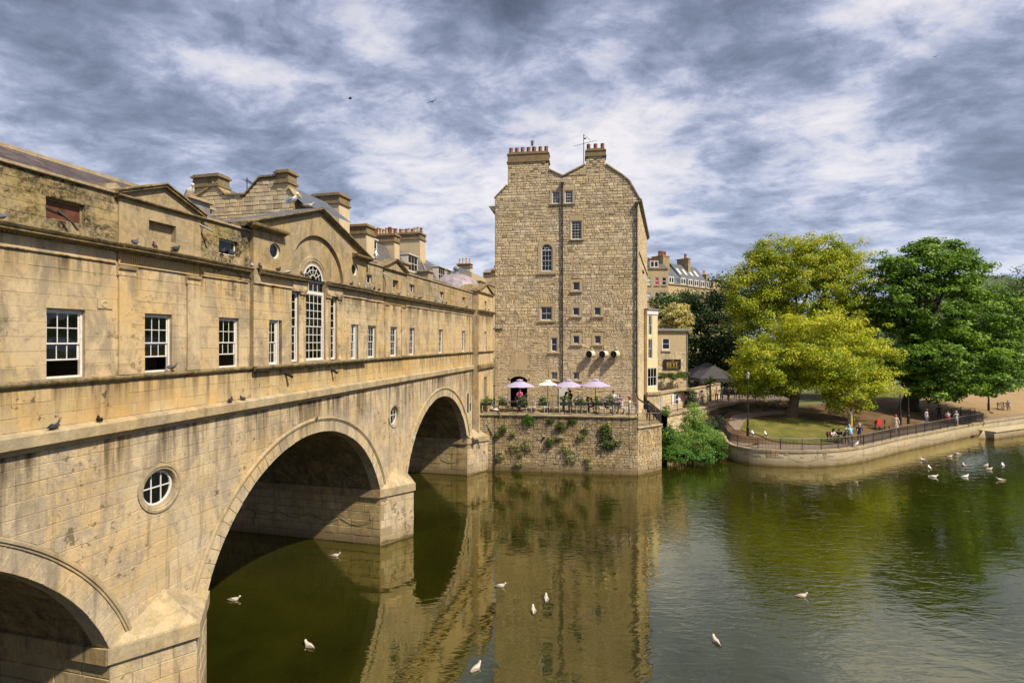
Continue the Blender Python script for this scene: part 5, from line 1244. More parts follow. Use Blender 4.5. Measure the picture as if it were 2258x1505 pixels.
# second house: rounded stack
h = bg_house((BL, -TH), 'house with a broad square stone chimney rising right behind the central gable')
S1 = 34.5; a_, zt = ps(687, 428, S1); b_, _ = ps(748, 428, S1); stack(h, a_, b_, S1, S1 + 1.3, zt - 4, zt, 0)
o1, z1_ = ps(655, 440, S1); m = MB(); m.box(o1, a_, S1, S1 + 1.0, z1_ - 3, z1_ - .15); m.box(o1 - .1, a_ + .1, S1 - .1, S1 + 1.1, z1_ - .15, z1_); m.build('parapet_block', M['dressed'], h)
def mansard(name_label, s0, s1, oe, ze, ok, zk, orr, zr, dormers, matl=M['slate_grey'], wall=M['dressed'], gable=True):
    h = bg_house((BL, -TH), name_label)
    m = MB(); pr = [(oe, 8.0), (oe, ze), (orr - (oe - orr), ze), (orr - (oe - orr), 8.0)]
    m.add([(o, s0, z) for o, z in pr] + [(o, s1, z) for o, z in pr], [(0, 1, 2, 3), (4, 5, 6, 7), (0, 1, 5, 4), (2, 3, 7, 6)]); m.build('wall', wall, h)
    m = MB(); rf = [(oe - .1, ze), (ok, zk), (orr, zr), (2 * orr - ok, zk), (2 * orr - oe, ze)]
    m.add([(o, s0 + .3, z) for o, z in rf] + [(o, s1, z) for o, z in rf], [(i, i + 1, i + 6, i + 5) for i in range(4)]); m.build('slate_roof', matl, h)
    m = MB(); up = [(o, z + .25) for o, z in rf]; P = [(o, s0, z) for o, z in up] + [(o, s0 + .32, z) for o, z in up] + [(oe, s0, ze - 2), (2 * orr - oe, s0, ze - 2), (oe, s0 + .32, ze - 2), (2 * orr - oe, s0 + .32, ze - 2)]
    m.add(P, [(0, 1, 2, 3, 4, 11, 10), (5, 6, 7, 8, 9, 13, 12)] + [(i, i + 1, i + 6, i + 5) for i in range(4)] + [(0, 5, 12, 10)]); m.build('party_wall', M['moulding'], h)
    m = MB(); m.box(oe, oe + .2, s0, s1, ze - .25, ze); m.build('eaves_cornice', M['moulding'], h)
    for sd, w in dormers:
        zb = ze + .25; zt_ = zk - .15; m = MB(); m.box(ok - .3, oe - .12, sd, sd + w, zb, zt_); m.box(ok - .3, oe + .0, sd - .06, sd + w + .06, zt_ + .002, zt_ + .1); do = m.build('dormer', M['white'], h)
        nn = 2 if w < 1.4 else 3
        for k in range(nn):
            y0, y1 = sd + .08 + (w - .16) * k / nn, sd + .08 + (w - .16) * (k + 1) / nn - .06
            for a2, b2 in ((zb + .1, (zb + zt_) / 2 - .03), ((zb + zt_) / 2 + .03, zt_ - .1)):
                m = MB(); m.quad((oe - .115, y0, a2), (oe - .115, y1, a2), (oe - .115, y1, b2), (oe - .115, y0, b2)); m.build('pane', M['dark'], do)
    return h
h = mansard('slate mansard house behind the right slope of the central gable', 38.2, 45.0, -7.6, 16.9, -8.6, 18.7, -11, 19.7, [(40.5, 1.2)])
a_, zt = ps(757, 497, 38.2); b_, _ = ps(811, 497, 38.2); stack(h, a_, b_, 38.0, 39.2, zt - 2.6, zt, 0)
h = mansard('mansard house with a white dormer and a long stack of clay pots', 45.3, 52.2, -7.6, 16.7, -8.6, 18.6, -11, 19.8, [(47.6, 2.2)])
a_, zt = ps(815, 517, 45.3); b_, _ = ps(871, 517, 45.3); stack(h, a_, b_, 45.2, 46.2, zt - 3, zt, 9)
h = mansard('mansard house with twin white dormers and the tallest potted stack', 52.5, 60.0, -7.6, 16.6, -8.6, 18.5, -11.2, 19.9, [(55.2, 2.0), (57.8, 1.4)])
a_, zt = ps(874, 514, 52.5); b_, _ = ps(927, 514, 52.5); stack(h, a_, b_, 52.4, 53.8, zt - 4, zt, 8)
h = mansard('farther slate house stepping down beyond the tallest potted stack', 60.3, 66.0, -7.6, 16.5, -8.8, 18.2, -11.2, 19.2, [(62.5, 1.2), (64.4, 1.2)])
h = bg_house((BL, -TH), 'plain ashlar house with a flat parapet near the lead dome')
a_, zt = ps(930, 583, 66.3); b_, zb = ps(992, 600, 66.3)
m = MB(); m.box(-14, -6.4, 66.3, 76, 8, 16.9); m.build('wall', M['ashlar'], h); m = MB(); m.box(-14.1, -6.2, 66.2, 76.1, 16.9, 17.15); m.box(-14.0, -6.35, 66.25, 76, 17.152, 17.9); m.box(-14.1, -6.25, 66.2, 76.1, 17.902, 18.05); m.build('parapet', M['moulding'], h)
stack(h, -7.4, -6.5, 75, 76, 17.5, 20.6, 3, base=M['dressed'])
h = bg_house((BL, -TH), 'hipped slate roofed house with a broad buff-potted chimney behind the dome')
o0, zt = ps(985, 603, 84); o1, _ = ps(1040, 603, 84); om, zr = ps(1001, 584, 84)
m = MB(); m.box(o0, o1, 84, 92, 8, zt); m.build('wall', M['dressed'], h); m = MB(); m.add([(o0, 84, zt), (o1, 84, zt), (o1, 92, zt), (o0, 92, zt), (om, 87, zr)], [(0, 1, 4), (1, 2, 4), (2, 3, 4), (3, 0, 4)]); m.build('hipped_roof', M['slate_blue'], h)
a_, zt = ps(1008, 581, 88); b_, _ = ps(1037, 581, 88); stack(h, a_, b_, 88, 89.2, zt - 4, zt, 4, potmat=M['palepot'], ph=1.0)
h = bg_house((BL, -TH), 'slate roofed house tucked against the left edge of the tall gabled house')
o0, zt = ps(1052, 632, 80); o1, _ = ps(1110, 632, 80); om, zr = ps(1078, 608, 80)
m = MB(); m.box(o0, o1, 80, 90, 8, zt); m.build('wall', M['dressed'], h); m = MB(); m.add([(o0, 80, zt), (o1, 80, zt), (o1, 90, zt), (o0, 90, zt), (om, 84, zr)], [(0, 1, 4), (1, 2, 4), (2, 3, 4), (3, 0, 4)]); m.build('hipped_roof', M['slate_grey'], h)
a_, zt = ps(1066, 600, 92); b_, _ = ps(1093, 600, 92); stack(h, a_, b_, 92, 93, zt - 6, zt, 6, potmat=M['palepot'])
# lead dome of the far pavilion
dm = empty('lead_dome', BL, -TH, 'ribbed grey lead dome with a ball finial on the far end of the bridge', 'dome', None)
oc, _ = ps(1015, 640, 47); zc = 14.6; m = MB(); n = 32; P = []; rr = 2.25; c = (oc - .3, 46.8)
for j in range(9):
    t = (pi / 2) * j / 8
    for i in range(n):
        k = 1.0 + (.012 if i % 2 else 0); r = rr * cos(t) ** .9 * k if j < 8 else .12; P.append((c[0] + r * cos(2 * pi * i / n), c[1] + r * sin(2 * pi * i / n), zc + 1.75 * sin(t)))
m.add(P, [(j * n + i, j * n + (i + 1) % n, (j + 1) * n + (i + 1) % n, (j + 1) * n + i) for j in range(8) for i in range(n)]); m.build('dome_sheet', plain('purple_lead', (.26, .22, .24), .5, .3, scale=2), dm)
m = MB(); m.lathe((c[0], c[1], zc + 1.7), [(.3, 0), (.3, .15), (.14, .2), (.12, .35), (.26, .42), (.3, .55), (.2, .7), (.05, .78)], 12); m.build('finial', M['lead'], dm)
m = MB(); m.lathe((c[0], c[1], 13.6), [(2.3, 0), (2.3, 1.0), (2.35, 1.05)], 32); m.build('drum', M['dressed'], dm)
# right of the tower: cream bay and the stone restaurant building
def wfr(p, q):
    p, q = Vector(p), Vector(q); t = (q - p).normalized(); n = Vector((t.y, -t.x, 0))
    return (lambda a, z, d: tuple(t * a + n * d + Vector((0, 0, z)))), (q - p).length
cream = plain('cream_render', (.62, .50, .30), .8, .1, scale=3)
P0 = at(1427, 750, 53.0); P0.z = 0; P1 = at(1450, 750, 54.2); P1.z = 0
bay = empty('bay_house', tuple(P0), 0, 'narrow cream rendered bay with white sash windows beside the tall stone house', 'house')
f, L = wfr(P0, P1); zb_, zt_ = 5.1, 13.6
m = MB(); H_ = [rect(.22, .92, 11.0, 13.1), rect(.18, .98, 8.6, 10.7), rect(.08, L - .08, 5.75, 7.7)]
wall_sheet(m, rect(0, L, zb_, zt_), H_, 0, f); m.quad(f(0, zb_, 0), f(0, zb_, -2), f(0, zt_, -2), f(0, zt_, 0)); m.quad(f(L, zb_, 0), f(L, zb_, -4), f(L, zt_, -4), f(L, zt_, 0)); m.quad(f(0, zt_, 0), f(L, zt_, 0), f(L, zt_, -4), f(0, zt_, -4))
m.build('bay_wall', cream, bay)
for hh, c_ in zip(H_, (2, 2, 3)): reveal(m, hh, 0, -.1, f); sash(bay, f, hh[0][0], hh[1][0], hh[0][1], hh[2][1], -.03, c_, 1, fw=.07, each=True, bw_=.05)
m = MB(); m.box(0, L, zb_, zt_ - .1, -1.0, -.6, lambda a, z, d: f(a, z, d)); m.build('dark_interior', M['dark'], bay)
m = MB(); m.box(-.1, L + .12, zt_ + .002, zt_ + .15, -4, .15, f); m.build('lead_cap', M['lead'], bay)
m = MB(); m.box(-.05, L + .05, zt_ - .45, zt_ - .05, -.02, .06, f); m.box(-.08, L + .1, zb_ - .1, zb_ + .12, -.3, .08, f); m.build('white_band', M['white'], bay)
base = [(-.9, -1.0), (-.3, .0), (.8, .25), (1.9, -.05), (2.6, -.9)]
def curve_wall(parent, pts, z0, z1, mat, name, rows_h=.22, ln=.4):
    pc = []; core = MB()
    for (a, b) in zip(pts, pts[1:]):
        g, l = wfr((*a, 0), (*b, 0)); g2 = lambda A, z, d, g=g, a=a: tuple(Vector(g(A, z, d)) + Vector((*a, 0)))
        core.quad(g2(0, z0, -.02), g2(l, z0, -.02), g2(l, z1, -.02), g2(0, z1, -.02)); pc += stones(rows_between([z0, z1], rows_h, rg), 0, l, [], ln, lambda A, z, d, g2=g2: g2(A, z, d - .02), gap=.01, ch=.01, proud=.03, rg=rg, tone=.8)
    core.build('wall_core', M['terrace_mortar'], parent); mm = MB(); [mm.add(p[0], p[1], p[2]) for p in pc]; mm.build('stone_courses', mat, parent, kind='stuff')
P2 = at(1427, 750, 52.3); P2.z = 0; P3 = at(1453, 750, 52.6); P3.z = 0; P4 = at(1480, 750, 55.0); P4.z = 0; P5 = at(1518, 750, 57.5); P5.z = 0
hive = empty('stone_restaurant', tuple(P3), 0, 'two-storey stone restaurant with white shutters and a black HIVE sign', 'building')
loc = lambda v: (v.x - P3.x, v.y - P3.y)
curve_wall(hive, [loc(P2), loc(P3), loc(P4), loc(P5)], 3.2, 5.05, M['rubble'], 'lower')
f, L = wfr(P4, P5); O4 = P4 - P3; f2 = lambda a, z, d: tuple(Vector(f(a, z, d)) + O4)
U0 = at(1449, 750, 57.5); U0.z = 0; U1 = at(1517, 750, 58.2); U1.z = 0; fu0, LU = wfr(U0, U1); OU = U0 - P3; fu = lambda a, z, d: tuple(Vector(fu0(a, z, d)) + OU)
m = MB(); uw = rect(.6, 1.55, 9.45, 10.75); wall_sheet(m, rect(0, LU, 3.2, 11.55), [uw], -.02, fu); reveal(m, uw, -.02, -.15, fu); m.quad(fu(LU, 3.2, 0), fu(LU, 3.2, -8), fu(LU, 11.55, -8), fu(LU, 11.55, 0)); m.quad(fu(0, 11.5, 0), fu(LU, 11.5, 0), fu(LU, 11.5, -8), fu(0, 11.5, -8)); m.build('wall', M['dressed'], hive)
pc = stones(rows_between([5.1, 9.2], .2, rg), 0, LU, [uw], .4, lambda a, z, d: fu(a, z, d - .02), gap=.01, ch=.01, proud=.03, rg=rg, tone=.8); mm = MB(); [mm.add(p[0], p[1], p[2]) for p in pc]; mm.build('stone_courses', M['rubble'], hive, kind='stuff')
m = MB(); m.box(-.1, LU + .15, 11.55, 11.8, -8, .25, fu); m.build('lead_roof', M['lead'], hive)
m = MB(); m.box(.5, 1.65, 9.25, 9.4, -.02, .12, fu); m.build('sill', M['dressed'], hive)
wo = sash(hive, fu, .6, 1.55, 9.45, 10.75, -.04, 1, 1, fw=.08, each=False)
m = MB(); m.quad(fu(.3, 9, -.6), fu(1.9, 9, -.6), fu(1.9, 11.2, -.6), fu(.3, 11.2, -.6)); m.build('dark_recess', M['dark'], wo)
m = MB(); m.tube([fu(LU - .05, 11.5, .1), fu(LU - .05, 5.2, .1)], .05, 6); m.build('drainpipe', M['pipe'], hive)
# lower floor: flat roof terrace with planting, door, window with shutters
m = MB(); m.add([(*loc(P2), 5.08), (*loc(P3), 5.08), (*loc(P4), 5.08), (*loc(P5), 5.08), (loc(P5)[0], 3.5, 5.08), (-1.4, 4.5, 5.08)], [tuple(range(6))]); m.build('flat_roof', M['coping'], hive)
for p, q in ((P2, P3), (P3, P4), (P4, P5)):
    g, l = wfr(p, q); o_ = p - P3; m = MB(); m.box(0, l, 5.05, 5.3, -.3, .14, lambda a, z, d: tuple(Vector(g(a, z, d)) + o_)); m.build('roof_coping', M['coping'], hive)
g, l = wfr(P3, P4); f3 = lambda a, z, d: tuple(g(a, z, d))
m = MB(); m.prism(rect(.3, .85, 3.25, 4.75), -.02, .03, f3); m.build('grey_door', plain('grey_door_paint', (.33, .33, .34), .5, .1), hive)
m = MB(); m.prism(rect(.2, .95, 4.752, 4.9), -.02, .05, f3); m.build('lintel', M['dressed'], hive)
m = MB(); [m.prism(rect(a, b, 3.7, 4.72), .02, .06, f2) for a, b in ((.05, .48),)]; m.build('shutter', M['white'], hive)
m = MB(); m.prism(rect(1.42, 1.85, 3.7, 4.72), .02, .06, f2); m.build('shutter', M['white'], hive)
m = MB(); m.prism(rect(.5, 1.4, 3.72, 4.68), .0, .03, f2); wo = m.build('shuttered_window', M['dark'], hive)
m = MB(); [bar(m, p, q, .07, .03, .06, f2) for p, q in (((.5, 3.72), (1.4, 3.72)), ((.5, 4.68), (1.4, 4.68)), ((.53, 3.72), (.53, 4.68)), ((1.37, 3.72), (1.37, 4.68)), ((.8, 3.72), (.8, 4.68)), ((.8, 4.2), (1.4, 4.2)))]; m.build('window_frame', M['white'], wo)
m = MB(); m.tube([f2(L - .1, 5.1, .1), f2(L - .1, 3.4, .1)], .06, 6); m.build('drainpipe', M['pipe'], hive)
# sign board with lettering
sg = MB(); sg.prism(rect(.72, 2.78, 7.30, 8.40), .05, .13, fu); so = sg.build('sign_board', plain('black_sign', (.008, .008, .007), .5, .1), hive)
gold = plain('gold_lettering', (.55, .33, .06), .5, .1)
def text(parent, body, size, loc3, rotm, mat, name='lettering', ext=.01, align='CENTER'):
    c = bpy.data.curves.new(name, 'FONT'); c.body = body; c.size = size; c.extrude = ext; c.align_x = align; c.align_y = 'CENTER'
    o = bpy.data.objects.new(name, c); SC.collection.objects.link(o); bpy.context.view_layer.update()
    me = bpy.data.meshes.new_from_object(o.evaluated_get(bpy.context.evaluated_depsgraph_get())); bpy.data.objects.remove(o)
    me.transform(Matrix.Translation(loc3) @ rotm); me.materials.clear(); me.materials.append(mat)
    return link(bpy.data.objects.new(name, me), parent)
tv = (U1 - U0).normalized(); nv = Vector((tv.y, -tv.x, 0)); RM = Matrix((tv, Vector((0, 0, 1)), nv)).transposed().to_4x4()
lm = MB(); Z0, Z1 = 7.62, 8.08
def ser(x0, x1, z): bar(lm, (x0, z), (x1, z), .03, .14, .155, fu)
for kx, ch_ in ((1.12, 'H'), (1.50, 'I'), (1.80, 'V'), (2.22, 'E')):
    if ch_ == 'H': [bar(lm, (x, Z0), (x, Z1), .06, .14, .156, fu) for x in (kx, kx + .22)]; ser(kx, kx + .22, (Z0 + Z1) / 2); [ser(x - .06, x + .06, z) for x in (kx, kx + .22) for z in (Z0, Z1)]
    if ch_ == 'I': bar(lm, (kx + .05, Z0), (kx + .05, Z1), .07, .14, .156, fu); ser(kx - .02, kx + .12, Z0); ser(kx - .02, kx + .12, Z1)
    if ch_ == 'V': bar(lm, (kx, Z1), (kx + .13, Z0), .06, .14, .156, fu); bar(lm, (kx + .13, Z0), (kx + .26, Z1), .03, .14, .157, fu); ser(kx - .05, kx + .06, Z1); ser(kx + .2, kx + .3, Z1)
    if ch_ == 'E': bar(lm, (kx, Z0), (kx, Z1), .06, .14, .156, fu); [ser(kx - .04, kx + w_, z) for w_, z in ((.22, Z0), (.15, (Z0 + Z1) / 2), (.22, Z1))]
lm.build('lettering', gold, so)
text(so, 'THE', .16, Vector(fu(1.75, 8.25, .15)), RM, gold)
text(so, 'RESTAURANT & BAR', .15, Vector(fu(1.75, 7.47, .15)), RM, gold)
# garden wall beyond, under the marquees
gw = empty('garden_wall', tuple(P5), 0, 'rubble garden wall beside the walkway under the black marquees', 'wall')
Q5 = at(1590, 750, 66); Q5.z = 0; curve_wall(gw, [(0, 0), (Q5.x - P5.x, Q5.y - P5.y)], 3.2, 5.0, M['rubble'], 'gw'); g, l = wfr(P5, Q5)
m = MB(); m.box(0, l, 5.0, 5.14, -.3, .1, g); m.build('wall_coping', M['coping'], gw)

# terrace of houses far behind the trees on the right
def far_row(label, pa, pb, eave, wins, storeys, ridge, depth, roofmat, dorm=(), sky=(), stk=(), pink=None, roof=True):
    A_, B_ = Vector((pa.x, pa.y, 0)), Vector((pb.x, pb.y, 0)); e = empty('terraced_house', tuple(A_), 0, label, 'house', 'terraced houses beyond the park trees')
    f, L = wfr(A_, B_); m = MB(); hs = [rect(c - .5, c + .5, z, z + 1.75) for z in storeys for c in [L * w for w in wins]]
    wall_sheet(m, rect(0, L, 2.5, eave), hs, 0, f); m.quad(f(0, 2.5, 0), f(0, 2.5, -depth), f(0, eave, -depth), f(0, eave, 0)); m.quad(f(L, 2.5, 0), f(L, 2.5, -depth), f(L, eave, -depth), f(L, eave, 0)); m.build('wall', M['dressed'], e)
    for k, hh in enumerate(hs):
        a, b, c, d = hh[0][0], hh[1][0], hh[0][1], hh[2][1]; w = MB()
        for p, q in (((a, c + .06), (b, c + .06)), ((a, d - .05), (b, d - .05)), ((a + .05, c), (a + .05, d)), ((b - .05, c), (b - .05, d)), ((a, (c + d) / 2), (b, (c + d) / 2))): bar(w, p, q, .12, -.15, -.03, f)
        wo = w.build('window', M['white'], e); g = MB(); g.quad(f(a, c, -.12), f(b, c, -.12), f(b, d, -.12), f(a, d, -.12)); g.build('pane', plain('pink_blind', (.45, .05, .08)) if k == pink else (M['curtain'] if k % 3 == 0 else M['dark']), wo)
        s = MB(); s.box(a - .1, b + .1, c - .18, c, -.02, .12, f); s.build('sill', M['moulding'], wo)
    m = MB(); m.box(0, L, eave, eave + .25, -.3, .2, f); m.build('eaves', M['moulding'], e)
    if roof:
        m = MB(); m.quad(f(0, eave + .2, 0), f(L, eave + .2, 0), f(L, ridge, -depth * .45), f(0, ridge, -depth * .45)); m.add([f(0, eave, 0), f(0, ridge, -depth * .45), f(0, eave, -depth)], [(0, 1, 2)]); m.add([f(L, eave, 0), f(L, ridge, -depth * .45), f(L, eave, -depth)], [(0, 1, 2)]); m.quad(f(0, ridge, -depth * .45), f(L, ridge, -depth * .45), f(L, eave, -depth), f(0, eave, -depth)); m.build('slate_roof', roofmat, e)
    for c in dorm:
        c *= L; m = MB(); m.box(c - .9, c + .9, eave + .35, eave + 1.8, -2, -.15, f); do = m.build('dormer', M['white'], e)
        for x in (-.42, .42): g = MB(); g.prism(rect(c + x - .3, c + x + .3, eave + .55, eave + 1.6), -.149, -.14, f); g.build('pane', M['dark'], do)
    for c in sky:
        c *= L; h1 = eave + (ridge - eave) * .55; dpt = depth * .45; g = MB(); g.add([f(c - .45, h1, -dpt * .55 + .12), f(c + .45, h1, -dpt * .55 + .12), f(c + .45, h1 + 1.4, -dpt * .55 + .12 - 1.4 * dpt / (ridge - eave)), f(c - .45, h1 + 1.4, -dpt * .55 + .12 - 1.4 * dpt / (ridge - eave))], [(0, 1, 2, 3)]); g.build('skylight', M['curtain'], e)
    for c0, c1, z0, z1, n, pm in stk:
        m = MB(); m.box(c0, c1, z0, z1, -depth * .6, -depth * .3, f); m.box(c0 - .15, c1 + .15, z1 + .002, z1 + .25, -depth * .6 - .1, -depth * .3 + .1, f); so = m.build('chimney_stack', M['moulding'], e)
        for k in range(n): x = c0 + (c1 - c0) * (k + .5) / n; v = f(x, z1 + .25, -depth * .4 - rnd.uniform(0, .6)); m = MB(); m.lathe(v, [(.2, 0), (.16, .9), (.2, .95), (.2, 1.1)], 6); m.build('chimney_pot', pm, so)
    return e
far_row('tall plain terraced house with a pink blind beside the right edge of the stone tower', at(1418, 593, 112), at(1474, 593, 112), 25.8, (.22, .55, .83), (22.3, 19.0), 27.5, 9, M['slate_grey'], dorm=(.45,), stk=((1.2, 3.6, 25, 27.4, 9, M['terracotta']),), pink=1)
far_row('slate roofed terraced house with two white dormers', at(1474, 628, 113), at(1516, 632, 117), 22.6, (.2, .6, .95), (19.0,), 27.6, 10, M['slate_blue'], dorm=(.18, .8), stk=((2.0, 4.3, 26, 29.3, 9, M['terracotta']),))
far_row('long terraced house with four skylights and a row of four dormers', at(1516, 633, 117), at(1572, 640, 124), 22.5, (.15, .5, .85), (19.0,), 28.3, 10, M['slate_blue'], dorm=(.14, .37, .61, .84), sky=(.1, .32, .55, .77), stk=((5.2, 6.1, 26, 29.6, 3, M['terracotta']),))
far_row('grey flat-roofed terraced house at the far end of the row', at(1572, 612, 130), at(1625, 612, 134), 25.4, (.4, .8), (21.5,), 26, 8, M['slate_grey'], roof=False, stk=((.3, 1.2, 25.6, 27, 4, M['palepot']),))
# wooded hill
hm = MB(); nx, ny = 40, 12
for j in range(ny):
    for i in range(nx):
        X = 420 + 36 * i; Y = 620 + 60 * j; e = math.exp(-((j - 5) / 3.4) ** 2); zc_ = 118 * (1 - math.exp(-((X - 470) / 180) ** 2) * (1 if X > 470 else 1)) if X > 470 else 0
        hm.v.append((X, Y, 2 + e * zc_ * (1 + .06 * sin(i * 1.3) + .04 * sin(i * 2.9)))); hm.t.append(0.0)
for j in range(ny - 1):
    for i in range(nx - 1): k = j * nx + i; hm.f.append((k, k + 1, k + nx + 1, k + nx)); hm.m.append(0)
tag(hm.build('hill', plain('hill_green', (.07, .10, .045), .95, .4, scale=.02)), kind='structure')
# ================================================================ VEGETATION
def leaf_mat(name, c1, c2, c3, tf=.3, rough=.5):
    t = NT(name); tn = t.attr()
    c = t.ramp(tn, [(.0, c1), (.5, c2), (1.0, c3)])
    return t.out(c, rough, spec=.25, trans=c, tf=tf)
LM = {}
LM['yellowgreen'] = leaf_mat('lime_leaves', (.10, .19, .012), (.31, .38, .018), (.62, .58, .04), .42)
LM['olive'] = leaf_mat('yellowing_leaves', (.07, .15, .010), (.24, .33, .016), (.55, .50, .03), .42)
LM['chestnut'] = leaf_mat('chestnut_leaves', (.035, .085, .007), (.10, .20, .013), (.26, .40, .035), .4)
LM['dark'] = leaf_mat('dark_leaves', (.010, .026, .006), (.022, .048, .009), (.05, .085, .016), .25)
LM['mid'] = leaf_mat('mid_green_leaves', (.03, .06, .010), (.06, .105, .016), (.12, .17, .03), .3)
LM['willow'] = leaf_mat('fresh_bush_leaves', (.07, .15, .018), (.13, .25, .035), (.30, .42, .09), .4)
LM['ivy'] = leaf_mat('ivy_leaves', (.012, .032, .010), (.03, .065, .02), (.12, .17, .10), .25)
LM['bush'] = leaf_mat('bright_bush_leaves', (.03, .085, .010), (.07, .17, .018), (.15, .29, .04), .35)
LM['cream'] = leaf_mat('cream_variegated_leaves', (.30, .27, .06), (.50, .44, .14), (.68, .60, .26), .3)
LM['daisy'] = leaf_mat('fleabane_tuft', (.08, .10, .015), (.24, .25, .06), (.62, .58, .36), .2)
LM['flower'] = leaf_mat('planter_leaves', (.03, .07, .012), (.07, .15, .02), (.14, .24, .04), .3)
LM['lilac'] = leaf_mat('lilac_petals', (.30, .10, .38), (.50, .26, .60), (.75, .6, .8), .3)
M['bark'] = plain('bark', (.045, .032, .022), .95, .4, scale=5, bump=.8)
M['bark_light'] = plain('light_bark', (.12, .09, .06), .95, .4, scale=5, bump=.8)
def leaves_mesh(name, C, Nn, S, tone, mat, rs, aspect=.6):
    """C centres, Nn normals, S sizes: one bent leaf (two faces) each"""
    n = len(C); a = rs.normal(size=(n, 3)); a -= (a * Nn).sum(1, keepdims=True) * Nn; a /= np.linalg.norm(a, axis=1, keepdims=True) + 1e-9
    b = np.cross(Nn, a); L = S[:, None]; w = L * aspect
    V = np.empty((n, 4, 3)); V[:, 0] = C - a * L * .5; V[:, 1] = C + b * w * .5 - Nn * L * .10; V[:, 2] = C + a * L * .5 - Nn * L * .12; V[:, 3] = C - b * w * .5 - Nn * L * .10
    me = bpy.data.meshes.new(name); me.vertices.add(4 * n); me.vertices.foreach_set('co', V.reshape(-1).astype(np.float32))
    me.loops.add(6 * n); idx = (np.arange(n)[:, None] * 4 + np.array([0, 1, 2, 0, 2, 3])[None]).reshape(-1).astype(np.int32); me.loops.foreach_set('vertex_index', idx)
    me.polygons.add(2 * n); me.polygons.foreach_set('loop_start', (np.arange(2 * n) * 3).astype(np.int32)); me.update(calc_edges=True)
    t = me.attributes.new('tone', 'FLOAT', 'POINT'); t.data.foreach_set('value', np.repeat(np.clip(tone, 0, 1), 4).astype(np.float32))
    me.materials.append(mat); return me
def foliage(blobs, seed, leaf=.25, clump=.9, flat=.55, per=70, shell=.62, up=.7, jit=.22, droop=0.0, tips=0.0):
    """blobs: (cx, cy, cz, rx, ry, rz, clumps, tone)"""
    rs = np.random.RandomState(seed); Cs, Ns, Ss, Ts = [], [], [], []
    for cx, cy, cz, rx, ry, rz, k, tb in blobs:
        d = rs.normal(size=(k, 3)); d /= np.linalg.norm(d, axis=1, keepdims=True)
        # lumps on the outline so that the crown is uneven
        lump = 1 + .20 * np.sin(d[:, 0] * 5.1 + seed) * np.cos(d[:, 2] * 4.3) + .09 * np.sin(d[:, 1] * 9 + d[:, 2] * 7)
        r = (shell + (1 - shell) * rs.rand(k) ** .6) * lump; out = rs.rand(k) < .10 + tips; r[out] *= 1.06 + .2 * rs.rand(out.sum())
        cc = np.array([cx, cy, cz]) + d * r[:, None] * np.array([rx, ry, rz]); cc[:, 2] -= droop * (np.hypot(d[:, 0], d[:, 1])) ** 2
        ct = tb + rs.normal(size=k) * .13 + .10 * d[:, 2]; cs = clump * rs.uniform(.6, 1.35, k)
        nl = np.maximum(8, (per * (cs / clump) ** 2).astype(int)); idx = np.repeat(np.arange(k), nl); n = len(idx)
        e = rs.normal(size=(n, 3)); e /= np.linalg.norm(e, axis=1, keepdims=True); rr = rs.rand(n) ** .45
        off = e * rr[:, None] * cs[idx][:, None] * np.array([1, 1, flat])
        P = cc[idx] + off; nn = e * .7 + np.array([0, 0, up]) + d[idx] * .5 + rs.normal(size=(n, 3)) * .55; nn /= np.linalg.norm(nn, axis=1, keepdims=True)
        Cs.append(P); Ns.append(nn); Ss.append(leaf * rs.uniform(.6, 1.3, n)); Ts.append(ct[idx] + rs.normal(size=n) * jit)
    return np.concatenate(Cs), np.concatenate(Ns), np.concatenate(Ss), np.concatenate(Ts), rs
def tree(name, base, blobs, label, mat, trunk_r=.5, seed=1, leaf=.25, group=None, cat='tree', bark=None, limbs=7, fork=.45, part='crown', **kw):
    base = Vector(base); root = empty(name, tuple(base), 0, label, cat, group)
    rel = [(x - base.x, y - base.y, z - base.z, *r) for x, y, z, *r in blobs]
    C_, N_, S_, T_, rs = foliage(rel, seed, leaf, **kw)
    me = leaves_mesh(part, C_, N_, S_, T_, mat, rs); link(bpy.data.objects.new(part, me), root)
    if trunk_r:
        rg = random.Random(seed); cx, cy, cz = rel[0][:3]; h = max(cz * fork, .5)
        m = MB(); pts = [Vector((0, 0, -.3)), Vector((0, 0, .3)), Vector((cx * .15, cy * .1, h * .5)), Vector((cx * .3, cy * .3, h))]
        m.tube(pts, [trunk_r * 1.45, trunk_r * 1.08, trunk_r * .9, trunk_r * .8], 10); m.build('trunk', bark or M['bark'], root, smooth=True)
        for k in range(limbs):
            b = rel[k % len(rel)]; a = rg.uniform(0, 2 * pi); el = rg.uniform(.2, 1.2)
            tip = Vector((b[0] + b[3] * .8 * cos(a) * cos(el), b[1] + b[4] * .8 * sin(a) * cos(el), b[2] + b[5] * .7 * sin(el)))
            mid = pts[3].lerp(tip, .5) + Vector((rg.uniform(-.5, .5), rg.uniform(-.5, .5), rg.uniform(-.6, .2)))
            m = MB(); m.tube([pts[3] - Vector((0, 0, .3)), pts[3].lerp(mid, .5) + Vector((0, 0, .2)), mid, tip], [trunk_r * .5, trunk_r * .36, trunk_r * .22, .03], 7)
            for q in range(3):
                t0 = mid.lerp(tip, rg.uniform(0, .7)); t1 = t0 + Vector((rg.uniform(-1, 1), rg.uniform(-1, 1), rg.uniform(-.1, 1))) * b[3] * .3; m.tube([t0, t1], trunk_r * .12, 5, r1=.015)
            m.build('limb', bark or M['bark'], root, smooth=True)
    return root
def B(x, y, Y, rxp, rzp, k, tb=.5, ry=None):
    """a crown lobe whose centre shows at photo pixel x, y and stands Y metres away; rxp, rzp in photo pixels"""
    v = at(x, y, Y); rx = rxp * Y / F; return (v.x, v.y, v.z, rx, ry or rx * .85, rzp * Y / F, k, tb)
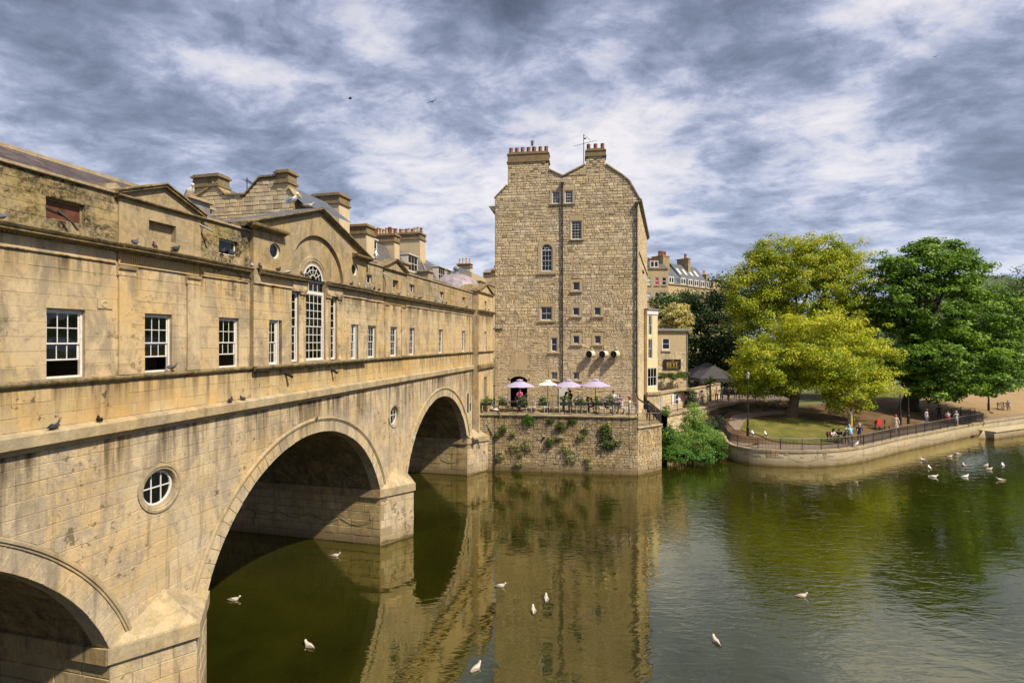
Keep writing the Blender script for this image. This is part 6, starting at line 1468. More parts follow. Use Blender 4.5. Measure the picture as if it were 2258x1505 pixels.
tree('field_maple', (30.6, 57.2, 2.1), [B(1795, 775, 56.5, 118, 72, 170, .62), B(1700, 795, 56, 80, 62, 120, .55), B(1885, 800, 57, 78, 75, 110, .62), B(1880, 860, 55, 72, 45, 75, .62), B(1720, 840, 58, 85, 30, 50, .32), B(1655, 835, 57, 42, 40, 45, .4), B(1790, 720, 56, 75, 32, 60, .7), B(1840, 820, 53.5, 70, 55, 70, .6)],
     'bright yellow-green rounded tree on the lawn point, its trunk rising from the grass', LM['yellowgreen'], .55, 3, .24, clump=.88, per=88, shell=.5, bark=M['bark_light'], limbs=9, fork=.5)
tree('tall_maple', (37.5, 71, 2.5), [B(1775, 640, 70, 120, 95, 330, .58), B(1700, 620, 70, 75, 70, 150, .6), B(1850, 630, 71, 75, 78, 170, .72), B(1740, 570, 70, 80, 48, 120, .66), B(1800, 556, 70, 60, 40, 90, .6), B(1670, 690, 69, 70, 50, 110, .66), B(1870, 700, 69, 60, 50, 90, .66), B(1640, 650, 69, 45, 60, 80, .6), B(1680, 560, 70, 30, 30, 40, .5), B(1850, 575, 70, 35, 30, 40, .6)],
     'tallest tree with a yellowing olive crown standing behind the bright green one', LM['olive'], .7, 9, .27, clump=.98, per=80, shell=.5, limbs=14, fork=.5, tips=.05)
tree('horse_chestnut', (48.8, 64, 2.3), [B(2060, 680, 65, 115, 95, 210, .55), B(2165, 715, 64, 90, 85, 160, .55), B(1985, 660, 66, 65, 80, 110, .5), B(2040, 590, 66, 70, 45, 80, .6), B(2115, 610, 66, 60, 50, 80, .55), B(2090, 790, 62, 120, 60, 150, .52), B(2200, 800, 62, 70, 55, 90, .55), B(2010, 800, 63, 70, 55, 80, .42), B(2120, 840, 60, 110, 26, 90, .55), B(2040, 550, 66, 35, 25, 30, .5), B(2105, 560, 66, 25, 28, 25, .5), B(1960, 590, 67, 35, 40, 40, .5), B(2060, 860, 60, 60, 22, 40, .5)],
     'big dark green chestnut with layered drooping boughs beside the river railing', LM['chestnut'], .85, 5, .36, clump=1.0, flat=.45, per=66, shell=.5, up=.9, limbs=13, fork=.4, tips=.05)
# darker trees further back
for i, (nm, bx, bY, bl, mt, lab) in enumerate([
    ('dark_tree', 1560, 84, [B(1570, 740, 84, 62, 105, 150, .45), B(1540, 690, 86, 40, 50, 60, .6), B(1600, 660, 86, 45, 60, 70, .45), B(1530, 800, 82, 40, 60, 60, .4), B(1610, 800, 80, 70, 70, 120, .4)], 'dark', 'dark green tree rising behind the black marquees'),
    ('pale_shrub_tree', 1487, 78, [B(1487, 700, 78, 32, 34, 70, .5), B(1510, 712, 79, 18, 26, 30, .55)], 'cream', 'cream and yellow flowering small tree above the restaurant roof'),
    ('garden_tree', 1470, 88, [B(1468, 680, 88, 30, 40, 60, .5), B(1500, 675, 92, 40, 28, 60, .6)], 'mid', 'green tree between the stone tower and the cream flowering tree'),
    ('park_tree', 1655, 92, [B(1655, 770, 90, 60, 110, 130, .35)], 'dark', 'dark tree seen left of the bright yellow-green crown'),
    ('park_tree', 1930, 95, [B(1930, 770, 95, 90, 95, 130, .4), B(1860, 800, 96, 80, 80, 110, .35)], 'dark', 'dark tree filling the gap between the yellow-green tree and the chestnut'),
    ('park_tree', 2235, 98, [B(2238, 690, 98, 60, 70, 130, .55), B(2215, 790, 96, 60, 60, 90, .35), B(2270, 660, 98, 40, 60, 70, .5)], 'mid', 'tree with an olive crown at the right edge of the view under the hill'),
    ('park_tree', 2080, 120, [B(2080, 800, 120, 120, 70, 140, .35), B(1990, 790, 122, 90, 70, 110, .35)], 'dark', 'distant dark tree glimpsed beneath the chestnut boughs'),
    ('park_tree', 1750, 110, [B(1750, 800, 110, 110, 65, 140, .35), B(1650, 810, 112, 70, 60, 90, .3)], 'dark', 'distant dark tree behind the trunk of the yellow-green tree'),
    ('park_tree', 2200, 130, [B(2200, 790, 130, 110, 60, 130, .4)], 'mid', 'distant tree low on the right beyond the sandy ground'),
    ('park_tree', 1545, 105, [B(1545, 800, 105, 80, 70, 110, .35)], 'dark', 'distant dark tree between the restaurant and the park')]):
    v = at(bx, 750, bY); tree(nm, (v.x, v.y, 2.5), bl, lab, LM[mt], .4, 20 + i, .42 if mt != 'cream' else .3, clump=1.5 if mt != 'cream' else .8, per=52, shell=.45, limbs=5, group='trees at the back of the park' if nm == 'park_tree' else None)
# hillside woods as one mass
rs = np.random.RandomState(4); n = 9000
ix = rs.rand(n) * 39; iy = rs.rand(n) * 7; ca = []
H_ = np.array([v[2] for v in hm.v]).reshape(12, 40)
i0, j0 = ix.astype(int), iy.astype(int); fx, fy = ix - i0, iy - j0; i1, j1 = np.minimum(i0 + 1, 39), np.minimum(j0 + 1, 11)
zz = H_[j0, i0] * (1 - fx) * (1 - fy) + H_[j0, i1] * fx * (1 - fy) + H_[j1, i0] * (1 - fx) * fy + H_[j1, i1] * fx * fy
Ct = np.stack([420 + 36 * ix, 620 + 60 * iy, zz], 1)
big = np.repeat(Ct, 9, 0) + rs.normal(size=(9 * n, 3)) * np.array([3.5, 3.5, 2.6]); Nn = rs.normal(size=(9 * n, 3)) + np.array([0, 0, 1.0]); Nn /= np.linalg.norm(Nn, axis=1, keepdims=True)
me = leaves_mesh('hillside_wood', big, Nn, rs.uniform(2, 4.2, 9 * n), np.repeat(rs.rand(n), 9) * .6 + rs.rand(9 * n) * .3, LM['mid'], rs)
tag(link(bpy.data.objects.new('hillside_wood', me)), kind='stuff')
# bush in the inlet and lower growth
def shrub(name, blobs, label, mat, seed, leaf=.12, clump=.45, per=60, base=None, cat='shrub', group=None, trunk=0.0, **kw):
    b = base or (blobs[0][0], blobs[0][1], blobs[0][2] - blobs[0][5]); return tree(name, b, blobs, label, LM[mat], trunk, seed, leaf, group, cat, clump=clump, per=per, limbs=3 if trunk else 0, part='foliage', **kw)
v0 = at(1532, 1010, 46); 
shrub('willow_bush', [B(1525, 955, 47, 42, 45, 90, .55), B(1530, 920, 48, 26, 30, 40, .7), B(1545, 975, 45.5, 45, 32, 70, .5), B(1495, 985, 45.5, 34, 32, 60, .35), B(1570, 965, 47, 28, 28, 40, .6)], 'feathery fresh green bush standing in the water between the terrace and the park point', 'willow', 61, .13, .5, 75, base=(v0.x, 46.5, .2), trunk=.1, shell=.4)
shrub('waterside_bush', [B(1490, 1000, 43.8, 34, 20, 60, .5), B(1535, 1005, 43.6, 42, 14, 60, .45), B(1472, 960, 44.5, 14, 32, 30, .5), B(1585, 990, 45.5, 14, 26, 25, .45)], 'bright green leafy growth trailing along the waterline under the feathery bush', 'bush', 62, .15, .4, 60, base=(13.5, 44, .1), shell=.3)
C_, N_, S_, T_, rs = foliage([(22, 57, 1.7, 2.2, 3.2, .7, 120, .5), (25.5, 60.3, 2.0, 3, 1.6, .8, 110, .5), (19.8, 54.3, 1.5, 1.4, 1.5, .8, 70, .55), (30.5, 61.6, 2.3, 3, 1.0, .6, 80, .4), (21, 52.9, 1.2, 1.0, 1.2, .6, 40, .5)], 63, .17, clump=.45, per=50, shell=.2)
tag(link(bpy.data.objects.new('ivy_ground_cover', leaves_mesh('ivy_ground_cover', C_, N_, S_, T_, LM['ivy'], rs))), kind='stuff')
shrub('round_shrub', [B(1520, 873, 57, 16, 20, 40, .4)], 'round dark shrub against the garden wall beside the walkway', 'dark', 64, .14, .35, 60, shell=.3)
shrub('rail_shrub', [B(1468, 905, 47.5, 9, 13, 26, .6)], 'small light green shrub at the end of the corner railing', 'bush', 65, .1, .25, 50, shell=.2)
shrub('balcony_plants', [B(1482, 828, 56.5, 26, 8, 40, .55), B(1505, 826, 57, 14, 9, 22, .7), B(1460, 828, 55.5, 12, 8, 20, .45)], 'trailing plants on the flat roof under the black sign', 'mid', 66, .13, .3, 50, cat='plants', shell=.2)
# tufts growing out of the terrace wall
tuft_labels = {}
tl_ = [(1166, 925, 15, 15, 'bush', 'leafy green plant hanging just under the terrace coping'), (1137, 985, 13, 12, 'daisy', 'left of the two big pale tufts side by side on the terrace wall'), (1164, 980, 15, 14, 'daisy', 'right of the two big pale tufts side by side on the terrace wall'), (1144, 1021, 12, 9, 'daisy', 'pale tuft low on the wall below the two side-by-side tufts'), (1103, 1004, 10, 12, 'daisy', 'pale tuft near the drainpipe at the left end of the terrace wall'),
       (1148, 1000, 6, 7, 'daisy', 'small tuft tucked right below the two side-by-side tufts'), (1108, 946, 8, 12, 'mid', 'thin dull plant high up by the drainpipe on the terrace wall'), (1132, 955, 6, 7, 'daisy', 'small tuft left of the upper drain outlet'), (1095, 960, 5, 8, 'bush', 'small bright plant beside the old drainpipe bend'), (1215, 928, 13, 9, 'mid', 'brownish plant under the coping in the middle of the terrace wall'), (1236, 940, 15, 11, 'mid', 'wide straggling plant above the middle of the terrace wall'), (1263, 927, 10, 10, 'mid', 'straggling plant under the coping right of the middle'),
       (1212, 975, 11, 14, 'mid', 'tall dull plant left of the long tuft column'), (1236, 965, 9, 9, 'daisy', 'tuft above the long tuft column'), (1250, 990, 14, 14, 'daisy', 'upper tuft of the long column in the middle of the wall'), (1262, 1008, 15, 12, 'daisy', 'largest lower tuft of the long column in the middle of the wall'), (1283, 965, 11, 10, 'daisy', 'tuft right of the wall middle, level with the dark shrub'), (1297, 1014, 11, 9, 'daisy', 'tuft below the dark leafy shrub, upper of two'), (1300, 1027, 9, 9, 'daisy', 'lowest tuft near the water, below the upper of two'), (1290, 950, 8, 10, 'mid', 'thin plant left of the dark leafy shrub')]
for i, (x, y, rx, rz, mt, lab) in enumerate(tl_):
    Yw = 42.1 - (x - 1090) / 313 * 1.55 - .10; b_ = B(x, y, Yw, rx, rz, int(rx * rz / 5) + 6, .55, ry=.10); shrub('wall_plant', [b_], lab, mt, 100 + i, .065, .17, 34, cat='wall plant', group='plants growing out of the terrace wall', shell=.1, base=(b_[0], Yw + .2, b_[2]))
shrub('fig_shrub', [B(1342, 965, 40.9, 22, 22, 60, .55, ry=.25), B(1335, 945, 40.9, 10, 12, 16, .6, ry=.2), B(1352, 980, 40.9, 16, 12, 24, .45, ry=.2)], 'large dark leafy fig-like shrub on the right part of the terrace wall', 'mid', 140, .17, .3, 34, shell=.2, cat='wall plant')
# flower boxes on the terrace rail
fl_labels = ['green flower box at the left end of the terrace railing', 'leafy flower box left of the doorway', 'tallest box of trailing leaves in front of the dark doorway', 'small yellow-green box under the white parasol', 'dark green box with pale blooms left of the standing couple', 'box of pale pink blooms right of the standing couple', 'green box with a red spike beneath the rightmost lilac parasol', 'fullest box of lilac flowers near the right end of the railing', 'small lilac flower box beside the green one under the parasol']
for i, (x, w, h_, fl) in enumerate(((1073, 13, 10, 0), (1109, 12, 9, .15), (1152, 15, 16, .1), (1197, 12, 9, .05), (1246, 14, 11, .12), (1280, 15, 11, .35), (1320, 12, 12, .05), (1352, 20, 13, .75), (1338, 7, 8, .6))):
    Yr = 42.22 - (x - 1072) / 330 * 1.5 - .12; v = at(x, 886, Yr); root = empty('flower_box', (v.x, v.y, v.z - .25), 0, fl_labels[i], 'flower box', 'flower boxes hung on the terrace railing')
    m = MB(); m.box(-w * Yr / F * .8, w * Yr / F * .8, -.14, .14, -.02, .2); m.build('box', M['iron'], root)
    C_, N_, S_, T_, rs = foliage([(0, 0, .38, w * Yr / F, .25, h_ * Yr / F, 16 + w, .5)], 200 + i, .07, clump=.17, per=46, shell=.2); link(bpy.data.objects.new('foliage', leaves_mesh('foliage', C_, N_, S_, T_, LM['flower'], rs)), root)
    if fl: C_, N_, S_, T_, rs = foliage([(0, -.05, .45, w * Yr / F, .27, h_ * Yr / F, int(4 + 22 * fl), .6)], 300 + i, .06, clump=.13, per=int(10 + 16 * fl), shell=.7); link(bpy.data.objects.new('blooms', leaves_mesh('blooms', C_, N_, S_, T_, LM['lilac'], rs, .9)), root)
# spiky palm behind the garden wall
v = at(1566, 842, 62); root = empty('spiky_palm', (v.x, v.y, 3.2), 0, 'spiky palm-like plant in front of the black marquee', 'palm'); m = MB(); m.tube([(0, 0, 0), (0, 0, v.z - 3.2)], .1, 6); m.build('stem', M['bark'], root)
m = MB()
for k in range(60): a = rnd.uniform(0, 6.28); e = rnd.uniform(-.3, 1.5); d_ = Vector((cos(a) * cos(e), sin(a) * cos(e), sin(e))); s_ = Vector((-sin(a), cos(a), 0)) * .035; c = Vector((0, 0, v.z - 3.2)); m.add([c - s_, c + s_, c + d_ * .5 + s_, c + d_ * 1.0 - Vector((0, 0, .18)), c + d_ * .5 - s_], [(0, 1, 2, 3, 4)], .5)
m.build('leaf_crown', LM['mid'], root, kind='stuff')
# ================================================================ STREET AND TERRACE FURNITURE
fabric = {k: plain('fabric_' + k, c, .85, .06) for k, c in dict(lilac=(.36, .31, .45), white=(.74, .71, .64), black=(.05, .045, .048)).items()}
def parasol(x, y, z, r, h, col, label):
    root = empty('parasol', (x, y, z), 0, label, 'parasol', 'parasols over the terrace tables')
    m = MB(); m.tube([(0, 0, 0), (0, 0, h + .1)], .028, 8); m.build('pole', M['iron'], root)
    m = MB(); m.lathe((0, 0, 0), [(.24, 0), (.24, .06), (.05, .1)], 12); m.build('base', M['iron'], root)
    m = MB(); n = 8; P = [(0, 0, h)]
    for f_, dz in ((.33, -.16), (.66, -.36), (1.0, -.60)):
        for i in range(n * 2):
            a = 2 * pi * i / (2 * n) + .2; rr = r * f_ * (1 if i % 2 == 0 else .965); P.append((rr * cos(a), rr * sin(a), h + dz * r / 1.5 * (1 if i % 2 == 0 else .94)))
    N = 2 * n; fs_ = [(0, 1 + i, 1 + (i + 1) % N) for i in range(N)] + [(1 + k * N + i, 1 + k * N + (i + 1) % N, 1 + (k + 1) * N + (i + 1) % N, 1 + (k + 1) * N + i) for k in (0, 1) for i in range(N)]
    m.add(P, fs_); m.build('canopy', fabric[col], root)
    for i in range(0, N, 2): a = 2 * pi * i / N + .2; q = MB(); q.tube([(0, 0, h - .12), (r * .97 * cos(a), r * .97 * sin(a), h - .60 * r / 1.5 - .01)], .01, 4); q.build('rib', M['iron'], root)
    m = MB(); m.lathe((0, 0, h), [(.3, -.02), (.22, .06), (.03, .09)], 8); m.build('vent_cap', fabric[col], root)
    return root
def tz(a, d): return tw(Vector((a, -d, TZ)))                         # spot on the terrace in front of the house
for x, yt, rp, Y, col, lab in ((1146, 838, 34, 43.2, 'lilac', 'lilac parasol in front of the dark doorway, leftmost of the four'), (1208, 839, 22, 43.4, 'white', 'smaller cream-white parasol between two lilac ones'), (1254, 838, 33, 43.0, 'lilac', 'lilac parasol over the standing couple, in the middle of the terrace'), (1313, 837, 34, 42.4, 'lilac', 'lilac parasol above the crowded table, rightmost of the four')):
    v = at(x, yt, Y); parasol(v.x, v.y, TZ, rp * Y / F, v.z - TZ, col, lab)
M['chair_white'] = plain('white_metal_chair', (.62, .60, .56), .4, .08); M['chair_dark'] = plain('dark_metal_chair', (.03, .03, .035), .4, .2); M['chair_green'] = plain('green_cloth', (.05, .22, .13), .8, .1)
def chair(x, y, rz, mat, label):
    root = empty('cafe_chair', (x, y, TZ), rz, label, 'chair', 'metal chairs on the cafe terrace')
    m = MB(); m.box(-.21, .21, -.21, .21, .44, .47); m.build('seat', mat, root)
    for sx_ in (-1, 1):
        for sy_ in (-1, 1): m = MB(); m.tube([(.2 * sx_, .2 * sy_, .44), (.22 * sx_, .23 * sy_, 0)], .016, 5); m.build('leg', mat, root)
    m = MB(); m.tube([(-.2, .2, .45), (-.21, .25, .88), (0, .27, .94), (.21, .25, .88), (.2, .2, .45)], .016, 5); m.tube([(-.07, .2, .46), (-.07, .26, .92)], .01, 4); m.tube([(.07, .2, .46), (.07, .26, .92)], .01, 4); m.build('backrest', mat, root)
    return root
def table(x, y, mat, label):
    root = empty('cafe_table', (x, y, TZ), 0, label, 'table', 'small tables on the cafe terrace')
    m = MB(); m.lathe((0, 0, .72), [(.36, 0), (.38, .015), (.36, .03)], 16); m.build('table_top', mat, root)
    for s in (-1, 1): m = MB(); m.tube([(-.28 * s, .1 * s, 0), (.28 * s, .1 * s, .72)], .014, 5); m.build('leg', mat, root)
    return root
tabs = [(1078, 43.2, 'chair_dark', 'dark small table at the left end of the terrace'), (1130, 43.4, 'chair_dark', 'table beside the green draped chair'), (1188, 43.2, 'chair_white', 'white table near the white parasol pole'), (1243, 42.6, 'chair_dark', 'table in front of the standing couple'), (1300, 42.4, 'chair_dark', 'table of the woman under the rightmost parasol'), (1364, 41.9, 'chair_white', 'white crossed-leg table at the right end of the terrace')]
for x, Y, mt, lab in tabs: v = ground_at(x, 900, TZ); X = (x - 1129) / F * Y; table(X, Y, M[mt], lab)
chs = [(1068, 43.0, 1.5, 'chair_dark', 'dark chair against the end of the bridge'), (1094, 43.1, -1.6, 'chair_dark', 'dark chair right of the leftmost table'), (1122, 42.9, 2.6, 'chair_green', 'chair draped with a green cloth left of the tallest flower box'), (1146, 43.0, -1.2, 'chair_dark', 'dark chair under the leftmost lilac parasol'), (1165, 42.8, 1.7, 'chair_white', 'white chair just right of the tallest flower box'), (1176, 42.7, .2, 'chair_white', 'white chair turned sideways under the gap between parasols'), (1205, 42.8, -1.4, 'chair_white', 'white chair by the white parasol pole'), (1214, 42.9, 2.9, 'chair_white', 'white chair facing away right of the white parasol pole'), (1228, 42.6, 1.5, 'chair_white', 'white chair left of the standing couple'),
       (1262, 42.6, -1.4, 'chair_white', 'white chair right of the standing couple'), (1276, 42.3, .1, 'chair_white', 'white chair beneath the pale pink flower box'), (1288, 42.5, 1.6, 'chair_white', 'white chair of the woman in the blue top'), (1316, 42.3, -1.5, 'chair_dark', 'dark chair right of the woman in the blue top'), (1328, 42.0, 1.6, 'chair_white', 'white chair left of the railing post by the crowded table'), (1350, 41.9, 1.4, 'chair_white', 'white chair left of the crossed-leg table'), (1382, 41.7, -1.6, 'chair_white', 'white chair right of the crossed-leg table'), (1396, 41.8, -1.2, 'chair_white', 'white chair nearest the right corner of the terrace')]
for x, Y, rz, mt, lab in chs: chair((x - 1129) / F * Y, Y, rz, M[mt], lab)
# lamp posts
def gz(x, y, z):
    if 1.3 < z < 3.0:
        for _ in range(12): p = ground_at(x, y, z); z = .5 * z + .5 * zg(p.x, p.y)
    return ground_at(x, y, z)
def lamp_post(x, y, z, h, label, lantern=True):
    root = empty('lamp_post', (x, y, z), 0, label, 'lamp post', 'lamp posts in the park')
    m = MB(); m.lathe((0, 0, 0), [(.13, 0), (.13, .9), (.10, .95), (.09, 1.6), (.065, 1.65), (.05, h - .7), (.09, h - .68), (.05, h - .62)], 10); m.build('column', M['iron'], root)
    if lantern:
        m = MB(); m.lathe((0, 0, h - .6), [(.1, 0), (.2, .42)], 6); m.build('lantern_glass', plain('milky_glass', (.45, .43, .38), .4, .05), root); m = MB(); m.lathe((0, 0, h - .18), [(.24, 0), (.12, .14), (.05, .2), (.03, .32)], 6); m.build('lantern_top', M['iron'], root)
    return root
v = gz(1649, 962, 1.5); lamp_post(v.x, v.y, v.z, at(1649, 820, v.y).z - 1.5, 'black lantern lamp post on the lawn point near the two gulls')
v = gz(1985, 936, 1.7); lamp_post(v.x, v.y, v.z, 4.6, 'black lamp post beside the woman in the short dress', False)
v = gz(2003, 934, 1.8); lamp_post(v.x, v.y, v.z, 4.4, 'dark post just left of the chestnut trunk', False)
v = gz(2180, 905, 1.9); lamp_post(v.x, v.y, v.z, 4.6, 'black lamp post on the sandy ground near the far right bench', False)
# marker post
v = gz(1874, 962, 1.4); root = empty('marker_post', tuple(v), 0, 'thick steel information post with an orange and yellow panel by the water', 'sign post')
m = MB(); m.lathe((0, 0, 0), [(.17, 0), (.17, 2.25), (.15, 2.3)], 14); m.build('post_body', plain('brushed_post', (.20, .18, .15), .4, .15, metal=.4), root)
m = MB(); m.box(.0, .12, -.19, -.15, .9, 2.05); m.build('orange_panel', plain('orange_panel_paint', (.75, .33, .04), .5, .1), root); m = MB(); m.box(.121, .17, -.18, -.12, 1.1, 1.9); m.build('green_strip', plain('green_strip_paint', (.12, .35, .08), .5, .1), root)
# benches
def bench(x, y, z, rz, label):
    root = empty('park_bench', (x, y, z), rz, label, 'bench', 'wooden park benches'); wood = M['bark_light']
    for k in range(4): m = MB(); m.box(-.8, .8, -.22 + k * .12, -.13 + k * .12, .42, .45); m.build('seat_slat', wood, root)
    for k in range(3): m = MB(); m.box(-.8, .8, .27 + k * .02, .29 + k * .02, .55 + k * .14, .65 + k * .14); m.build('back_slat', wood, root)
    for s in (-1, 1):
        for q in ((-.2, .0), (.25, .0)): m = MB(); m.box(s * .7 - .03, s * .7 + .03, q[0] - .03, q[0] + .03, 0, .42 if q[0] < 0 else .93); m.build('leg', M['iron'], root)
    return root
v = gz(1946, 947, 1.45); bench(v.x, v.y, v.z, .35, 'wooden bench with a red jacket on it near the railing'); jb = v
v = gz(1845, 975, 1.4); bench(v.x, v.y, v.z, .1, 'bench with three people sitting behind the railing'); sb = v
v = gz(2212, 903, 1.7); bench(v.x, v.y, v.z, .4, 'bench on the sandy ground at the far right'); rbn = v
m = MB(); m.prism([(-.28, .47), (.28, .47), (.30, .95), (.1, 1.05), (-.2, 1.0)], -.12, .1, lambda a, z, d: (a, -d, z)); jk = m.build('red_jacket', plain('red_cloth', (.65, .05, .04), .8, .1)); jk.location = jb + Vector((-.35, .05, 0)); tag(jk, 'red jacket lying on the wooden bench near the railing', 'jacket')
# black gate cage on the quay
v = gz(2137, 928, 1.4); root = empty('boat_gate', tuple(v), .55, 'black framed gate enclosure at the steps on the quay', 'gate')
for x0 in (-2.2, -.9, .4, 1.7):
    for y0 in (0, 1.3): m = MB(); m.box(x0 - .03, x0 + .03, y0 - .03, y0 + .03, -.05, 1.35); m.build('post', M['iron'], root)
for z0 in (.3, .8, 1.32):
    for a, b in (((-2.2, 0), (1.7, 0)), ((-2.2, 1.3), (1.7, 1.3)), ((-2.2, 0), (-2.2, 1.3)), ((1.7, 0), (1.7, 1.3)), ((.4, 0), (.4, 1.3))): m = MB(); m.tube([(*a, z0), (*b, z0)], .022, 4); m.build('rail', M['iron'], root)
# marquees by the restaurant
def marquee(v, w, d, h, label):
    root = empty('marquee', tuple(v), 0, label, 'marquee', 'black marquees behind the garden wall')
    m = MB(); P = [(-w, -d, h), (w, -d, h), (w, d, h), (-w, d, h), (-.1, 0, h + 1.5), (.1, 0, h + 1.5)]; m.add(P, [(0, 1, 5, 4), (1, 2, 5), (2, 3, 4, 5), (3, 0, 4)]); m.build('roof', fabric['black'], root)
    m = MB(); [m.quad(P[i], P[(i + 1) % 4], (*P[(i + 1) % 4][:2], h - .45), (*P[i][:2], h - .45)) for i in range(4)]; vo = m.build('valance', fabric['black'], root)
    for sx_ in (-1, 1):
        for sy_ in (-1, 1): m = MB(); m.box(sx_ * w * .97 - .05, sx_ * w * .97 + .05, sy_ * d * .97 - .05, sy_ * d * .97 + .05, 0, h); m.build('leg', M['iron'], root)
    return vo
v = at(1560, 750, 71); marquee(Vector((v.x, v.y, 2.6)), 2.6, 2.2, 3.4, 'left of the two black marquees, mostly behind the restaurant corner')
v = at(1572, 750, 67.5); vo = marquee(Vector((v.x + .1, v.y, 2.6)), 2.5, 2.0, 3.1, 'right of the two black marquees, nearer the walkway'); m = MB(); [m.box(-1.6 + .14 * k, -1.52 + .14 * k, -2.03, -2.01, 2.75, 2.86) for k in range(1, 7)]; m.build('white_print', M['white'], vo, kind='stuff')
# ================================================================ PEOPLE
SK = [plain('skin_tone', (.50, .30, .20), .6, .05), plain('skin_tone_deep', (.22, .12, .07), .6, .05)]
HAIR = {k: plain('hair_' + k, c, .7, .2) for k, c in dict(black=(.012, .009, .008), brown=(.07, .035, .018), grey=(.40, .38, .36), ginger=(.35, .10, .04), blond=(.45, .30, .14)).items()}
_cl = {}
def cloth(c):
    if c not in _cl: _cl[c] = plain('clothing', c, .85, .12, scale=6)
    return _cl[c]
def pose_joints(pose):
    J = dict(pel=(0, 0, .93), bel=(0, 0, 1.08), che=(0, 0, 1.30), nek=(0, 0, 1.47), hd0=(0, -.01, 1.56), hd1=(0, -.02, 1.66), hd2=(0, 0, 1.74),
             shl=(-.19, 0, 1.40), shr=(.19, 0, 1.40), ell=(-.25, .03, 1.13), elr=(.25, .03, 1.13), wrl=(-.26, -.06, .89), wrr=(.26, -.06, .89), hal=(-.26, -.09, .80), har=(.26, -.09, .80),
             hil=(-.10, 0, .88), hir=(.10, 0, .88), knl=(-.11, -.02, .49), knr=(.11, -.02, .49), anl=(-.12, .02, .09), anr=(.12, .02, .09), tol=(-.13, -.15, .03), tor=(.13, -.15, .03))
    if pose == 'walk': J.update(knl=(-.10, -.17, .52), anl=(-.10, -.27, .12), tol=(-.10, -.43, .07), knr=(.10, .06, .49), anr=(.10, .30, .15), tor=(.10, .22, .03), ell=(-.25, .12, 1.15), wrl=(-.24, .10, .92), hal=(-.24, .08, .83), elr=(.25, -.06, 1.14), wrr=(.22, -.22, .98), har=(.2, -.29, .93))
    if pose == 'hold': J.update(ell=(-.25, -.04, 1.15), elr=(.25, -.04, 1.15), wrl=(-.12, -.26, 1.16), wrr=(.12, -.26, 1.16), hal=(-.05, -.30, 1.19), har=(.05, -.30, 1.19), hd1=(0, -.06, 1.65), hd2=(0, -.04, 1.73), hd0=(0, -.03, 1.56))
    if pose == 'lean': J.update(che=(0, -.12, 1.28), nek=(0, -.20, 1.43), hd0=(0, -.26, 1.50), hd1=(0, -.32, 1.58), hd2=(0, -.33, 1.67), shl=(-.19, -.15, 1.36), shr=(.19, -.15, 1.36), ell=(-.24, -.30, 1.14), elr=(.24, -.30, 1.14), wrl=(-.15, -.48, 1.04), wrr=(.15, -.48, 1.04), hal=(-.1, -.56, 1.05), har=(.1, -.56, 1.05))
    if pose in ('sit', 'sitf'):
        f_ = -.16 if pose == 'sitf' else 0
        J = {k: Vector(v) - Vector((0, 0, .41)) for k, v in J.items()}; J = {k: tuple(v) for k, v in J.items()}
        J.update(knl=(-.12, -.42, .50), knr=(.12, -.42, .50), anl=(-.13, -.46, .09), anr=(.13, -.46, .09), tol=(-.13, -.62, .03), tor=(.13, -.62, .03), hil=(-.10, -.03, .50), hir=(.10, -.03, .50), pel=(0, 0, .53))
        for k, a in (('che', .7), ('nek', .9), ('hd0', 1.1), ('hd1', 1.35), ('hd2', 1.4), ('shl', .85), ('shr', .85), ('bel', .25)): x, y, z = J[k]; J[k] = (x, y + f_ * a, z + f_ * .3 * a)
        J.update(ell=(-.25, -.08 + f_, .76), elr=(.25, -.08 + f_, .76), wrl=(-.12, -.32 + f_, .72), wrr=(.12, -.32 + f_, .72), hal=(-.07, -.39 + f_, .73), har=(.07, -.39 + f_, .73))
    return J
RAD = dict(pel=(.155, .115), bel=(.14, .10), che=(.165, .115), nek=(.058, .058), hd0=(.075, .085), hd1=(.085, .105), hd2=(.06, .075), shl=.068, shr=.068, ell=.043, elr=.043, wrl=.028, wrr=.028, hal=.035, har=.035, hil=.092, hir=.092, knl=.06, knr=.06, anl=.04, anr=.04, tol=.032, tor=.032)
ED = [('pel', 'bel', 1), ('bel', 'che', 1), ('che', 'nek', 1), ('nek', 'hd0', 0), ('hd0', 'hd1', 0), ('hd1', 'hd2', 0), ('che', 'shl', 1), ('che', 'shr', 1), ('shl', 'ell', 1), ('shr', 'elr', 1), ('ell', 'wrl', 3), ('elr', 'wrr', 3), ('wrl', 'hal', 0), ('wrr', 'har', 0), ('pel', 'hil', 2), ('pel', 'hir', 2), ('hil', 'knl', 2), ('hir', 'knr', 2), ('knl', 'anl', 4), ('knr', 'anr', 4), ('anl', 'tol', 5), ('anr', 'tor', 5)]
POSES = {}
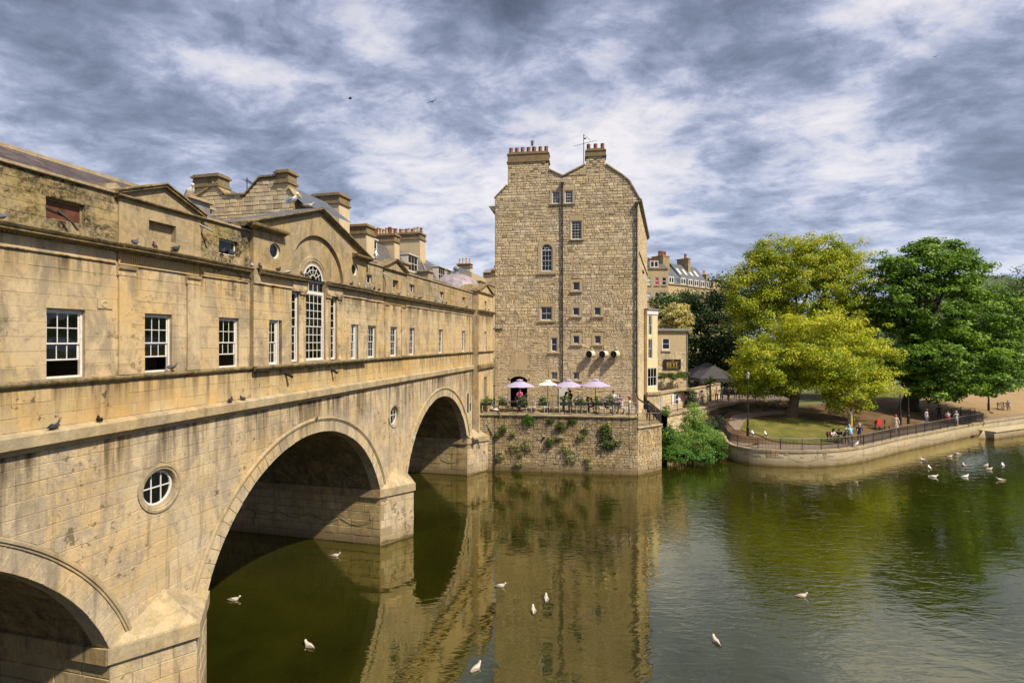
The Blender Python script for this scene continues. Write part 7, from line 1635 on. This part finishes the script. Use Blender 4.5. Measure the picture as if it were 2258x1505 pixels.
def pose_mesh(pose):
    if pose in POSES: return POSES[pose]
    J = pose_joints(pose); ks = list(J); me = bpy.data.meshes.new('tmp'); me.from_pydata([J[k] for k in ks], [(ks.index(a), ks.index(b)) for a, b, _ in ED], [])
    o = bpy.data.objects.new('tmp', me); SC.collection.objects.link(o); o.modifiers.new('s', 'SKIN'); sv_ = me.skin_vertices[0].data
    for i, k in enumerate(ks): r = RAD[k]; sv_[i].radius = r if isinstance(r, tuple) else (r, r); sv_[i].use_root = k == 'pel'
    o.modifiers['s'].branch_smoothing = .6; sb_ = o.modifiers.new('u', 'SUBSURF'); sb_.levels = 1; sb_.render_levels = 1
    bpy.context.view_layer.update(); dg = bpy.context.evaluated_depsgraph_get(); out = bpy.data.meshes.new_from_object(o.evaluated_get(dg)); bpy.data.objects.remove(o)
    cls = []
    for p in out.polygons:
        c = p.center; best = (9, 0)
        for a, b, k in ED:
            A_, B_ = Vector(J[a]), Vector(J[b]); t = max(0, min(1, (c - A_).dot(B_ - A_) / (B_ - A_).length_squared)); d = (c - A_.lerp(B_, t)).length
            if d < best[0]: best = (d, k)
        cls.append(best[1])
    # five fingers per hand, nose, ears and eyes added to the same body mesh
    mb = MB(); mb.v = [tuple(v.co) for v in out.vertices]; mb.t = [0.0] * len(mb.v); mb.f = [tuple(p.vertices) for p in out.polygons]; mb.m = list(cls)
    for s in ('l', 'r'):
        h_, w_ = Vector(J['ha' + s]), Vector(J['wr' + s]); d = (h_ - w_).normalized(); sd_ = Vector((0, 1, 0)) if abs(d.z) > .7 else Vector((1, 0, 0)); sd_ = (sd_ - d * sd_.dot(d)).normalized(); nn = d.cross(sd_)
        for q, (off, ln) in enumerate(((-.027, .062), (-.009, .074), (.009, .070), (.027, .055))): p0 = h_ + sd_ * off + d * .01; p1 = p0 + d * ln * .6; mb.tube([p0, p1, p1 + (d * .7 + nn * .5) * ln * .5], .009, 5, mi=0)
        mb.tube([w_.lerp(h_, .5) + sd_ * -.02, h_ + sd_ * -.045, h_ + sd_ * -.05 + d * .03], .010, 5, mi=0)
    hd = Vector(J['hd1']); mb.tube([hd + Vector((0, -.095, .01)), hd + Vector((0, -.135, -.02))], .012, 5, mi=0)
    for s in (-1, 1): mb.tube([hd + Vector((s * .078, .0, 0)), hd + Vector((s * .095, .0, .005))], .022, 6, mi=0); mb.tube([hd + Vector((s * .032, -.10, .02)), hd + Vector((s * .032, -.108, .02))], .010, 5, mi=6)
    mb.tube([hd + Vector((-.02, -.098, -.055)), hd + Vector((.02, -.098, -.055))], .006, 4, mi=7)
    POSES[pose] = (mb, J); return POSES[pose]
eye_m = plain('eye_dark', (.02, .015, .012), .3, .1); lip_m = plain('lip', (.35, .12, .10), .6, .05)
def person(loc, rz, pose, top, bottom, label, hair='brown', sleeve=False, shorts=False, skin=0, h=1.75, long=False, hat=None, dress=False, shoe=(.03, .03, .03), bag=None, group=None, backpack=None):
    mb, J = pose_mesh(pose); root = empty('person', tuple(loc), rz, label, 'person', group); root.scale = (h / 1.75,) * 3
    tc_, bc, sk = cloth(top), cloth(bottom), SK[skin]
    o = mb.build('body', [sk, tc_, bc, tc_ if sleeve else sk, sk if shorts else bc, cloth(shoe), eye_m, lip_m], root, smooth=True)
    hd = Vector(J['hd1']); up = (Vector(J['hd2']) - Vector(J['hd0'])).normalized(); m = MB(); P = []
    n = 12; prof = [(.1, -.06), (.112, .0), (.105, .05), (.075, .09), (.03, .112)]
    for r, z in prof:
        for i in range(n):
            a = 2 * pi * i / n; back = sin(a); rr = r * (1.0 if back > -.3 or z > .04 else .72); P.append(hd + Vector((rr * .95 * cos(a), rr * 1.12 * sin(a) + .012, z - (.05 if back > .3 and z < .02 else 0))))
    m.add(P, [(j * n + i, j * n + (i + 1) % n, (j + 1) * n + (i + 1) % n, (j + 1) * n + i) for j in range(len(prof) - 1) for i in range(n)] + [tuple((len(prof) - 1) * n + i for i in range(n))])
    if long: m.tube([hd + Vector((0, .07, .03)), hd + Vector((0, .11, -.12)), hd + Vector((0, .12, -.28))], [.09, .10, .06], 8)
    m.build('hair', HAIR[hair], root, smooth=True)
    if hat: m = MB(); m.lathe(hd + Vector((0, .01, .05)), [(.17, 0), (.115, .012), (.11, .08), (.05, .10)], 14); m.build('hat', cloth(hat), root)
    if dress:
        p = Vector(J['pel']); m = MB(); m.lathe(p + Vector((0, 0, 0)), [(.24, -.48), (.21, -.25), (.165, .0), (.15, .15)], 14); m.build('skirt', bc, root)
    if backpack: c = Vector(J['che']); m = MB(); m.box(c.x - .15, c.x + .15, c.y + .1, c.y + .26, c.z - .28, c.z + .14); m.build('backpack_strap', cloth(backpack), root)
    if bag:
        c = Vector(J['har']); m = MB(); m.prism([(c.x - .12, c.z - .4), (c.x + .12, c.z - .4), (c.x + .1, c.z - .12), (c.x - .1, c.z - .12)], c.y - .04, c.y + .04, lambda a, z, d: (a, d, z)); m.tube([(c.x - .08, c.y, c.z - .13), (c.x, c.y, c.z), (c.x + .08, c.y, c.z - .13)], .01, 4); b_ = m.build('handbag', cloth(bag)); b_.location = root.location; b_.rotation_euler = root.rotation_euler; b_.scale = root.scale
        tag(b_, 'light green bag carried by the woman beside the steel post', 'bag')
    return root
WH, BK, NV, GY, BL_, PK = (.70, .68, .66), (.015, .015, .018), (.03, .04, .10), (.30, .30, .31), (.12, .20, .32), (.60, .22, .30)
G1, G2, G3 = 'people on the riverside path', 'people on the shaded walkway', 'people on the cafe terrace'
person(gz(1876, 980, 1.37), 2.9, 'lean', (.25, .48, .56), (.35, .22, .17), 'man in a light blue shirt leaning at the railing beside the steel post', 'grey', shorts=True, h=1.8, group=G1)
person(gz(1895, 977, 1.37), 2.2, 'hold', NV, (.10, .10, .12), 'man in a navy shirt and dark shorts right of the steel post', 'grey', shorts=True, h=1.78, group=G1)
person(gz(1878, 936, 1.75), .4, 'stand', (.62, .50, .45), (.05, .03, .03), 'woman with red hair and dark trousers carrying a green bag behind the steel post', 'ginger', h=1.75, long=True, bag=(.35, .62, .25), group=G1)
person(sb + Vector((-.5, -.1, 0)), .2, 'sitf', WH, BK, 'person in white with a red backpack sitting at the left end of the bench', 'black', long=True, backpack=(.60, .05, .06), group=G1)
person(sb + Vector((.05, -.1, 0)), -.2, 'sitf', BK, (.03, .03, .05), 'person in black hunched in the middle of the bench', 'brown', group=G1)
person(sb + Vector((.6, -.1, 0)), .4, 'sitf', (.02, .025, .04), (.04, .09, .10), 'person in a white cap and dark jacket at the right end of the bench', 'brown', hat=WH, sleeve=True, group=G1)
person(gz(1975, 953, 1.4), -.2, 'walk', (.52, .45, .38), (.50, .44, .38), 'woman in a short pale dress walking past the red jacket', 'ginger', h=1.78, dress=True, shorts=True, shoe=(.6, .5, .45), group=G1)
person(gz(2043, 938, 1.5), .4, 'stand', (.42, .40, .33), (.10, .17, .30), 'man in a khaki shirt and jeans with a bag strap by the railing', 'brown', h=1.8, group=G1)
person(gz(2071, 926, 1.6), 2.6, 'stand', BK, BK, 'person all in black in the shade beneath the chestnut', 'black', sleeve=True, h=1.8, group=G1)
person(gz(2091, 938, 1.5), 2.6, 'lean', (.35, .33, .35), (.62, .06, .10), 'person in grey with a red skirt leaning at the railing near the black gate', 'brown', dress=True, h=1.65, group=G1)
person(gz(2109, 940, 1.5), 3.1, 'hold', (.48, .44, .46), (.55, .42, .44), 'woman in pale clothes holding a tray-like bag next to the black gate', 'grey', h=1.68, group=G1)
person(rbn + Vector((.5, -.1, 0)), -.6, 'sitf', (.35, .28, .42), (.20, .18, .22), 'person in mauve sitting on the far right bench', 'grey', group=G1)
person(gz(1826, 906, 2.2), 1.4, 'walk', (.45, .42, .38), (.06, .07, .10), 'man in a pale shirt and dark shorts walking in shade under the yellow-green tree', 'brown', shorts=True, h=1.8, group=G1)
person(gz(1850, 908, 2.2), 1.3, 'walk', (.05, .05, .06), (.05, .05, .06), 'dark dressed walker half hidden by hanging leaves under the yellow-green tree', 'black', shorts=True, h=1.7, group=G1)
person(gz(1664, 889, 3.22), -1.2, 'walk', (.30, .34, .40), (.22, .26, .34), 'small figure in pale blue walking right of the lamp post by the barred railing', 'blond', h=1.55, shorts=True, group=G2)
person(gz(1509, 897, 3.22), 2.9, 'walk', (.66, .62, .55), (.62, .14, .17), 'woman in white with pink-red trousers and bag outside the shuttered window', 'brown', h=1.7, backpack=(.6, .15, .18), group=G2)
person(gz(1548, 893, 3.22), .6, 'walk', (.62, .48, .60), (.10, .09, .08), 'woman in a pink-white top and patterned trousers on the walkway', 'black', h=1.7, long=True, group=G2)
person(gz(1580, 885, 3.22), 3.0, 'stand', (.70, .42, .16), (.09, .04, .04), 'man in an apricot shirt seen from behind on the walkway', 'grey', h=1.75, sleeve=True, group=G2)
person(gz(1591, 884, 3.22), 2.8, 'hold', (.10, .15, .22), (.06, .11, .18), 'person in blue denim next to the man in apricot', 'brown', h=1.75, sleeve=True, group=G2)
person(gz(1606, 882, 3.22), .4, 'hold', (.02, .02, .025), BK, 'person in black facing the water right of the one in denim', 'black', h=1.75, sleeve=True, group=G2)
person(gz(1621, 881, 3.22), 2.4, 'lean', (.45, .44, .45), (.05, .04, .05), 'man in a grey-white shirt at the end of the walkway group', 'black', h=1.75, sleeve=True, group=G2)
tp = lambda x, Y: Vector(((x - 1129) / F * Y, Y, TZ))
person(tp(1146, 45.0), .0, 'hold', (.70, .12, .38), (.15, .10, .08), 'person in a bright pink top standing in the dark doorway', 'black', h=1.75, group=G3)
person(tp(1242, 43.3), 1.2, 'lean', (.02, .015, .02), (.30, .07, .06), 'long-haired woman in black of the standing couple', 'black', long=True, h=1.72, sleeve=True, group=G3)
person(tp(1258, 43.2), -1.0, 'hold', (.04, .025, .03), (.38, .12, .10), 'person in a dark top with a red apron standing at the table', 'black', h=1.8, sleeve=True, group=G3)
person(tp(1297, 42.6), 1.4, 'sit', (.16, .20, .28), (.20, .19, .20), 'dark-haired woman in a blue-grey top seated under the rightmost parasol', 'brown', long=True, h=1.7, group=G3)
person(tp(1309, 42.7), -1.4, 'sitf', (.16, .08, .05), (.03, .03, .04), 'brown-clad person seated right of the woman in the blue-grey top', 'brown', h=1.65, sleeve=True, group=G3)
person(tp(1353, 43.0), .2, 'stand', (.70, .66, .70), (.15, .18, .26), 'man in a white shirt standing behind the lilac flowers', 'black', h=1.75, group=G3)
person(tp(1334, 42.2), 1.4, 'sitf', (.60, .48, .58), (.03, .03, .04), 'person in pale pink seated just left of the fullest flower box', 'brown', h=1.7, group=G3)
person(tp(1374, 42.1), -1.3, 'sitf', (.66, .45, .50), (.55, .48, .38), 'person in pink and beige seated right of the crossed-leg table', 'brown', h=1.7, group=G3)
person(tp(1388, 42.3), -1.5, 'sit', (.72, .66, .52), (.60, .52, .40), 'person in cream seated nearest the terrace corner', 'brown', hat=(.25, .05, .05), h=1.7, sleeve=True, group=G3)
person(Vector(((1430 - 1129) / F * 43.6, 43.6, 3.76)), 2.8, 'stand', (.03, .035, .06), BK, 'man in dark clothes standing on the lower corner paving', 'black', h=1.7, sleeve=True, group=G3)
person(Vector(((1444 - 1129) / F * 43.9, 43.9, 3.7)), 2.8, 'sitf', BK, BK, 'dark clothed person sitting behind the corner railing', 'brown', h=1.6, sleeve=True, group=G3)
person(tp(1133, 44.0), 1.4, 'sitf', (.02, .02, .025), (.03, .03, .03), 'dark figure seated beside the green draped chair', 'black', h=1.7, sleeve=True, group=G3)
person(tp(1158, 43.8), -1.4, 'sit', (.03, .02, .02), (.10, .06, .05), 'dark clothed person seated behind the tallest flower box', 'brown', h=1.75, long=True, group=G3)
person(tp(1367, 43.4), -.8, 'sit', (.20, .10, .16), (.10, .10, .14), 'person in plum seated behind the fullest lilac flower box', 'brown', h=1.75, group=G3)
wp = person(bw(Vector((-1.6, 12.7, 9.12))), 1.0, 'hold', (.55, .40, .38), (.10, .03, .04), 'shop visitor in a pink top seen through the nearest open window', 'brown', h=1.7)
# ================================================================ BIRDS
def bird_mesh(kind):
    m = MB(); n = 10; sc = 1.0
    if kind == 'gull_swim': sec = [(-.24, .02, .010, .008), (-.17, .02, .05, .035), (-.08, .02, .085, .07), (.02, .02, .095, .08), (.10, .035, .075, .07), (.14, .065, .056, .056), (.16, .098, .046, .046), (.178, .128, .044, .042), (.20, .134, .036, .034), (.224, .13, .015, .016)]
    elif kind == 'pigeon': sec = [(-.19, -.03, .02, .010), (-.12, -.01, .035, .022), (-.05, .02, .055, .055), (.02, .05, .065, .065), (.07, .09, .052, .055), (.095, .14, .033, .036), (.11, .17, .030, .032), (.13, .175, .020, .020), (.14, .172, .010, .010)]
    else: sec = [(-.26, .10, .012, .010), (-.17, .12, .05, .035), (-.06, .16, .085, .07), (.04, .20, .09, .08), (.11, .25, .065, .065), (.14, .31, .042, .045), (.155, .355, .045, .047), (.18, .36, .034, .034), (.20, .355, .015, .016)]
    P = []
    for x, z, ry, rz in sec: P += [(x, ry * cos(2 * pi * i / n), z + rz * sin(2 * pi * i / n)) for i in range(n)]
    m.add(P, [(j * n + i, j * n + (i + 1) % n, (j + 1) * n + (i + 1) % n, (j + 1) * n + i) for j in range(len(sec) - 1) for i in range(n)] + [tuple(range(n)), tuple((len(sec) - 1) * n + i for i in range(n))])
    return m, sec
FE = {k: plain('feathers_' + k, c, .7, .12, scale=12) for k, c in dict(white=(.75, .72, .68), grey=(.33, .33, .35), brown=(.44, .39, .33), dun=(.24, .19, .15), black=(.02, .02, .02), pgrey=(.09, .09, .11), pdark=(.03, .03, .04), ppink=(.20, .12, .14)).items()}
beak_m = plain('beak', (.55, .32, .05), .5, .1)
def bird(kind, body, wing, beakc, legs):
    m, sec = bird_mesh(kind); nm = 'pigeon' if kind == 'pigeon' else 'gull'; b = m.build(nm, body, smooth=True)
    mid = sec[3]
    for s in (-1, 1):
        w = MB(); P = [(.07, s * mid[2] * .95, mid[1] + .03), (.02, s * (mid[2] + .012), mid[1] - .01), (-.12, s * mid[2] * .72, sec[1][1] + .0), (-.27, s * .02, sec[1][1] + .035), (-.1, s * mid[2] * .45, mid[1] + .07)]
        w.add(P, [(0, 1, 2, 3, 4)]); w.add([(x, y * 1.08 + s * .004, z + .004) for x, y, z in P], [(0, 1, 2, 3, 4)]); w.build('wing', wing, b)
    hx, hz = sec[-1][0], sec[-1][1]; k = MB(); k.tube([(hx - .01, 0, hz), (hx + .045, 0, hz - .012)], .010, 5, r1=.003); k.build('beak', beakc, b)
    if legs:
        for s in (-1, 1): l = MB(); zb = 0 if nm == 'gull' else -.05; l.tube([(0, s * .03, mid[1] - .04), (0.01, s * .03, zb)], .007, 4); l.box(-.01, .04, s * .03 - .015, s * .03 + .015, zb - .003, zb + .003); l.build('leg', beak_m, b)
    return b
def copy_tree(o, parent=None):
    c = o.copy(); SC.collection.objects.link(c); c.parent = parent
    for ch in o.children: copy_tree(ch, c)
    return c
BP = {}
def put(key, make, loc, rz, sc, label, cat, group):
    if key not in BP: BP[key] = make(); o = BP[key]
    else: o = copy_tree(BP[key])
    o.location = loc; o.rotation_euler = (0, 0, rz); o.scale = (sc,) * 3; return tag(o, label, cat, group)
mk = {'gw': lambda: bird('gull_swim', FE['white'], FE['grey'], beak_m, False), 'gb': lambda: bird('gull_swim', FE['brown'], FE['dun'], FE['black'], False), 'gs': lambda: bird('gull_stand', FE['white'], FE['grey'], beak_m, True),
      'p1': lambda: bird('pigeon', FE['pgrey'], FE['pgrey'], FE['black'], True), 'p2': lambda: bird('pigeon', FE['pdark'], FE['pdark'], FE['black'], True), 'p3': lambda: bird('pigeon', FE['ppink'], FE['grey'], FE['black'], True), 'p4': lambda: bird('pigeon', FE['white'], FE['grey'], FE['black'], True)}
swim = [(740, 1221, 'gb', 0, 'pale brown gull swimming just right of the dark arch water, below the near pier tip'), (517, 1318, 'gb', .1, 'gull at the edge of the black shadow under the middle arch'), (682, 1420, 'gb', 2.6, 'young gull with wings half raised on the dark water left of centre'), (1104, 1288, 'gb', 0, 'pale gull facing right in the reflected light below the terrace'), (1204, 1317, 'gb', 1.5, 'upper of the two gulls heading away in the middle of the river'), (1176, 1343, 'gb', 1.6, 'lower of the two gulls heading away in the middle of the river'), (1049, 1470, 'gb', .9, 'gull nearest the bottom edge, on the bright ripples'), (1580, 1411, 'gb', 1.75, 'lone gull heading away on the grey water at the lower right'), (1768, 1310, 'gb', 0, 'brown gull ringed by ripples in the tree reflection'),
        (2058, 1047, 'gw', -.4, 'large white gull with grey back, nearest of the flock by the quay'), (2128, 1047, 'gw', .1, 'white gull right of the large grey-backed one'), (2050, 1028, 'gw', 1.2, 'white gull behind the large grey-backed one'), (2037, 1011, 'gw', 1.8, 'white gull closest to the quay wall on the left of the flock'), (2125, 1022, 'gb', 1.0, 'small brown gull in the middle of the flock'), (2174, 1023, 'gb', .4, 'brown gull at the right of the flock, farther of a pair'), (2181, 1031, 'gb', .1, 'brown gull at the right of the flock, nearer of a pair'), (2211, 1022, 'gw', .9, 'bright white gull rightmost in the flock'), (2206, 1054, 'gb', 2.9, 'brownish gull below the rightmost white one'), (2112, 997, 'gb', 3.0, 'gull flapping at the water near the quay'), (2094, 1003, 'gb', .2, 'tiny pale gull left of the flapping one')]
for x, y, k, rz, lab in swim: put(k, mk[k], gz(x, y + 4, 0), rz, 1.35 if y < 1100 else 1.1, lab, 'gull', 'gulls on the river')
for x, y, sc, lab in ((1664, 960, 1.35, 'left of two white gulls perched on the quay railing'), (1691, 962, 1.35, 'right of two white gulls perched on the quay railing')):
    v = min((q for q in ql), key=lambda q: abs((q.x / q.y) * F + 1129 - x) + abs(q.y - 44) * .5); put('gs', mk['gs'], Vector((v.x, v.y, 2.33)), 1.5, sc, lab, 'gull', 'gulls perched up high')
put('gs', mk['gs'], bw(Vector((-1.35, 17.1, 15.07))), -.6, 1.25, 'white gull standing on the roof turret slab', 'gull', 'gulls perched up high'); put('gs', mk['gs'], bw(Vector((-.6, 21.3, 15.86))), -.3, 1.35, 'white gull standing near the top of the central gable', 'gull', 'gulls perched up high')
put('gs', mk['gs'], bw(Vector((-1.2, 29.3, 14.92))), 1.9, 1.4, 'white gull behind the second small pediment', 'gull', 'gulls perched up high')
put('gb', mk['gb'], bw(Vector((-.5, 22.2, 16.08))), .2, 1.0, 'gull sitting low at the very top of the central gable', 'gull', 'gulls perched up high')
def flying(loc, rz, roll, sc, mat, label, name='gull', cat='gull'):
    m, sec = bird_mesh('gull_swim'); b = m.build(name, mat, smooth=True)
    for s in (-1, 1):
        w = MB(); P = [(.08, s * .05, .04), (-.08, s * .05, .04), (-.02, s * .32, .14), (.12, s * .34, .15), (-.06, s * .68, .05), (.02, s * .66, .06)]; w.add(P, [(0, 1, 2, 3), (3, 2, 4, 5)]); w.add([(x, y, z + .012) for x, y, z in P], [(0, 1, 2, 3), (3, 2, 4, 5)]); w.build('wing', mat, b)
    b.location = loc; b.rotation_euler = (roll, 0, rz); b.scale = (sc,) * 3; return tag(b, label, cat, None)
flying(at(1091, 904, 39.5), 2.6, .75, 1.6, FE['white'], 'white gull flying past the left end of the terrace with wings spread')
flying(at(772, 218, 60), .2, .3, 1.1, FE['black'], 'dark bird flying in the upper left sky, left of the pair', 'bird', 'bird'); flying(at(953, 225, 62), 1.3, -.2, .9, FE['black'], 'dark bird flying in the upper left sky, right of the pair', 'bird', 'bird'); flying(at(2063, 125, 90), .5, .2, .8, FE['black'], 'tiny dark bird high in the right-hand sky', 'bird', 'bird')
for (a, o, z, k, rz, lab) in [
    (11.02, .13, 13.0, 'p1', 1.2, 'pigeon at the left edge on the main cornice'), (13.92, .16, 13.0, 'p1', 1.9, 'pigeon left of the blind panel under the first pediment'), (14.45, .18, 13.0, 'p3', -1.3, 'pigeon stooping below the blind panel'), (15.2, .12, 13.05, 'p2', 1.3, 'pigeon with raised wings right of the blind panel'), (17.0, .02, 13.3, 'p2', 1.6, 'left of two dark pigeons on the attic window sill'), (17.45, .02, 13.3, 'p2', 1.4, 'right of two dark pigeons on the attic window sill'), (18.05, .2, 13.0, 'p3', 1.7, 'pigeon at the broken end of the cornice'), (18.4, .25, 13.0, 'p3', -1.5, 'mottled pigeon just right of the broken cornice end'), (19.3, .3, 13.0, 'p2', 1.4, 'pigeon under the left round attic window'), (19.9, .28, 13.0, 'p3', .6, 'plump pinkish pigeon left of the blind arch'), (20.6, .32, 13.0, 'p3', -1.6, 'grey pigeon left of the arched window head'), (20.95, .3, 13.0, 'p2', 1.4, 'dark pigeon against the arched window moulding'),
    (24.2, .32, 13.0, 'p2', 1.5, 'dark pigeon below the right edge of the blind arch'), (24.8, .33, 13.0, 'p4', -1.6, 'white mottled pigeon below the right round attic window'), (25.4, .3, 13.0, 'p3', 1.6, 'pale pigeon right of the white mottled one'), (26.1, .2, 13.0, 'p1', .7, 'upright pigeon below the small attic window'), (26.5, .18, 13.0, 'p1', -1.2, 'pigeon right of the upright one'), (27.0, .2, 13.0, 'p2', 1.3, 'pigeon left of the second pavilion'), (28.5, .2, 13.0, 'p3', 1.5, 'pigeon on the cornice of the second pavilion'), (29.0, .02, 13.4, 'p2', -1.4, 'pigeon in the blind panel of the second pavilion'), (29.3, .2, 13.0, 'p1', 1.0, 'pigeon below the second blind panel'), (30.4, .2, 13.0, 'p4', -1.5, 'pale pigeon right of the second pavilion'), (31.3, .2, 13.0, 'p1', 1.3, 'pigeon below the next small attic window'), (32.2, .2, 13.0, 'p2', .5, 'dark pigeon farther along the cornice'), (34.6, .2, 13.0, 'p1', 1.2, 'left of four pigeons in a row on the far cornice'), (35.1, .2, 13.0, 'p3', 1.4, 'second of four pigeons in a row on the far cornice'), (35.8, .2, 13.0, 'p1', 1.2, 'third of four pigeons in a row on the far cornice'), (36.5, .2, 13.0, 'p2', 1.4, 'last of four pigeons in a row on the far cornice'), (41.0, .2, 13.0, 'p2', .8, 'lone pigeon near the far end of the cornice'), (44.2, .7, 13.0, 'p2', 1.2, 'left pigeon on the end pavilion cornice'), (45.2, .7, 13.0, 'p2', 1.5, 'right pigeon on the end pavilion cornice'),
    (12.02, .13, 8.55, 'p2', 1.5, 'dark pigeon crouching on the fascia course left of the round window'), (13.0, .13, 8.55, 'p2', -1.4, 'dark pigeon on the fascia course above the round window'), (17.2, .13, 8.55, 'p2', 1.5, 'left of two pigeons on the fascia course above the middle arch'), (17.7, .13, 8.55, 'p1', -1.5, 'right of two pigeons on the fascia course above the middle arch'), (21.9, .06, 7.25, 'p2', 1.4, 'pigeon at the crown of the middle arch'), (15.1, .1, 9.72, 'p1', .5, 'pigeon on the sill of the second window'), (29.3, .6, 2.95, 'p3', 1.2, 'pigeon on the cap of the middle pier')]:
    put(k, mk[k], bw(Vector((o, a, z))), rz + rnd.uniform(-.25, .25), .78, lab, 'pigeon', 'pigeons roosting along the bridge')
put('p1', mk['p1'], gz(2135, 905, 1.7), .5, 1.2, 'pigeon on the sandy ground left of the far right bench', 'pigeon', 'pigeons on the park path'); put('p1', mk['p1'], gz(2184, 910, 1.6), 2.0, 1.2, 'pigeon on the path below the far right lamp post', 'pigeon', 'pigeons on the park path')
put('gs', mk['gs'], gz(1888, 985, 1.37), .4, 1.3, 'white gull on the quay coping below the man in navy', 'gull', 'gulls perched up high')
for o in list(bpy.data.objects):
    if o.parent is None and o.type == 'EMPTY' and not o.children: bpy.data.objects.remove(o)
